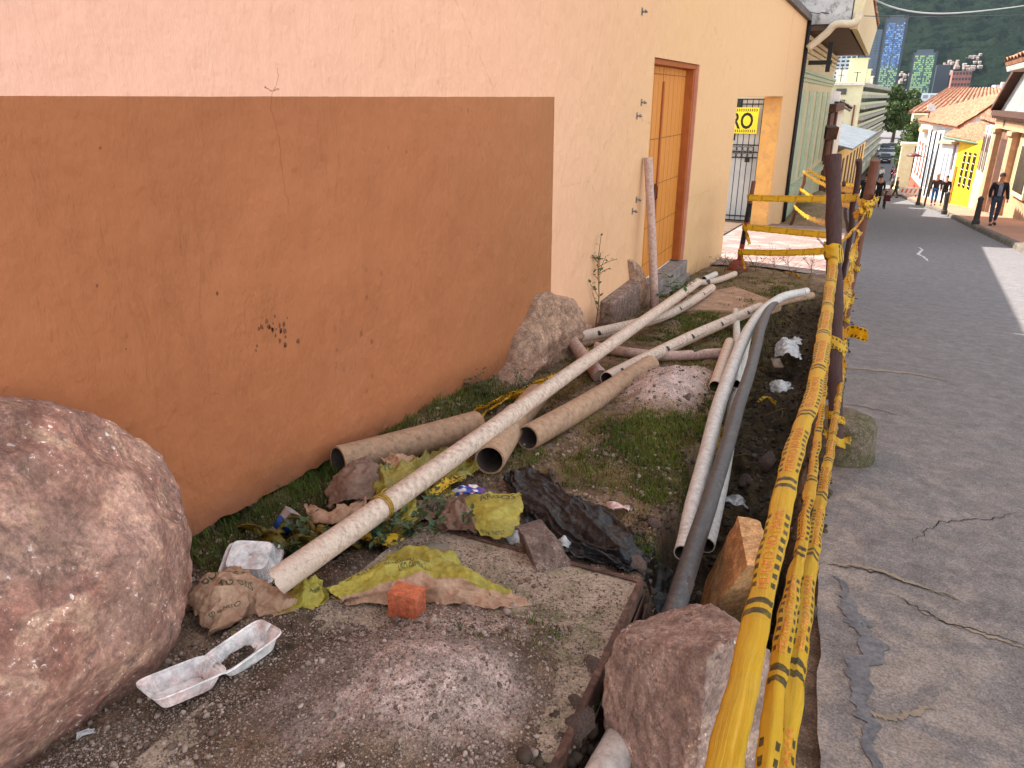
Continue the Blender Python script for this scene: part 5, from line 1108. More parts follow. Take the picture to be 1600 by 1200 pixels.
for a_, b_, m_, lab, o_ in (((1170, 309, 12.0), (1338, 309, 9.2), (1255, 311, 10.6), 'upper yellow tape stretched level from the striped post to the dark pole', .1), ((1166, 355, 12.1), (1304, 368, 9.8), (1235, 362, 11.), 'middle yellow tape stretched from the striped post past the paving', .3), ((1158, 394, 12.3), (1306, 391, 9.8), (1230, 395, 11.), 'lowest yellow tape stretched across the pink paving', .5)):
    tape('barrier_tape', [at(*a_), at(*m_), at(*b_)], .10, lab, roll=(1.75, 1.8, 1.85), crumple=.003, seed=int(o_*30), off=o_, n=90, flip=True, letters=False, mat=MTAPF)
for py, s0 in ((309, 1), (355, 2), (394, 3)):
    c = at(1172-(py-309)*.17, py, 12.05+(py-309)*.003); wrap('tape_knot', c, AT-AB, .043, .08, ('top', 'middle', 'lowest')[s0-1]+' tape wrap on the striped post', 1.6, seed=20+s0, tails=(([c, c+np.array([.05, -.03, -.12]), c+np.array([.10, -.03, -.27])], .05, (1.2, 1.5, 2.)),) if s0 > 1 else ())
for a_, b_, lab in (((1254, 268, 18.2), (1335, 300, 10), 'faint yellow tape sloping from the far stake to the dark pole'), ((1250, 296, 18.4), (1332, 322, 10.), 'yellow tape crossing the earth heap behind the posts'), ((1240, 322, 19), (1300, 352, 10.5), 'slack yellow tape along the edge of the paving'), ((1262, 266, 18), (1345, 292, 14), 'farther thin tape above the earth heap'), ((1338, 306, 9.4), (1366, 314, 5.6), 'short tape from the dark pole to the leaning pole')):
    tape('barrier_tape', [at(*a_), (at(*a_)+at(*b_))/2-[0, 0, .08], at(*b_)], .08, lab, roll=(1.4, 1.6, 1.5), crumple=.012, seed=len(lab), n=50, letters=False)
# tapes lying on the ground
for rows, lab, sd in (([(720, 655, .02), (745, 640, .05), (790, 620, .06), (840, 600, .08), (905, 572, .10)], 'yellow tape strand lying along the wall behind the clay pipes', 3), ([(735, 668, .02), (780, 630, .04), (850, 606, .05), (912, 570, .06), (918, 545, .05)], 'second yellow tape strand reaching the leaning rock', 5), ([(640, 850, .02), (600, 845, .05), (560, 838, .07)], 'yellow tape end under the long pipe', 7),
                      ([(1128, 665, -.1), (1120, 690, -.1), (1108, 720, -.1)], 'yellow tape caught between the white and dark grey pipes', 9), ([(720, 745, .08), (690, 760, .12), (672, 772, .12)], 'yellow tape curling over the wrapper', 11), ([(1225, 425, .01), (1240, 428, .03), (1252, 436, .01)], 'yellow tape scrap among the far weeds', 12), ([(1182, 628, -.25), (1196, 622, -.22), (1210, 630, -.25)], 'yellow tape scrap on the trench bed', 13), ([(1160, 1168, .0), (1172, 1163, .0), (1186, 1170, .0)], 'yellow rope end lying beside the near boulder', 14)):
    P_ = [G(*p) for p in rows]; tape('barrier_tape', P_, .07, lab, roll=[.3+.5*i for i in range(len(P_))], crumple=.012, seed=sd, n=70, letters=False, wid=[.05]*len(P_))
# ================================================================== HOUSES ON THE RIGHT
def fpt(y, z, off=0): return (Fx(y)+off, y, z)
def fbox(mb, y0, y1, z0, z1, o0, o1, mi=0, dz=0):
    mb.prism([fpt(y0, z1, o0), fpt(y0, z1, o1), fpt(y1, z1+dz, o1), fpt(y1, z1+dz, o0)], [fpt(y0, z0, o0), fpt(y0, z0, o1), fpt(y1, z0+dz, o1), fpt(y1, z0+dz, o0)], mi)
MWHT = M('whitewash', R(214, 210, 206), R(196, 192, 188), 1.2, .85, .4, 20, .01, c3=R(176, 170, 164)); MYLW = M('bright yellow paint', R(240, 196, 22), R(228, 182, 20), 1.2, .8, .3, 20, .01)
MTL = M('clay roof tiles', R(172, 116, 88), R(140, 90, 68), 2.5, .9, .7, 14, .03, c3=R(196, 142, 108), spk=R(100, 70, 56), sps=8, spt=.66)
MTL2 = M('old clay roof tiles', R(166, 114, 88), R(132, 90, 70), 3, .9, .7, 14, .03, c3=R(184, 146, 118)); MSTR = M('beige thin brick', R(196, 156, 120), R(176, 138, 104), 4, .9, .6, 30, .01)
MBRN = M('dark brown timber', R(92, 60, 46), R(70, 46, 38), 4, .7, .4, 20); MBRB = brickpave('brown brick', R(112, 70, 52), R(92, 58, 44), R(140, 104, 84), .24, .07, .012)
MGLS = M('dark window glass', R(38, 40, 44), R(52, 54, 58), 3, .12, 0, spec=.6); MRD = M('brick red paint', R(196, 84, 62), R(178, 72, 54), 2, .8, .2); MLAV = M('shade-tinted grey plaster', R(196, 186, 190), R(168, 158, 164), .8, .9, .5, 12, .02, c3=R(140, 132, 136))  # lavender grey plaster carries the white gable's shade in its colour
MGRN = M('pale green paint', R(176, 190, 160), R(156, 172, 144), 2, .7, .3, 30, .005, c3=R(196, 202, 170)); MCRM = M('cream plaster', R(208, 198, 164), R(194, 182, 146), 1.5, .85, .4, 20, .008, c3=R(206, 176, 132), spk=R(170, 120, 80), sps=9, spt=.7)
MRDD = M('dull brick strip', R(130, 70, 56), R(110, 60, 50), 2, .9, .2)
MBLG = M('blue grey paint', R(150, 156, 166), R(130, 138, 150), 2, .7, .2)
def tileroof(name, e0, e1, r1, r0, mat, parent, pitch=.46, amp=.12, thick=.12):
    e0, e1, r1, r0 = [np.array(p, float) for p in (e0, e1, r1, r0)]; L = np.linalg.norm(e1-e0); n = int(L/pitch)*6; Ls = np.linalg.norm(r0-e0); m = int(Ls/.4)+2
    u, v = np.meshgrid(np.linspace(0, 1, n+1), np.linspace(0, 1, m*2), indexing='ij'); U = u[..., None]; V_ = v[..., None]
    P = e0*(1-U)*(1-V_)+e1*U*(1-V_)+r1*U*V_+r0*(1-U)*V_
    nr = np.cross(e1-e0, r0-e0); nr /= np.linalg.norm(nr); nr = nr if nr[2] > 0 else -nr
    w_ = np.abs(np.cos(u*L/pitch*pi)); stepv = (v*m*1.0) % 1
    P = P+nr*(amp*w_+.02*(1-stepv)+.035*fbm(P, .9, 3, 4)+.04*vn(P, 5, 8))[..., None]
    mb = MB(); mb.grid(P); 
    lo = [p-nr*thick for p in (e0, e1, r1, r0)]; mb.add(lo, [(0, 1, 2, 3)])
    mb.add([e0+nr*.0, e1, lo[1], lo[0]], [(0, 1, 2, 3)]); mb.add([e0, r0, lo[3], lo[0]], [(0, 1, 2, 3)])
    return mb.build(name, mat, parent)
gy = lambda y: float(zroad(y))+.15
def house_r(lab, y0, y1, z1, mat, dep=6, z1b=None):
    t = thing('house', lab, 'house', fpt((y0+y1)/2, gy(y1), .5)); mb = MB(); fbox(mb, y0, y1, gy(y1)-1, z1, 0, dep, dz=0 if z1b is None else z1b-z1); mb.build('wall', mat, t); return t
# R0 nearest eave upper right
h = house_r('white house whose tiled eave shows at the upper right edge', 20, 31.0, 2.4, MWHT, 7)
for o in h.children: o.location.x += 1.9
e0_, e1_ = ony(1569, 96, 30.5), None
mb = MB(); E1 = ony(1570, 98, 31.5); E0 = E1+[.6, -9, .2]
tileroof('roof', E0+[0, 0, 0], E1, E1+[3.4, .6, 1.5], E0+[3.4, 0, 1.5], MTL, h)
mb = MB(); mb.prism([E0-[-.06, 0, .13], E1-[-.06, 0, .13], E1+[1.6, 0, -.1], E0+[1.6, 0, -.1]], [E0-[-.12, 0, .28], E1-[-.12, 0, .28], E1+[1.6, 0, -.3], E0+[1.6, 0, -.3]]); mb.build('eave_soffit', MWHT, h)
# R1 brick portal house
h = house_r('beige brick house with brown pillared portal and brown gable at the right edge', 33.0, 45.6, 1.0, MSTR, 8)
mb = MB(); fbox(mb, 41.3, 44.3, gy(44), .15, -.06, -.002); mb.build('portal', MBRB, h)
mb = MB(); fbox(mb, 41.7, 43.9, gy(44), -.25, -.08, -.061); mb.build('door', MBRN, h)
for a_ in (40.2, 44.4):
    mb = MB(); fbox(mb, a_, a_+.95, gy(a_), .15, -.28, -.003); fbox(mb, a_-.1, a_+1.05, .0, .18, -.36, -.001); fbox(mb, a_-.1, a_+1.05, gy(a_), gy(a_)+.35, -.36, -.0015)
    mb.build('pilaster', bpy.data.materials.get('beige long bricks') or brickpave('beige long bricks', R(204, 164, 126), R(182, 142, 106), R(160, 134, 110), .3, .08, .012), h)
mb = MB(); fbox(mb, 33.0, 45.75, .20, .75, -.20, -.004); mb.build('frieze', MSTR, h)
mb = MB(); fbox(mb, 32.9, 45.9, .76, 1.0, -.45, .2); fbox(mb, 32.95, 45.85, .62, .75, -.32, -.005)
for i in range(46): fbox(mb, 33.1+i*.275, 33.22+i*.275, .64, .76, -.44, -.31)
mb.build('cornice', MBRN, h)
mb = MB(); V_, F_ = text_mesh('W', 1., .03)
mb.add([fpt(43.6-v[0]*.5, .28+v[1]*.55, -.215) for v in V_], F_); mb.build('monogram', MBRN, h)
mb = MB(); mb.prism([fpt(45.6, 1.0, -.1), fpt(45.6, 1.0, .3), fpt(39.3, 3.9, .3), fpt(39.3, 3.9, -.1)], [fpt(45.6, .99, -.1), fpt(45.6, .99, .3), fpt(33, .99, .3), fpt(33, .99, -.1)]); mb.add([fpt(45.6, 1., -.1), fpt(39.3, 3.9, -.1), fpt(33, 1., -.1), fpt(45.6, 1., .3), fpt(39.3, 3.9, .3), fpt(33, 1., .3)], [(0, 1, 2), (3, 5, 4)]); mb.build('gable', MWHT, h)
mb = MB()
for a_, b_ in ((45.9, 39.3), (32.7, 39.3)): mb.prism([fpt(a_, 1.18, -.5), fpt(a_, 1.18, .4), fpt(b_, 4.2, .4), fpt(b_, 4.2, -.5)], [fpt(a_, .98, -.5), fpt(a_, .98, .4), fpt(b_, 3.95, .4), fpt(b_, 3.95, -.5)])
mb.build('raking_cornice', MBRN, h)
for a_ in (36.4,):
    mb = MB(); fbox(mb, a_, a_+2.4, -2.3, -.1, -.12, -.003); w_ = mb.build('window', MCRM, h); mb = MB(); fbox(mb, a_+.2, a_+2.2, -2.1, -.3, -.14, -.121); mb.build('pane', MGLS, w_)
# R2 white house on rubble base with shutters
h = house_r('narrow white house with weathered grey shutters and a rough stone base', 45.65, 49.6, .25, MWHT, 6)
mb = MB(); fbox(mb, 45.66, 49.59, gy(49), gy(47)+1.25, -.05, -.002); mb.build('stone_base', M('whitewashed rubble', R(214, 204, 184), R(150, 140, 110), 5, .95, 1.2, 9, .06, spk=R(110, 100, 76), sps=14, spt=.6), h)
MSH = M('weathered grey wood', R(150, 132, 116), R(112, 96, 84), 6, .8, .5, 30)
for a_ in (46.1, 47.35, 48.6):
    mb = MB(); fbox(mb, a_, a_+.72, -2.1, -.25, -.05, -.003); s_ = mb.build('shutter', MSH, h); mb = MB(); fbox(mb, a_+.5, a_+.70, -2.0, -.35, -.058, -.051); fbox(mb, a_+.08, a_+.42, -1.1, -.4, -.060, -.051); mb.build('louvre', MBRN, s_)
    mb = MB(); fbox(mb, a_+.05, a_+.62, -.16, .16, -.03, -.002); mb.build('panel', MBLG, h)
D0, D1 = ony(1572, 200, 45.4), ony(1531, 186, 50.2)
tileroof('roof', D0, D1, ony(1545, 172, 51.5), ony(1585, 178, 46.5), MTL2, h)
# R3 yellow house
h = house_r('bright yellow house with three tall barred windows and a tiled eave', 49.62, 58.6, -.62, MYLW, 6, -1.15)
for a_ in (50.6, 52.5, 54.4):
    mb = MB(); fbox(mb, a_, a_+1.0, -3.35+(50-a_)*.06, -1.35+(50-a_)*.04, -.02, -.002); w_ = mb.build('window', MGLS, h)
    mb = MB()
    for k in range(3): fbox(mb, a_+.2+k*.28, a_+.235+k*.28, -3.35+(50-a_)*.06, -1.35+(50-a_)*.04, -.035, -.021)
    mb.build('grille', MBRN, w_); mb = MB()
    for k in range(5): zz_ = -3.2+(50-a_)*.05+k*.42; fbox(mb, a_-.02, a_+1.02, zz_, zz_+.035, -.045, -.036)
    mb.build('crossbar', MWHT, w_)
mb = MB(); fbox(mb, 57.0, 58.0, gy(58), -2.6, -.05, -.002); mb.build('door', M('ochre door', R(150, 104, 30), R(120, 84, 30), 3, .7, .2), h)
C0, C1 = ony(1547, 226, 49.2), ony(1477, 213, 60.)
tileroof('roof', C0, C1, ony(1501, 196, 63), ony(1549, 190, 52.5), MTL, h)
mb = MB(); mb.tube([C0-[.08, 0, .05], C1-[.08, 0, .05]], .07, 8); mb.build('gutter', M('green gutter', R(110, 130, 100), R(90, 110, 90), 4), h, smooth=True)
# R4 white house with grey windows
h = house_r('white house with tall grey shutters between the yellow house and the white one beyond', 58.65, 68.0, -1.1, MWHT, 6, -1.5)
for i in range(3):
    a_ = 60.2+i*2.3; mb = MB(); fbox(mb, a_, a_+1.1, -4.4-i*.15, -2.0-i*.12, -.05, -.002); mb.build('shutter', MBLG, h)
mb = MB(); fbox(mb, 58.66, 67.99, -1.3, -1.12, -.3, -.003, dz=-.4); mb.build('cornice', MSTR, h)
# R5 large white house under the big orange roof
h = house_r('white house with black downpipes under the big orange tiled roof', 68.05, 77.5, -.75, MWHT, 6, -1.2)
for i in range(3):
    a_ = 69.6+i*2.6; mb = MB(); fbox(mb, a_, a_+1.2, -5.2-i*.2, -2.4-i*.15, -.05, -.002); mb.build('window', MBLG, h)
for a_ in (69, 72.5, 76):
    mb = MB(); mb.tube([fpt(a_, -1.0, -.1), fpt(a_, gy(a_)+.1, -.1)], .07, 6); mb.build('downpipe', MBLACK, h)
Bn, Bf, Brf, Brn = ony(1497, 200, 59.5), ony(1434, 189, 90), ony(1466, 171, 96), ony(1590, 141, 62)
tileroof('roof', Bn, Bf, Brf, Brn, MTL, h)
mb = MB(); mb.add([Bn-[0, -.1, .14], Brn-[0, -.1, .14], (Brn[0], Brn[1]+.1, -3), (Bn[0], Bn[1]+.1, -3)], [(0, 1, 2, 3)]); mb.add([Bn-[0, -.4, .14], Brn-[0, -.4, .14], (Brn[0], Brn[1]+.4, -3), (Bn[0], Bn[1]+.4, -3)], [(3, 2, 1, 0)]); mb.build('gable_wall', MLAV, h)
dsh = thing('satellite_dish', 'white satellite dish standing on the orange roof edge', 'satellite dish', ony(1452, 177, 84))
mb = MB(); c = np.array(dsh.location)
mb.lathe([(.02, 0), (.5, .12), (.75, .3), (.74, .33), (.48, .16), (.02, .05)], (0, 0, 0), 20); place(mb, Matrix.Translation(c+[0, 0, .4]) @ Matrix.Scale(.6, 4) @ Matrix.Rotation(.9, 4, 'X') @ Matrix.Rotation(.5, 4, 'Y')); mb.build('dish', MWHT, dsh, smooth=True)
mb = MB(); mb.tube([c-[0, 0, .5], c+[0, 0, .45]], .05, 6); mb.build('mast', MIRON, dsh)
# R6 white house with red base, R7 cream corner
h = house_r('white house with a red painted base and red window frames', 77.55, 88.6, -.6, MWHT, 6, -.9)
mb = MB(); fbox(mb, 77.56, 88.59, gy(88)-.2, -6.0, -.05, -.002); mb.build('red_base', MRD, h)
for i in range(3):
    a_ = 79+i*3; mb = MB(); fbox(mb, a_, a_+1.4, -5.4, -2.4, -.06, -.002); w_ = mb.build('window', MRD, h); mb = MB(); fbox(mb, a_+.3, a_+1.1, -5.1, -2.7, -.08, -.061); mb.build('pane', MWHT, w_)
mb = MB(); fbox(mb, 80, 84, -1.4, -1.1, -.5, -.003); mb.build('awning', MSTR, h)
h = thing('house', 'farther house with a striped hipped tile roof above the orange roof', 'house', (8, 104, -8.5))
mb = MB(); mb.bb((3.0, 100, -9), (16, 107, -.2)); mb.build('wall', MCRM, h)
A0, A1, A2, A3 = ony(1419, 176, 98), ony(1480, 139, 103.5), ony(1594, 137, 103.5), ony(1640, 176, 98)
tileroof('roof', A0, A3, A2, A1, MTL2, h, pitch=.55, amp=.16)
mb = MB(); c = ony(1571, 131, 104); mb.bb((c[0]-.35, 104, 1.2), (c[0]+.5, 105, 3.2)); mb.build('chimney', MWHT, h)
col_ = ony(1417, 240, 96); mb = MB(); mb.bb((col_[0]-.6, 95.5, -8.7), (col_[0]+.7, 98.4, -3.4)); mb.bb((col_[0]-.75, 95.4, -3.4), (col_[0]+.85, 98.5, -3.1)); mb.bb((col_[0]-.9, 95.3, -8.7), (col_[0]+1.0, 98.6, -8.1)); tag(mb.build('corner_pier', MCRM), 'pale yellow corner pier at the crossing beyond the red based house', 'pier')
# ================================================================== HOUSES ON THE LEFT
h = thing('house', 'cream and pale green house with tall shutters and a deep brown eave beyond the downpipe', 'house', (WX, 32, -2.6))
X0 = WX-.03
mb = MB(); mb.bb((-9, 24.52, -3.6), (X0, 39.6, 3.35)); mb.build('wall', MCRM, h)
mb = MB(); mb.bb((X0+.001, 24.52, -3.6), (X0+.07, 39.6, -1.25)); mb.build('green_base', MGRN, h)
mb = MB(); mb.prism([(X0, 24.5, -1.0), (X0+.22, 24.5, -1.0), (X0+.22, 39.7, -1.35), (X0, 39.7, -1.35)][::-1], [(X0, 24.5, -1.2), (X0+.2, 24.5, -1.22), (X0+.2, 39.7, -1.57), (X0, 39.7, -1.55)][::-1]); mb.build('sill_band', MGRN, h)
for z0, z1, o_ in ((2.05, 2.15, .05), (2.15, 2.27, .10), (2.27, 2.36, .15)):
    mb = MB(); mb.bb((X0+.001, 24.5, z0), (X0+o_, 39.65, z1)); mb.build('cornice', MGRN, h)
for i, z0 in enumerate((2.7, 2.85, 3.0, 3.15)):
    mb = MB(); mb.bb((X0+.001, 24.5, z0), (X0+.03+.03*i, 39.6, z0+.11)); mb.build('moulding', MCRM, h)
for y0 in (25.2, 28.2, 31.2, 34.2, 37.0):
    mb = MB(); mb.bb((X0+.001, y0, -1.0), (X0+.03, y0+1.7, 1.8)); s_ = mb.build('shutter', MGRN, h)
    mb = MB()
    for k in (0, 1): mb.bb((X0+.0301, y0+.1+k*.78, -.85), (X0+.045, y0+.8+k*.78, 1.65))
    mb.build('shutter_leaf', MGRN, s_)
mb = MB(); mb.bb((X0, 24.5, 3.36), (-1.2, 39.7, 3.50)); mb.build('soffit', M('brown eave boards', R(104, 84, 70), R(84, 68, 58), 2, .8, .4, 12), h)
mb = MB(); mb.prism([(-1.25, 24.4, 4.55), (-.90, 24.4, 4.45), (-.90, 39.8, 4.45), (-1.25, 39.8, 4.55)], [(-1.25, 24.4, 3.36), (-1.05, 24.4, 3.36), (-1.05, 39.8, 3.36), (-1.25, 39.8, 3.36)]); mb.build('fascia', MCRM, h)
mb = MB(); mb.add([(-8, 24.4, 3.51), (-1.22, 24.4, 3.51), (-1.22, 24.4, 4.6), (-8, 24.4, 8.6), (-8, 24.75, 3.51), (-1.22, 24.75, 3.51), (-1.22, 24.75, 4.6), (-8, 24.75, 8.6)], [(0, 1, 2, 3), (7, 6, 5, 4), (0, 4, 5, 1), (1, 5, 6, 2), (2, 6, 7, 3)]); mb.build('gable_wall', M('stained grey concrete', R(188, 186, 184), R(150, 148, 148), 1.2, .9, .4, 12, .01, c3=R(84, 82, 84)), h)
tileroof('roof', (-.9, 24.8, 4.5), (-.9, 39.8, 4.5), (-8, 39.8, 8.5), (-8, 24.8, 8.5), MTL2, h)
mb = MB(); pp = [ony(1262, 76, 24.3), ony(1290, 53, 24.3), ony(1306, 38, 24.25), ony(1330, 37, 24.2), ony(1340, 30, 24.2), ony(1341, 18, 24.2)]
mb.tube(catmull([np.array(p) for p in pp], 24), .10, 12); o = mb.build('gutter_pipe', M('cream metal pipe', R(214, 200, 176), R(190, 176, 152), 4, .5, .2), smooth=True); tag(o, 'fat cream gutter pipe bending out under the brown eave', 'pipe')
o['group'] = 'gutter pipe under the eave'
del o['group']
mb = MB(); c = ony(1274, 84, 25.5); mb.bb((X0+.1, 25.4, 2.5), (X0+.75, 25.5, 2.62)); mb.bb((X0+.6, 25.38, 2.3), (X0+.72, 25.52, 3.1)); tag(mb.build('wall_bracket', MBLACK), 'black iron bracket sticking out above the green shutters', 'bracket')
# L3 dark timber and leaning poles
h = thing('house', 'narrow dark brown timber fronted house beyond the pale green one', 'house', (-2.6, 44, -4)); mb = MB(); mb.bb((-8, 39.75, -5), (-2.45, 49, 1.9)); mb.build('wall', MWHT, h)
mb = MB(); mb.bb((-2.449, 40, -3.9), (-2.3, 43, .9)); mb.bb((-2.449, 44, -4.2), (-2.25, 45.2, 1.4)); mb.build('timber_front', MBRN, h)
mb = MB(); mb.bb((-2.449, 39.8, .95), (-2.1, 48, 1.3)); mb.build('beam', MBRN, h)
h = thing('house', 'small white house with a dark tiled eave jutting over the left pavement', 'house', (-2.6, 52, -5)); mb = MB(); mb.bb((-8, 49.1, -6), (-2.5, 56.5, .9)); mb.build('wall', MWHT, h)
E0, E1 = ony(1330, 172, 50.5), ony(1326, 170, 57)
tileroof('roof', E0+[0, 0, 0], E0+[-.2, 6, 0], E0+[-3, 6, 1.5], E0+[-2.8, 0, 1.5], M('dark old tiles', R(96, 84, 80), R(120, 104, 94), 3, .9, .6, 14, .02), h)
# L5 cream yellow house with grey metal roof
L0, L1 = np.array([-2.45, 57., 0]), np.array([-1.25, 86., 0])
dL = (L1-L0)/np.linalg.norm(L1-L0); nL = np.array([dL[1], -dL[0], 0])
def lb(mb, s0, s1, z0, z1, o0, o1): 
    q = [L0+dL*s0+nL*o0, L0+dL*s1+nL*o0, L0+dL*s1+nL*o1, L0+dL*s0+nL*o1]; mb.prism([p+up*z1 for p in q][::-1], [p+up*z0 for p in q][::-1])
h = thing('house', 'long cream yellow house with dark window slots and a grey metal roof', 'house', L0+dL*14+up*-7); mb = MB(); lb(mb, 0, 28, -9, -1.9, -6, 0); mb.build('wall', M('cream yellow plaster', R(214, 184, 122), R(200, 170, 108), 1, .85, .3), h)
mb = MB(); lb(mb, 0, 28, -9, -5.9, .001, .06); mb.build('red_base', MRD, h)
for i in range(8):
    mb = MB(); s0 = 1+i*3.3; lb(mb, s0, s0+1.1, -5.6-i*.1, -2.6, .001, .05); w_ = mb.build('window', M('brown window', R(110, 80, 60), R(84, 64, 52), 4) if i == 0 else bpy.data.materials['brown window'], h)
mb = MB(); q = [L0+dL*-.5+nL*.9, L0+dL*28+nL*.9, L0+dL*28-nL*5, L0-dL*.5-nL*5]; mb.prism([q[0]+up*-1.6, q[1]+up*-1.6, q[2]+up*-.3, q[3]+up*-.3][::-1], [q[0]+up*-1.72, q[1]+up*-1.72, q[2]+up*-.42, q[3]+up*-.42][::-1]); mb.build('metal_roof', M('pale grey metal sheet', R(120, 126, 130), R(100, 106, 112), 1, .7, .1, grain=2), h)
# L6 apartment block
P0, P1 = np.array([-3.0, 108., 0]), np.array([-.2, 176., 0]); dA = (P1-P0)/np.linalg.norm(P1-P0); nA = np.array([dA[1], -dA[0], 0])
MAPT_ = M('stained grey cream render', R(206, 202, 186), R(186, 180, 164), .5, .9, .3, 5, c3=R(160, 154, 142)); MAPB = M('cream block render', R(206, 202, 172), R(190, 186, 154), .5, .9, .2, 5)
h = thing('apartment_block', 'long cream apartment block with rows of balconies and rooftop tanks', 'building', P0+dA*30+up*-9); L = 70
q = [P0, P0+dA*L, P0+dA*L-nA*18, P0-nA*18]; mb = MB(); mb.prism([p+up*3.4 for p in q][::-1], [p+up*-10 for p in q][::-1]); mb.build('wall', MAPB, h)
MFLR = M('grey street facade', R(170, 166, 154), R(150, 146, 136), .5, .9, .3, 5)
for f in range(9):
    z0 = -8.6+f*1.32
    for nm, a_, b_, o0, o1, mt in (('window_row', z0+.35, z0+.85, .001, .05, bpy.data.materials['dark window glass']), ('balcony', z0+.85, z0+1.3, .001, .5, MFLR)):
        mb = MB(); step = 3.4
        for k in range(20):
            s0 = 1.2+k*step; qq = [P0+dA*s0+nA*o0, P0+dA*(s0+2.7)+nA*o0, P0+dA*(s0+2.7)+nA*o1, P0+dA*s0+nA*o1]; mb.prism([p+up*b_ for p in qq][::-1], [p+up*a_ for p in qq][::-1])
        o = mb.build(nm, mt, h); o['kind'] = 'stuff'
for f in range(7):
    mb = MB(); zz_ = -6.+f*1.32; c0 = P0-nA*2.5
    for k in range(3): mb.bb((c0[0]-.5-k*3, P0[1]-.06, zz_), (c0[0]+.7-k*3, P0[1]-.001+.3, zz_+.7))
    o = mb.build('window_row', MGLS, h)
mb = MB(); mb.bb((P0[0]-.7, P0[1]-.12, -9), (P0[0]-.5, P0[1]+.3, .7)); mb.build('red_strip', MRDD, h)
mb = MB(); mb.bb((P0[0]-9, P0[1]-.5, 3.0), (P0[0]+.2, P0[1]+.3, 3.3)); mb.build('cornice', MWHT, h)
for i, (s0, o_, wx_, hz_) in enumerate(((4, -6, 3.2, 1.4), (14, -2.0, 2.4, 3.2), (22, -4, 3, 2.0), (34, -3, 3, 2.4), (46, -3, 2.5, 1.6), (8, -11, 4, 1.2))):
    c = P0+dA*s0+nA*o_; mb = MB(); mb.bb((c[0]-wx_/2, c[1], 3.401), (c[0]+wx_/2, c[1]+3, 3.4+hz_)); mb.bb((c[0]-wx_/2-.15, c[1]-.15, 3.4+hz_), (c[0]+wx_/2+.15, c[1]+3.15, 3.5+hz_)); mb.build('roof_hut', MAPB if i % 2 else MWHT, h)
mb = MB()
for k in range(14): c = P0+dA*(2+k*4)+nA*(-1-(k*7 % 9)); mb.tube([c+up*3.4, c+up*(4.6+(k*5 % 4)*.4)], .06, 5); mb.tube([c+up*4.5-[.4, 0, 0], c+up*4.5+[.4, 0, 0]], .03, 4)
o = mb.build('aerials', MIRON, h)
# ================================================================== CITY AND HILL BEYOND
hx = np.arange(-900, 2000, 9.); hy = np.concatenate([np.arange(1000, 1900, 9.), np.arange(1900, 3200, 22)])
XX, YY = np.meshgrid(hx, hy, indexing='ij'); P2 = np.stack([XX, YY], -1)
def hillz(x, y):
    P2 = np.stack([np.asarray(x, float), np.asarray(y, float)], -1)
    s_ = np.clip((np.asarray(y)-1050)/1500, 0, 1.5); r = -12+s_**.85*620*(1+.22*fbm(P2, .0022, 3, 3))+s_*70*ridged(P2, .0035, 3, 6)
    return r
ZZ = hillz(XX, YY)+sm(1060, 1160, YY)*(7*fbm(P2, .05, 3, 8)+3.5*vn(P2, .11, 5))
F = (lambda a, b: (lambda q: np.stack([q, q+b, q+b+1, q+1], 1))((np.meshgrid(range(a-1), range(b-1), indexing='ij')[0]*b+np.meshgrid(range(a-1), range(b-1), indexing='ij')[1]).ravel()))(*XX.shape)
MFOR = M('forest cover', (.013, .024, .015, 1), (.006, .012, .009, 1), .012, 1, 1., .12, 6., c3=(.022, .036, .016, 1), spk=(.003, .008, .006, 1), sps=.05, spt=.52, spec=0, grain=.13)
link('wooded_hill', fast_mesh('wooded_hill', np.stack([XX, YY, ZZ], -1).reshape(-1, 3), F, MFOR, False))['kind'] = 'structure'
def pan(n_, r, g_, b_): return M(n_, (r, g_, b_, 1), (r*.8, g_*.8, b_*.85, 1), .3, .3, 0, spec=.5)
BLU = [pan('blue panel', .10, .26, .62), pan('light blue panel', .26, .48, .80), pan('deep blue panel', .05, .12, .36)]; GRE = [pan('green panel', .32, .60, .28), pan('dark green panel', .05, .22, .16), pan('lime panel', .46, .66, .26)]
MTW = M('blue grey curtain wall', R(84, 96, 108), R(66, 78, 90), .05, .4, 0); MTD = M('dark facade', R(44, 54, 64), R(54, 64, 76), .05, .4, 0)
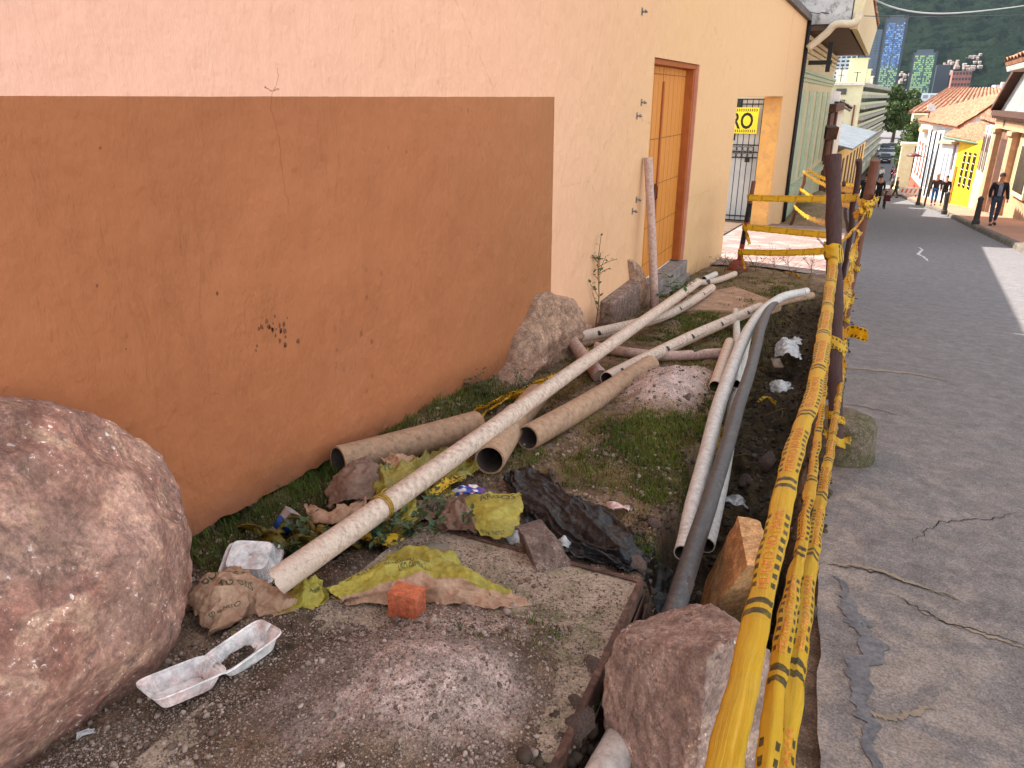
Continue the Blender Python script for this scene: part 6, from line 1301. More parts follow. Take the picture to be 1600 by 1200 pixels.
def tower(x0, x1, y0, d, zb, zt, lab, split, ncol, seed):
    r_ = random.Random(seed); t = thing('tower', lab, 'tower', ((x0+x1)/2, y0+d/2, zb)); mb = MB(); mb.bb((x0, y0, zb), (x1, y0+d, zt)); mb.bb((x0+3, y0+2, zt), (x1-4, y0+d-2, zt+3)); mb.build('shaft', MTW, t)
    mb = MB(); nz = int((zt-zb-4)/1.9); cw = (x1-x0-4)/ncol
    for i in range(nz):
        f = i/nz; z = zb+2+i*1.9
        for k in range(ncol):
            if k == ncol//2 and r_.random() < .75: continue
            if r_.random() < .16: continue
            top = f > split+r_.uniform(-.06, .06); w_ = r_.choices((0, 1, 2), (5, 2, 2))[0]
            mi = (0 if top else 3)+w_
            if not top and f < .3 and r_.random() < .6: mi = 4
            mb.bb((x0+2+k*cw+.12, y0-.35, z), (x0+2+(k+1)*cw-.12, y0-.02, z+1.35), mi)
    o = mb.build('coloured_panels', BLU+GRE, t); o['kind'] = 'stuff'
    mb = MB()
    for i in range(0, nz, 1): mb.bb((x0-.3, y0+2, zb+2+i*1.9), (x0-.02, y0+d-2, zb+3.2+i*1.9))
    o = mb.build('side_glazing', M('side glazing', R(96, 118, 140), R(80, 100, 124), .1, .2, 0) if 'side glazing' not in bpy.data.materials else bpy.data.materials['side glazing'], t); o['kind'] = 'stuff'
    mb = MB(); mb.bb((x0-.5, y0-.6, zb), (x0+1, y0+.5, zt+1)); mb.bb((x1-2, y0-.6, zb), (x1+.2, y0+.5, zt+1)); mb.build('corner_pier', MTD, t)
    return t
tower(-13.5, 6.5, 900, 26, -20, 75, 'tall tower with blue upper and green lower glass panels', .52, 11, 1)
tower(16.5, 38, 900, 24, -20, 43, 'lower tower with green glass panels right of the blue one', 1.2, 12, 2)
def block(name, lab, x0, x1, y, d, zb, zt, mat, rows=0, cols=6, wm=None, cat='building'):
    t = thing(name, lab, cat, ((x0+x1)/2, y+d/2, zb)); mb = MB(); mb.bb((x0, y, zb), (x1, y+d, zt)); mb.build('wall', mat, t)
    if rows:
        mb = MB(); hz_ = (zt-zb)/rows; w_ = (x1-x0)/cols
        for i in range(rows):
            for k in range(cols): mb.bb((x0+w_*(k+.15), y-.12, zb+hz_*(i+.3)), (x0+w_*(k+.85), y-.01, zb+hz_*(i+.78)))
        o = mb.build('windows', wm or MGLS, t); o['kind'] = 'stuff'
    return t
block('tower', 'slim grey blue slab tower half hidden left of the blue tower', -27, -15, 910, 24, -20, 66, MTW, 34, 3, bpy.data.materials['side glazing'], 'tower')
block('tower', 'short grey slab left of the slim tower', -33.5, -28, 915, 20, -20, 44, MTW, 24, 2, bpy.data.materials['side glazing'], 'tower')
MGW = M('pale grey render', R(190, 200, 206), R(170, 180, 188), .05, .8, 0)
block('apartment_tower', 'pale grey apartment tower under the brown eave with dark balcony rows', -36.5, -23.5, 600, 16, -14, 31, MGW, 18, 4, MTD, 'building')
block('office_block', 'dark blue grey office block right of the green tower', 36, 47, 820, 20, -12, 34*.85, MTD)
block('office_block', 'red brick block with grey top beside the dark block', 46, 60, 760, 20, -12, 22, M('far red brick', R(150, 96, 86), R(130, 84, 76), .05, .9, 0), 8, 6, MTD)
block('office_block', 'pale blue white building low behind the tiled roofs', 9, 21, 330, 16, -10, 3.0, M('pale blue render', R(206, 216, 226), R(190, 200, 212), .1, .8, 0), 5, 5, MBLG)
block('office_block', 'small beige block left of the pale blue one', 6.6, 9.2, 320, 12, -10, 1.2, MCRM, 4, 2)
block('office_block', 'white rooftop hut just above the striped roof', 16.5, 19, 160, 5, -4, 3.6, MWHT, 2, 3)
# hillside houses
hm = {}
mb = MB(); mb.bb((-3, -3, -3), (3, 3, 3)); ho = mb.build('wall', M('far dusty wall', R(176, 168, 162), R(130, 116, 108), .05, .9, 0), keep=True); m1 = ho.data; bpy.data.objects.remove(ho)
mb = MB(); mb.prism([(-3.4, 0, 5), (3.4, 0, 5)], [(-3.4, -3.4, 3), (3.4, -3.4, 3)]) if False else mb.add([(-3.4, -3.4, 3), (3.4, -3.4, 3), (3.4, 3.4, 3), (-3.4, 3.4, 3), (-3.4, 0, 4.6), (3.4, 0, 4.6)], [(0, 1, 5, 4), (2, 3, 4, 5), (0, 4, 3), (1, 2, 5), (0, 3, 2, 1)]); ho = mb.build('roof', M('hill roof', R(170, 150, 144), R(150, 120, 108), .1, .9, 0), keep=True); m2 = ho.data; bpy.data.objects.remove(ho)
def hill_at(px, py):
    d = ray(px, py); 
    for t in np.arange(1050, 3000, 4.):
        p = np.array([0, 0, EYE])+d*(t/d[1]); 
        if p[2] <= hillz(p[0], p[1])+4: return p
    return None
rr = random.Random(5)
spots = [(1475+rr.random()*58, 92+rr.random()*22) for _ in range(46)]+[(1406+rr.random()*18, 112+rr.random()*36) for _ in range(14)]
for px, py in spots:
    py2 = py+ (1505-px)*.22*(1 if px > 1470 else 0); p = hill_at(px, py2)
    if p is None: continue
    t = thing('hillside_house', 'tiny white house in the cluster on the wooded hillside', 'house', (p[0], p[1], float(hillz(p[0], p[1]))+3.5), 'white houses on the hillside')
    t.rotation_euler = (0, 0, rr.random()); s_ = rr.uniform(.28, .62); t.scale = (s_, s_, s_)
    link('wall', m1, parent=t); link('roof', m2, parent=t)
# trees
def leafmat(n_, a, b): return M(n_, a, b, .6, .7, 0, spec=.2)
MLF = leafmat('tree foliage', (.085, .12, .032, 1), (.04, .07, .02, 1)); MBARK = M('bark', R(86, 74, 62), R(66, 56, 48), 3, .9, .6, 10)
def crown(name, R_, H_, n, leaf, mat, seed, parent, z0):
    r_ = np.random.default_rng(seed); k = 26; cen = r_.normal(size=(k, 3)); cen /= np.linalg.norm(cen, axis=1)[:, None]; cen *= r_.uniform(.25, .85, (k, 1))**.6; cr = r_.uniform(.22, .42, k)
    id_ = r_.integers(0, k, n); d = r_.normal(size=(n, 3)); d /= np.linalg.norm(d, axis=1)[:, None]
    c = (cen[id_]+d*cr[id_][:, None]*r_.uniform(.75, 1.05, (n, 1)))*np.array([R_, R_, H_])+[0, 0, z0]
    a = r_.normal(size=(n, 3)); b = r_.normal(size=(n, 3)); a /= np.linalg.norm(a, axis=1)[:, None]; b = np.cross(a, b); b /= np.linalg.norm(b, axis=1)[:, None]; l_ = leaf*r_.uniform(.6, 1.3, (n, 1))
    W = np.stack([c-a*l_, c+b*l_*.5, c+a*l_, c-b*l_*.5], 1).reshape(-1, 3); F = np.arange(n*4).reshape(n, 4)
    o = link(name, fast_mesh(name, W, F, mat), parent=parent); return o
def tree(p, H_, R_, lab, seed, n=5000, leaf=.35, mat=None, group=None):
    t = thing('tree', lab, 'tree', p, group); mb = MB(); mb.tube([(0, 0, -1), (.1, 0, H_*.3), (0, .1, H_*.7)], [R_*.09, R_*.06, R_*.02], 8)
    r_ = random.Random(seed)
    for i in range(5): a = r_.random()*6.28; mb.tube([(0, 0, H_*.35+i*.06*H_), (cos(a)*R_*.4, sin(a)*R_*.4, H_*.6), (cos(a)*R_*.65, sin(a)*R_*.65, H_*.75)], [R_*.04, R_*.025, R_*.01], 5)
    o = mb.build('trunk', MBARK, keep=True); o.parent = t
    crown('crown', R_, H_*.42, n, leaf, mat or MLF, seed, t, H_*.62); return t
tree((1.6+1.0, 205, Z1), 12, 5.2, 'large dark green tree filling the end of the street', 3, 12000, .4)
tree((-1.5, 232, Z1), 10, 4.5, 'dark tree behind the end of the apartment block', 4, 6000, .4); tree((6.5, 236, Z1), 9, 4.2, 'dark tree right of the large street tree', 5, 6000, .4)
c = ony(1416, 222, 99); bsh = thing('flowering_bush', 'green bush with pink flowers hanging over the wall at the crossing', 'bush', (c[0]+.6, 99.6, -8.4))
crown('foliage', 1.5, 2.6, 5000, .16, MLF, 9, bsh, 4.6); crown('flowers', 1.4, 1.4, 700, .12, M('pink petals', R(214, 96, 110), None, bump=0), 10, bsh, 2.6)
r_ = random.Random(8)
for i in range(26):
    y = r_.uniform(420, 980); px = r_.uniform(1345, 1600); p = ony(px, 150, y); tree((p[0], y, -13+0*y), r_.uniform(11, 17), r_.uniform(6, 9), 'dark tree in the band of city trees below the hill', 30+i, 1500, .9, group='city trees below the hill')
# ================================================================== CARS, PEOPLE, STREET FURNITURE
def car(p, rz, paint, lab, cat='car'):
    t = thing('parked_car', lab, cat, p, 'cars waiting at the end of the street')
    mb = MB(); sec = [(-2.1, .35, .72, .80), (-1.9, .28, .86, .86), (-1.0, .25, .95, .88), (-.1, .25, .97, .88), (1.2, .25, .95, .88), (1.9, .28, .88, .86), (2.1, .38, .74, .80)]
    P = [[(y_*w_, x, z_) for y_, z_ in ((-1, a), (-1.02, (a+b)/2), (-.94, b), (.94, b), (1.02, (a+b)/2), (1, a), (-1, a))] for x, a, b, w_ in [(s_[0], s_[1], s_[2], s_[3]) for s_ in sec]]
    mb.grid(P); mb.f.append(tuple(range(6))); mb.m.append(0); k = len(sec)*7-7; mb.f.append(tuple(k+i for i in range(6))); mb.m.append(0)
    def B(nm, mb_, m_): o = mb_.build(nm, m_, keep=True, smooth=False); o.parent = t; return o
    bd = B('body', mb, paint); mb = MB(); mb.prism([(-.66, -.9, 1.42), (.66, -.9, 1.42), (.66, .9, 1.42), (-.66, .9, 1.42)], [(-.82, -1.35, .95), (.82, -1.35, .95), (.80, 1.5, .95), (-.80, 1.5, .95)]); B('cabin', mb, MGLS)
    mb = MB(); mb.bb((-.64, -.86, 1.42), (.64, .86, 1.46)); B('roof', mb, paint)
    for sx_ in (-.78, .78):
        for sy_ in (-1.3, 1.3):
            mb = MB(); mb.tube([(sx_-.1, sy_, .32), (sx_+.1, sy_, .32)], .32, 16); B('wheel', mb, MBLACK)
        mb = MB(); mb.bb((sx_*.8-.14, -2.12, .58), (sx_*.8+.14, -2.05, .72)); B('headlight', mb, MWHT)
    mb = MB(); mb.bb((-.3, -2.13, .42), (.3, -2.06, .54)); B('number_plate', mb, MWHT)
    t.rotation_euler = (0, 0, rz); return t
pt = lambda n_, r, g_, b_: M(n_, R(r, g_, b_), None, rough=.25, bump=0, spec=.6)
for px, py, y, pc, lab in ((1384, 241, 143, pt('black car paint', 34, 36, 42), 'black car nearest the crossing at the end of the street'), (1382, 231, 158, pt('silver car paint', 176, 180, 186), 'silver car behind the black one'), (1393, 231, 158, pt('light car paint', 206, 208, 212), 'white car right of the silver one'), (1384, 224, 175, pt('dark blue car paint', 50, 58, 72), 'dark car third in the line'), (1394, 224, 178, pt('grey car paint', 120, 124, 130), 'grey car farthest back on the right')):
    p = ony(px, py, y); car((p[0], y, Z1), r_.uniform(-.05, .05), pc, lab)
def skinmesh(joints, edges, name, mat, parent, sub=1):
    me = bpy.data.meshes.new(name); me.from_pydata([j[:3] for j in joints], edges, []); o = bpy.data.objects.new(name, me); COL.objects.link(o)
    sk = o.modifiers.new('s', 'SKIN'); lay = me.skin_vertices[0] if me.skin_vertices else None
    if lay is None: 
        me.attributes; bpy.context.view_layer.objects.active = o
    for v, j in zip(me.skin_vertices[0].data, joints): v.radius = (j[3], j[4] if len(j) > 4 else j[3])
    me.skin_vertices[0].data[0].use_root = True
    ss = o.modifiers.new('u', 'SUBSURF'); ss.levels = sub; ss.render_levels = sub
    dg = bpy.context.evaluated_depsgraph_get(); ev = o.evaluated_get(dg); m2_ = bpy.data.meshes.new_from_object(ev)
    bpy.data.objects.remove(o); m2_.materials.clear(); m2_.materials.append(mat)
    for p_ in m2_.polygons: p_.use_smooth = True
    q = bpy.data.objects.new(name, m2_); COL.objects.link(q); q.parent = parent; return q
SKIN = M('skin', R(188, 138, 110), R(170, 120, 96), 20, .6, .1); HAIR = M('dark hair', R(40, 34, 32), R(60, 52, 48), 40, .6, .3); MSHOE = M('dark shoes', R(34, 30, 30), None, rough=.5)
def cloth(n_, r, g_, b_): return bpy.data.materials.get(n_) or M(n_, R(r, g_, b_), R(int(r*.8), int(g_*.8), int(b_*.8)), 9, .9, .4, 30)
def person(p, H_, rz, lab, top, legs, stride=.18, lean=0, arms=(.1, -.1), cap=None, bent=(.1, .1), hair=None, group=None, tw=1., cat='person'):
    t = thing('person', lab, cat, p, group); k = H_/1.75
    a1, a2 = arms; s = stride
    hip = .92; sh = 1.42
    L_ = [(-.03+0, 0, hip), (-.10, .02, .90), (-.11, -s*.55, .50), (-.10, -s, .09), (-.10, -s-.13, .035)]
    # body: legs/arms/head as one surface
    J = [(0, 0, .95, .12, .10), (0, .0, 1.18, .12, .09), (0, 0, 1.40, .13, .09), (0, -.01, 1.50, .055), (0, -.02, 1.58, .075, .09), (0, -.025, 1.66, .082, .10), (0, -.02, 1.73, .06, .07), (0, -.115, 1.62, .012),
         (-.09, 0, .90, .08), (-.10, -s*.5+.03, .50, .055), (-.10, -s, .10, .036), (-.10, -s-.14, .035, .03),
         (.09, 0, .90, .08), (.10, s*.35-.06, .50, .055), (.10, s*.9, .13, .036), (.10, s*.9-.12, .04, .03),
         (-.19, 0, 1.40, .055), (-.24, a1*.4, 1.13, .042), (-.23, a1-bent[0], .90, .032), (-.22, a1-bent[0]-.05, .82, .03),
         (.19, 0, 1.40, .055), (.24, a2*.4, 1.13, .042), (.23, a2-bent[1], .90, .032), (.22, a2-bent[1]-.05, .82, .03)]
    E_ = [(0, 1), (1, 2), (2, 3), (3, 4), (4, 5), (5, 6), (4, 7), (0, 8), (8, 9), (9, 10), (10, 11), (0, 12), (12, 13), (13, 14), (14, 15), (2, 16), (16, 17), (17, 18), (18, 19), (2, 20), (20, 21), (21, 22), (22, 23)]
    skinmesh(J, E_, 'body', SKIN, t)
    q = lambda i, g_=.018, dz=0: (J[i][0], J[i][1], J[i][2]+dz, J[i][3]+g_, (J[i][4] if len(J[i]) > 4 else J[i][3])+g_)
    skinmesh([q(0, .02, -.02), q(8, .02), q(9, .022), (J[10][0], J[10][1], .12, .06, .06), q(12, .02), q(13, .022), (J[14][0], J[14][1], .15, .06, .06)], [(0, 1), (1, 2), (2, 3), (0, 4), (4, 5), (5, 6)], 'trousers', legs, t)
    skinmesh([(0, 0, .86, .165*tw, .13), (0, 0, 1.10, .16*tw, .125), (0, 0, 1.36, .165*tw, .115), (0, -.005, 1.475, .07, .07), (-.20, 0, 1.40, .075), (-.25, a1*.4, 1.13, .062), (-.235, a1-bent[0], .92, .052), (.20, 0, 1.40, .075), (.25, a2*.4, 1.13, .062), (.235, a2-bent[1], .92, .052)], [(0, 1), (1, 2), (2, 3), (2, 4), (4, 5), (5, 6), (2, 7), (7, 8), (8, 9)], 'jacket', top, t)
    mb = MB(); mb.lathe([(.03, 1.62), (.085, 1.64), (.094, 1.69), (.085, 1.745), (.05, 1.775), (.01, 1.785)], (0, .0, 0), 14)
    if cap: mb.bb((-.06, -.19, 1.675), (.06, -.06, 1.69))
    mb.v = [(x, y*1.12, z+(.03 if y < -.05 and not cap else 0)) for x, y, z in mb.v]
    o = mb.build('cap' if cap else 'hair', cap or hair or HAIR, keep=True, smooth=True); o.parent = t
    for i in (10, 14):
        mb = MB(); x, y, z = J[i][0], J[i][1], J[i+1][2]; mb.box((x, y-.07, z+.015), (.09, .27, .09), taper=.7); o = mb.build('shoe', MSHOE, keep=True); o.parent = t; bv = o.modifiers.new('b', 'BEVEL'); bv.width = .02
    t.scale = (k, k, k); t.rotation_euler = (lean, 0, rz); return t
def onp(px, py, c=.15): return G(px, py, c)
p = onp(1549, 352)
m = person(p, 1.74, .1, 'man in a dark jacket, cap and jeans walking up the right pavement', cloth('dark jacket', 44, 38, 42), cloth('blue jeans', 62, 74, 96), .20, cap=cloth('grey cap', 60, 60, 64), arms=(.12, -.10), bent=(.12, .22))
mb = MB(); mb.box((0, -.118, 1.22), (.12, .03, .42)); o = mb.build('shirt', cloth('grey blue shirt', 130, 142, 158), keep=True); o.parent = m
person(onp(1457, 321), 1.76, .05, 'man in a dark sweater and bright blue jeans walking on the pavement', cloth('brown sweater', 64, 52, 50), cloth('bright blue jeans', 50, 96, 150), .15, hair=SKIN, arms=(.05, -.08))
person(onp(1472, 321), 1.68, -.1, 'person in black walking beside the man in blue jeans', cloth('black coat', 34, 30, 32), cloth('black trousers', 28, 26, 30), .16)
person(G(1398, 309), 1.7, -1.3, 'person in olive green overalls stepping across the road', cloth('olive overall', 74, 84, 62), cloth('olive trousers', 66, 76, 56), .22, hair=cloth('pale cap', 170, 150, 130))
person(G(1391, 304), 1.68, -1.2, 'darker clothed person just behind the one in olive', cloth('dark olive coat', 60, 56, 48), cloth('dark trousers', 44, 44, 46), .15)
cyc = person(G(1369, 324), 1.72, pi, 'cyclist in dark clothes pushing a bicycle down the road', cloth('dark jacket', 44, 38, 42), cloth('dark trousers', 44, 44, 46), .16, arms=(-.25, -.25), bent=(.05, .05))
person(G(1346, 330), 1.74, pi, 'worker in dark blue standing behind the leaning pole', cloth('navy overall', 40, 48, 62), cloth('dark trousers', 44, 44, 46), .05)
person(G(1353, 322), 1.72, 2.2, 'worker in teal green behind the tape posts', cloth('teal overall', 44, 84, 84), cloth('dark trousers', 44, 44, 46), .05)
for px, py, y, lab, c_ in ((1395, 263, 112, 'distant walker in black crossing the street', 'black coat'), (1377, 262, 110, 'distant walker in white crossing the street', 'white shirt'), (1380, 261, 111, 'second distant walker in pale clothes beside the one in white', 'pale shirt'), (1403, 255, 125, 'distant dark figure on the far right pavement', 'black coat'), (1407, 254, 126, 'distant figure beside the right wall', 'brown sweater')):
    q_ = ony(px, py, y); person((q_[0], y, float(zroad(y))), 1.7, r_.uniform(0, 6), lab, cloth(c_, 226, 224, 220) if 'shirt' in c_ else cloth(c_, 40, 36, 38), cloth('dark trousers', 44, 44, 46), .16)
# bicycle
bp = G(1380, 326); bk = thing('bicycle', 'black bicycle with a rear bag being pushed down the road', 'bicycle', bp)
def bpart(nm, mb, m_, sm_=False, par=None): o = mb.build(nm, m_, keep=True, smooth=sm_); o.parent = par or bk; return o
for y in (-.52, .52):
    mb = MB(); mb.tube([(0, y+.33*cos(a), .34+.33*sin(a)) for a in np.linspace(0, 2*pi, 29)], .02, 6, cap=False); wh = bpart('wheel', mb, MBLACK, True)
    mb = MB(); 
    for a in np.linspace(0, pi, 9)[:-1]: mb.tube([(0, y+.32*cos(a), .34+.32*sin(a)), (0, y-.32*cos(a), .34-.32*sin(a))], .003, 4)
    bpart('spokes', mb, MGALV, par=wh)
mb = MB()
for a, b in (((0, -.52, .34), (0, -.2, .82)), ((0, -.2, .82), (0, .38, .84)), ((0, .38, .84), (0, .52, .34)), ((0, -.1, .3), (0, .38, .78)), ((0, -.1, .3), (0, -.2, .9)), ((0, -.52, .34), (0, -.1, .3)), ((0, .38, .84), (0, .34, .98))): mb.tube([a, b], .018, 6)
bpart('frame', mb, cloth('dark frame paint', 40, 44, 52))
mb = MB(); mb.tube([(-.3, .28, 1.0), (-.1, .36, .99), (.1, .36, .99), (.3, .28, 1.0)], .014, 6); bpart('handlebar', mb, MBLACK)
mb = MB(); mb.box((0, -.22, .93), (.14, .26, .06), taper=.7); bpart('saddle', mb, MBLACK); mb = MB(); mb.box((.06, -.5, .62), (.34, .3, .3), taper=.9); bpart('rear_bag', mb, cloth('maroon bag', 96, 50, 48))
bk.rotation_euler = (0, 0, .05)
# bollards and signs
MBOL = M('dark grey iron', R(74, 74, 72), R(56, 56, 56), 10, .6, .3, 30)
for px, py, lab in ((1524, 350, 'nearest dark bollard beside the walking man'), (1475, 333, 'middle dark bollard on the kerb below the yellow house'), (1434, 319, 'farthest dark bollard on the kerb')):
    c = onp(px, py); mb = MB(); mb.lathe([(.13, -.05), (.13, .12), (.10, .14), (.085, .8), (.10, .84), (.10, .88), (.06, .94), (.02, .96)], c, 14); o = mb.build('bollard', MBOL, smooth=True, auto=40); tag(o, lab, 'bollard', 'kerb bollards')
c = onp(1444, 322); sg = thing('street_sign', 'slim dark pole with a round dull red disc on the right pavement', 'sign', c); mb = MB(); mb.tube([c, c+[.1, 0, 2.9]], .05, 8); mb.build('pole', MBOL, sg, smooth=True)
mb = MB(); mb.lathe([(.02, 0), (.42, .02), (.42, .05), (.02, .07)], (0, 0, 0), 20); q_ = ony(1427, 246, c[1]+14); c2 = onp(1436, 312); lp = thing('lamp_post', 'thin lamp post with a domed dusky red shade on the right pavement', 'street lamp', c2); mbp = MB(); T2 = ony(1428, 243, c2[1]); mbp.tube([c2, (c2[0], c2[1], T2[2]-.1), (T2[0], c2[1], T2[2])], .04, 8); mbp.build('pole', MBOL, lp, smooth=True)
mb = MB(); mb.lathe([(.05, .2), (.3, .12), (.5, -.02), (.46, -.06), (.05, .0)], T2, 18); mb.build('lamp_shade', M('dusky red enamel', R(120, 60, 66), R(90, 46, 52), 8, .4, 0), lp, smooth=True)
# road works barrier and rubble at the crossing
c = onp(1418, 307); wb = thing('works_barrier', 'low white and orange striped barrier on the pavement corner', 'barrier', c)
mb = MB(); mb.bb((c[0]-.75, c[1], c[2]+.15), (c[0]+.75, c[1]+.06, c[2]+.75)); mb.build('board', MWHT, wb); mb = MB()
for k in range(4): x = c[0]-.6+k*.33; mb.add([(x, c[1]-.004, c[2]+.3), (x+.14, c[1]-.004, c[2]+.3), (x+.24, c[1]-.004, c[2]+.62), (x+.1, c[1]-.004, c[2]+.62)], [(0, 1, 2, 3)])
mb.build('stripes', cloth('safety orange', 226, 110, 50), wb)
for s_ in (-.6, .6):
    mb = MB(); mb.box((c[0]+s_, c[1]+.03, c[2]+.06), (.12, .5, .13)); mb.build('foot', MBOL, wb)
c = G(1383, 306); rock('spoil_heap', c+[0, 0, .1], (1.3, .9, .55), 71, MB_GREY, 'low heap of dark rubble on the road at the crossing', 'rubble heap', sub=3, fine=.1, amp=.2)
c = ony(1296, 212, 38.5); mb = MB(); mb.tube([(c[0], 38.5, -3.6), c-[0, 0, .0]], .13, 8); pp_ = mb.build('utility_pole', MPOL, smooth=True); tag(pp_, 'brown timber pole against the left houses topped by a wooden box', 'pole')
mb = MB(); mb.box(c+[0, 0, .15], (.55, .5, .55), rz=.5, rx=.2); o = mb.build('nest_box', MBRN, bevel=.02); tag(o, 'brown wooden box on top of the timber pole', 'box')
MWIRE = M('black cable', R(30, 30, 32), None, rough=.5, bump=0); MWW = M('pale cable', R(180, 184, 186), None, rough=.5, bump=0)
for nm, a, m_, b, r, mt, lab in (('overhead_cable', ony(1352, -6, 26), ony(1480, 21, 30), onx(1640, 3, 9), .022, MWW, 'pale overhead cable sagging across the top right'), ('overhead_cable', ony(1258, 16, 24.3), ony(1420, 26, 30), onx(1640, 22, 10), .012, MWIRE, 'thin black cable crossing in front of the hill'), ('overhead_cable', ony(1258, 17, 24.35), ony(1320, 24, 28), ony(1420, 24, 60), .010, MWIRE, 'second thin black cable just under the first')):
    mb = MB(); mb.tube(catmull([a, m_, b], 40), r, 6); o = mb.build(nm, mt, smooth=True); tag(o, lab, 'cable')
# ================================================================== WEEDS
MLEAF = M('weed leaf', (.07, .12, .03, 1), (.045, .085, .025, 1), 30, .5, .2, 40, spec=.3); MSTEM = M('weed stem', R(120, 84, 54), R(96, 90, 50), 20, .7, .2)
def leafy(name, base, top, nl, sz, lab, seed, cat='plant', spread=.05, branch=0, mat=None, stem=.004, bend=.04, leafgrow=0):
    r_ = random.Random(seed); t = thing(name, lab, cat, base); base = np.array(base, float); top = np.array(top, float)
    P = catmull([base, base+(top-base)*.35+[bend*.5, 0, 0], base+(top-base)*.7-[bend*.3, 0, 0], top], 24); mb = MB(); mb.tube(P, list(np.linspace(stem, stem*.4, 24)), 6)
    tips = [(P[i], 1.) for i in range(6, 24)]
    for k in range(branch):
        i = r_.randint(2, 16); d = np.array([r_.uniform(-1, 1), r_.uniform(-1, 1), r_.uniform(.3, 1)]); d *= spread*2.2/np.linalg.norm(d)*r_.uniform(.6, 1.4); Q = catmull([P[i], P[i]+d*.6+[0, 0, .01], P[i]+d], 6); mb.tube(Q, stem*.45, 5); tips += [(q_, .9) for q_ in Q[2:]]
    mb.build('stem', MSTEM, t, smooth=True); mb = MB()
    for k in range(nl):
        c, _ = r_.choice(tips); a = r_.uniform(0, 6.28); el = r_.uniform(-.3, .9); L_ = sz*r_.uniform(.5, 1.25); d = np.array([cos(a)*cos(el), sin(a)*cos(el), sin(el)]); s_ = np.array([-sin(a), cos(a), 0]); n_ = np.cross(d, s_); c = c+d*spread*.25*r_.random()
        mb.add([c, c+d*L_*.35+s_*L_*.30+n_*L_*.06, c+d*L_*.75+s_*L_*.22, c+d*L_-n_*L_*.12, c+d*L_*.75-s_*L_*.22, c+d*L_*.35-s_*L_*.30+n_*L_*.06], [(0, 1, 2, 3), (0, 3, 4, 5)])
    mb.build('leaves', mat or MLEAF, t); return t
b_ = onx(930, 508, WX+.06); b_[2] = float(gz(b_[0], b_[1])); leafy('weed', b_, onx(939, 370, WX+.05), 70, .05, 'tall thin weed with small round leaves growing up the ochre wall', 1, spread=.09, branch=14, stem=.007)
b_ = G(1046, 484, 0); leafy('weed', b_, b_+[.02, 0, .26], 90, .07, 'bushy green weed beside the upright pipe', 2, spread=.12, branch=12)
b_ = G(1062, 480, 0); leafy('weed', b_, b_+[.05, 0, .14], 30, .05, 'small weed just right of the bushy one', 3, spread=.07, branch=5)
MLD = M('broad dark leaf', (.045, .08, .028, 1), (.03, .055, .02, 1), 30, .45, .2, 30, spec=.35)
for i, (px, py, lab) in enumerate(((640, 845, 'dark leafy weed under the long pipe behind the cover'), (605, 850, 'dark leafy weed beside the yellow tape end under the pipe'), (560, 852, 'dark leafy weed between the long pipe and yellow sack'), (700, 838, 'sprawling dark weed against the back edge of the cover'), (520, 855, 'lance leaved weed left under the long pipe'), (470, 860, 'lance leaved weed in front of the plastic cup'), (800, 618, 'green weed patch by the leaning rock'), (760, 625, 'green weed left of the leaning rock'))):
    b_ = G(px, py, 0); b_[2] = float(gz(b_[0], b_[1])); leafy('weed', b_, b_+[.03*(-1)**i, 0, .035], 90, .036, lab, 20+i, spread=.07, branch=10, mat=MLD, bend=.03)
for i, (a, b) in enumerate(((375, 835), (405, 850), (430, 838), (460, 855), (490, 845), (520, 835), (445, 828))):
    P_ = [G(a, b, .01), G(a+14, b-12, .07), G(a+32, b-4, .05), G(a+44, b+10, .02), G(a+58, b-2, .06), G(a+70, b+8, .01)]
    tape('tape_loop', P_, .05, ['leftmost loop', 'second loop', 'third loop', 'fourth loop', 'fifth loop', 'rightmost loop', 'highest loop'][i]+' of dirty yellow tape tangled in the weeds below the plastic cup', roll=[.3+.9*j+i for j in range(6)], crumple=.016, seed=70+i, n=60, letters=False, mat=bpy.data.materials.get('dirty tape') or tape_mat('dirty tape', .8, (150, 132, 48)))
sack('paper_sheet', [[(585, 842, .03), (600, 832, .05), (612, 838, .03)], [(588, 858, .02), (602, 850, .04), (618, 852, .02)]], MKD, 'small torn brown paper beside the back corner of the cover', 'paper', crum=.006, cs=20, fold=.006, fs=9, seed=91, n=40, m=40, edge=.012)
sack('kraft_sack', [[(598, 722, .10), (625, 712, .13), (652, 716, .09)], [(604, 745, .10), (630, 735, .13), (660, 735, .08)], [(612, 760, .05), (635, 755, .08), (662, 752, .05)]], MKR, 'crumpled brown sack between the wall side clay pipe and the long pipe', crum=.0075, cs=20, fold=.008, fs=9, seed=92, n=70, m=70, edge=.015, pleat=.014, pf=4, pl=2)
sack('kraft_sack', [[(640, 800, .05), (655, 790, .07), (672, 796, .06)], [(642, 822, .03), (660, 815, .06), (680, 818, .04)]], MKD, 'dark brown crumpled sack corner under the striped rag', crum=.0075, cs=20, fold=.008, fs=9, seed=93, n=44, m=44, edge=.015, pleat=.012, pf=3, pl=2)
for i, (px, py, h_, lab) in enumerate(((1205, 432, .30, 'bare twiggy weed at the near edge of the pink paving'), (1232, 436, .38, 'taller bare twiggy weed at the edge of the pink paving'), (1262, 438, .34, 'green tipped weed in front of the pink paving'), (1180, 424, .16, 'low dry weed by the striped post'), (1150, 432, .14, 'low dry weed at the corner of the wall'), (1270, 470, .2, 'green weed at the far end of the trench'), (1130, 428, .14, 'dry weed at the foot of the ochre wall'))):
    b_ = G(px, py, 0); b_[2] = float(gz(b_[0], b_[1])); leafy('weed', b_, b_+[.05*(-1)**i, 0, h_], 26 if i < 3 else 50, .04, lab, 60+i, spread=.14, branch=12, stem=.005)
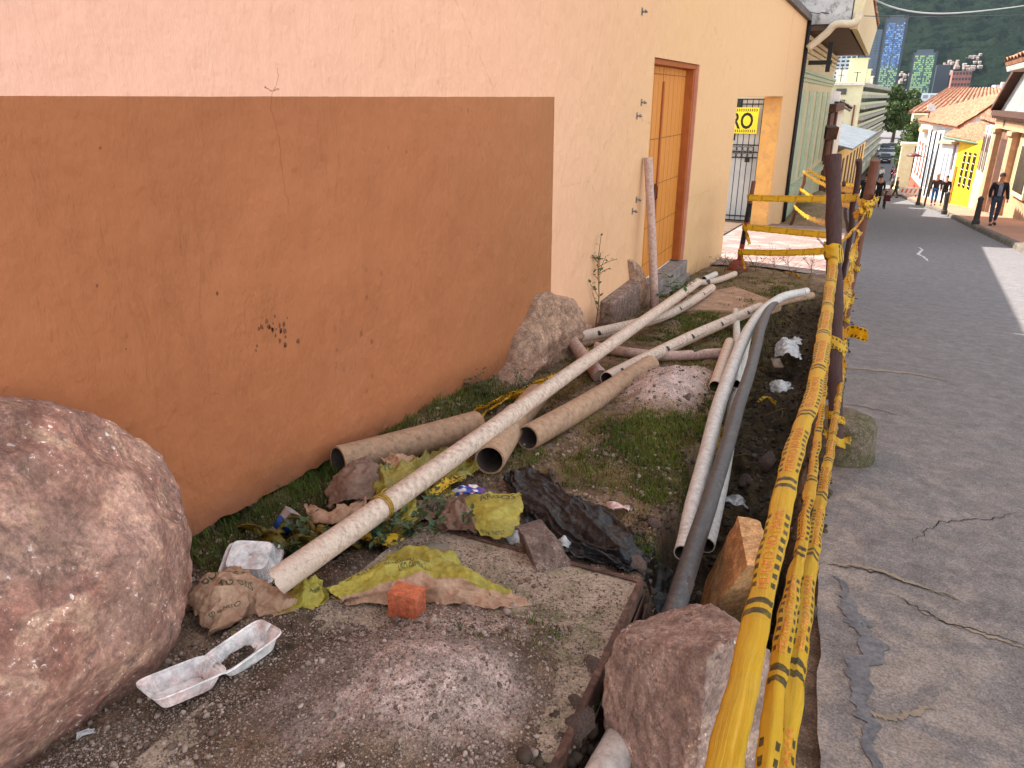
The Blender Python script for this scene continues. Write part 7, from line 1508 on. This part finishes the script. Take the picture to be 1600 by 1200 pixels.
# twigs in the trench
for i, (px, py) in enumerate(((1195, 650), (1180, 690), (1205, 660), (1170, 715), (1212, 640), (1160, 735), (1200, 580))):
    a = G(px, py, -.30); b_ = a+[random.uniform(-.15, .15), random.uniform(-.25, .25), .03]; mb = MB(); mb.tube(catmull([a, (a+b_)/2+[.03, 0, .03], b_], 10), .004, 6); o = mb.build('twig', MSTEM, smooth=True); tag(o, 'thin bent twig lying on the trench bed', 'twig', 'twigs in the trench')
# flat paver at the far end of the verge
q = [G(1035, 470, .03), G(1148, 447, .03), G(1222, 474, .03), G(1185, 486, .03), G(1060, 482, .03)]
mb = MB(); mb.prism(q[::-1], [p-[0, 0, .1] for p in q][::-1]); o = mb.build('paving_slab', M('dusty brown slab', R(176, 140, 112), R(150, 118, 96), 5, .9, .5, 60, .006, c3=R(196, 164, 136)), bevel=.01); tag(o, 'flat dusty brown slab on the verge in front of the door', 'slab')

# ================================================================== AIR
mb = MB(); mb.bb((-1500, -60, -40), (2600, 3400, 1500)); hz = mb.build('haze', bpy.data.materials.new('haze'), keep=True); hz['kind'] = 'stuff'
hm_ = hz.data.materials[0]; hm_.use_nodes = True; t_ = hm_.node_tree; t_.nodes.remove(t_.nodes['Principled BSDF']); pv = t_.nodes.new('ShaderNodeVolumePrincipled')
pv.inputs['Color'].default_value = (.72, .84, 1, 1); pv.inputs['Density'].default_value = .00003; pv.inputs['Anisotropy'].default_value = .2
t_.links.new(pv.outputs[0], t_.nodes['Material Output'].inputs['Volume'])

# ================================================================== MARKS IN THE ROAD AND WALL
MTAR = M('smooth dark tar', R(116, 113, 113), R(98, 96, 98), 6, .75, .5, 40, .004, grain=40); MCRK = M('crack shadow soil', (.02, .017, .014, 1), None, rough=1, bump=0); MDUS = M('pale dust line', R(158, 140, 118), R(136, 120, 104), 20, .9, .4, 60)
def onroad(px, py, h=.004): return G(px, py, h)
def ribbon(name, pts, w_, mat, h=.004, n=80, jit=.012, seed=1, fq=.3):
    C = catmull([onroad(*p) for p in pts], n); T = np.gradient(C, axis=0); T /= np.linalg.norm(T, axis=1)[:, None]; S_ = np.cross(T, up); ii_ = np.arange(n)
    C = C+S_*jit*fbm(np.stack([ii_*fq, ii_*0.+seed], -1), 1, 3, seed)[:, None]
    ww = w_*(.6+.9*np.abs(fbm(np.stack([ii_*fq*.8, ii_*0.+seed*2], -1), 1, 3, seed+1)))*np.sin(np.linspace(.25, 2.9, n)); w2 = w_*(.6+.9*np.abs(fbm(np.stack([ii_*fq*.8, ii_*0.+seed*3], -1), 1, 3, seed+2)))*np.sin(np.linspace(.25, 2.9, n))
    P = np.stack([C-S_*ww[:, None], C+S_*w2[:, None]], 1); P[..., 2] = zroad(P[..., 1])+h
    mb = MB(); mb.grid(P); o = mb.build(name, mat, keep=True); o['kind'] = 'structure'; return o
ribbon('tar_patch', [(1306, 900), (1322, 925), (1330, 960), (1345, 985), (1360, 1005), (1350, 1050), (1348, 1100), (1362, 1140), (1362, 1215)], .034, MTAR, seed=3, n=200, jit=.014, fq=.10)
ribbon('tar_patch', [(1322, 950), (1340, 965), (1362, 980)], .03, MTAR, .005, seed=9, fq=.1)
ribbon('road_crack', [(1280, 878), (1320, 885), (1380, 898), (1440, 918), (1500, 940)], .004, MCRK, seed=5)
ribbon('road_crack', [(1425, 848), (1450, 828), (1475, 815), (1520, 812), (1560, 810), (1590, 800)], .003, MCRK, seed=6)
ribbon('road_crack', [(1390, 925), (1430, 948), (1480, 972), (1550, 992), (1605, 1010)], .0035, MCRK, seed=7)
ribbon('dust_line', [(1300, 880), (1370, 890), (1430, 912), (1500, 935)], .012, MDUS, .0035, seed=8)
ribbon('dust_line', [(1430, 952), (1490, 975), (1550, 995), (1610, 1014)], .010, MDUS, .0035, seed=12)
ribbon('dust_line', [(1350, 1110), (1380, 1118), (1420, 1116), (1460, 1102)], .012, MDUS, .0035, seed=13)
ribbon('road_crack', [(1316, 630), (1360, 638), (1410, 650)], .005, MCRK, seed=14)
ribbon('road_joint', [(1318, 574), (1360, 577), (1420, 583), (1480, 594)], .03, MDUS, .0035, seed=15)
ribbon('road_scratch', [(1434, 386), (1441, 390), (1436, 396), (1444, 402), (1450, 408)], .03, M('chalky scratch', R(196, 194, 188), None, rough=.9), .0045, seed=16, jit=.02)
def wcrack(pts, r, seed):
    C = catmull([onx(a, b, WX+.0005) for a, b in pts], 90); ii_ = np.arange(90); C[:, 1] += .006*fbm(np.stack([ii_*.4, ii_*0.], -1), 1, 3, seed); C[:, 2] += .004*fbm(np.stack([ii_*.5, ii_*0.+4], -1), 1, 3, seed)
    mb = MB(); mb.tube(C, r, 4); mb.build('crack', M('hairline crack', R(128, 78, 56), None, rough=1, bump=0) if 'hairline crack' not in bpy.data.materials else bpy.data.materials['hairline crack'], house)
wcrack([(433, 108), (434, 122), (430, 138), (424, 150), (425, 175), (434, 205), (438, 245), (444, 290), (452, 320)], .0006, 3); wcrack([(413, 135), (424, 142), (436, 138)], .0006, 4)
c = G(1212, 578, -.3); ctn = MB(); ctn.box(c+[0, 0, .05], (.10, .14, .07), rz=.5, rx=.4); ct = ctn.build('crushed_carton', M('crushed brown carton', R(150, 124, 104), R(90, 74, 66), 14, .8, .5, 30), bevel=.008); tag(ct, 'small crushed brown carton lying between the two bags in the trench', 'carton')

rs_ = random.Random(4); mb = MB()
for k in range(34):
    a_ = onx(430+rs_.gauss(0, 15), 518+rs_.gauss(0, 13), WX+.0012) if k < 26 else onx(rs_.uniform(150, 820), rs_.uniform(230, 560), WX+.0012); r0 = rs_.uniform(.004, .013)*(1 if k < 26 else .6)
    mb.add([a_]+[a_+[0, cos(t)*r0*rs_.uniform(.6, 1.1), sin(t)*r0*rs_.uniform(.8, 1.5)] for t in np.linspace(0, 2*pi, 11)[:-1]], [(0, i, i % 10+1) for i in range(1, 11)])
o = mb.build('dark_splashes', M('dried brown splash', R(124, 76, 52), R(104, 64, 46), 40, .8, .2), house); o['kind'] = 'stuff'

sack('yellow_sack', [[(640, 760, .08), (668, 748, .11), (695, 750, .08)], [(646, 782, .07), (672, 772, .10), (700, 770, .07)], [(655, 798, .04), (676, 792, .06), (700, 786, .04)]], MOL, 'olive yellow sack corner right of the long pipe above the striped rag', crum=.0075, cs=20, fold=.008, fs=9, seed=95, n=60, m=60, edge=.015, pleat=.018, pf=4, pl=2)
sack('kraft_sack', [[(535, 818, .03), (556, 808, .06), (575, 812, .05)], [(540, 836, .02), (560, 828, .05), (582, 830, .03)]], MKD, 'dark brown paper scrap under the long pipe beside the plastic cup flap', crum=.0075, cs=20, fold=.008, fs=9, seed=96, n=44, m=44, edge=.015, pleat=.012, pf=3, pl=2)
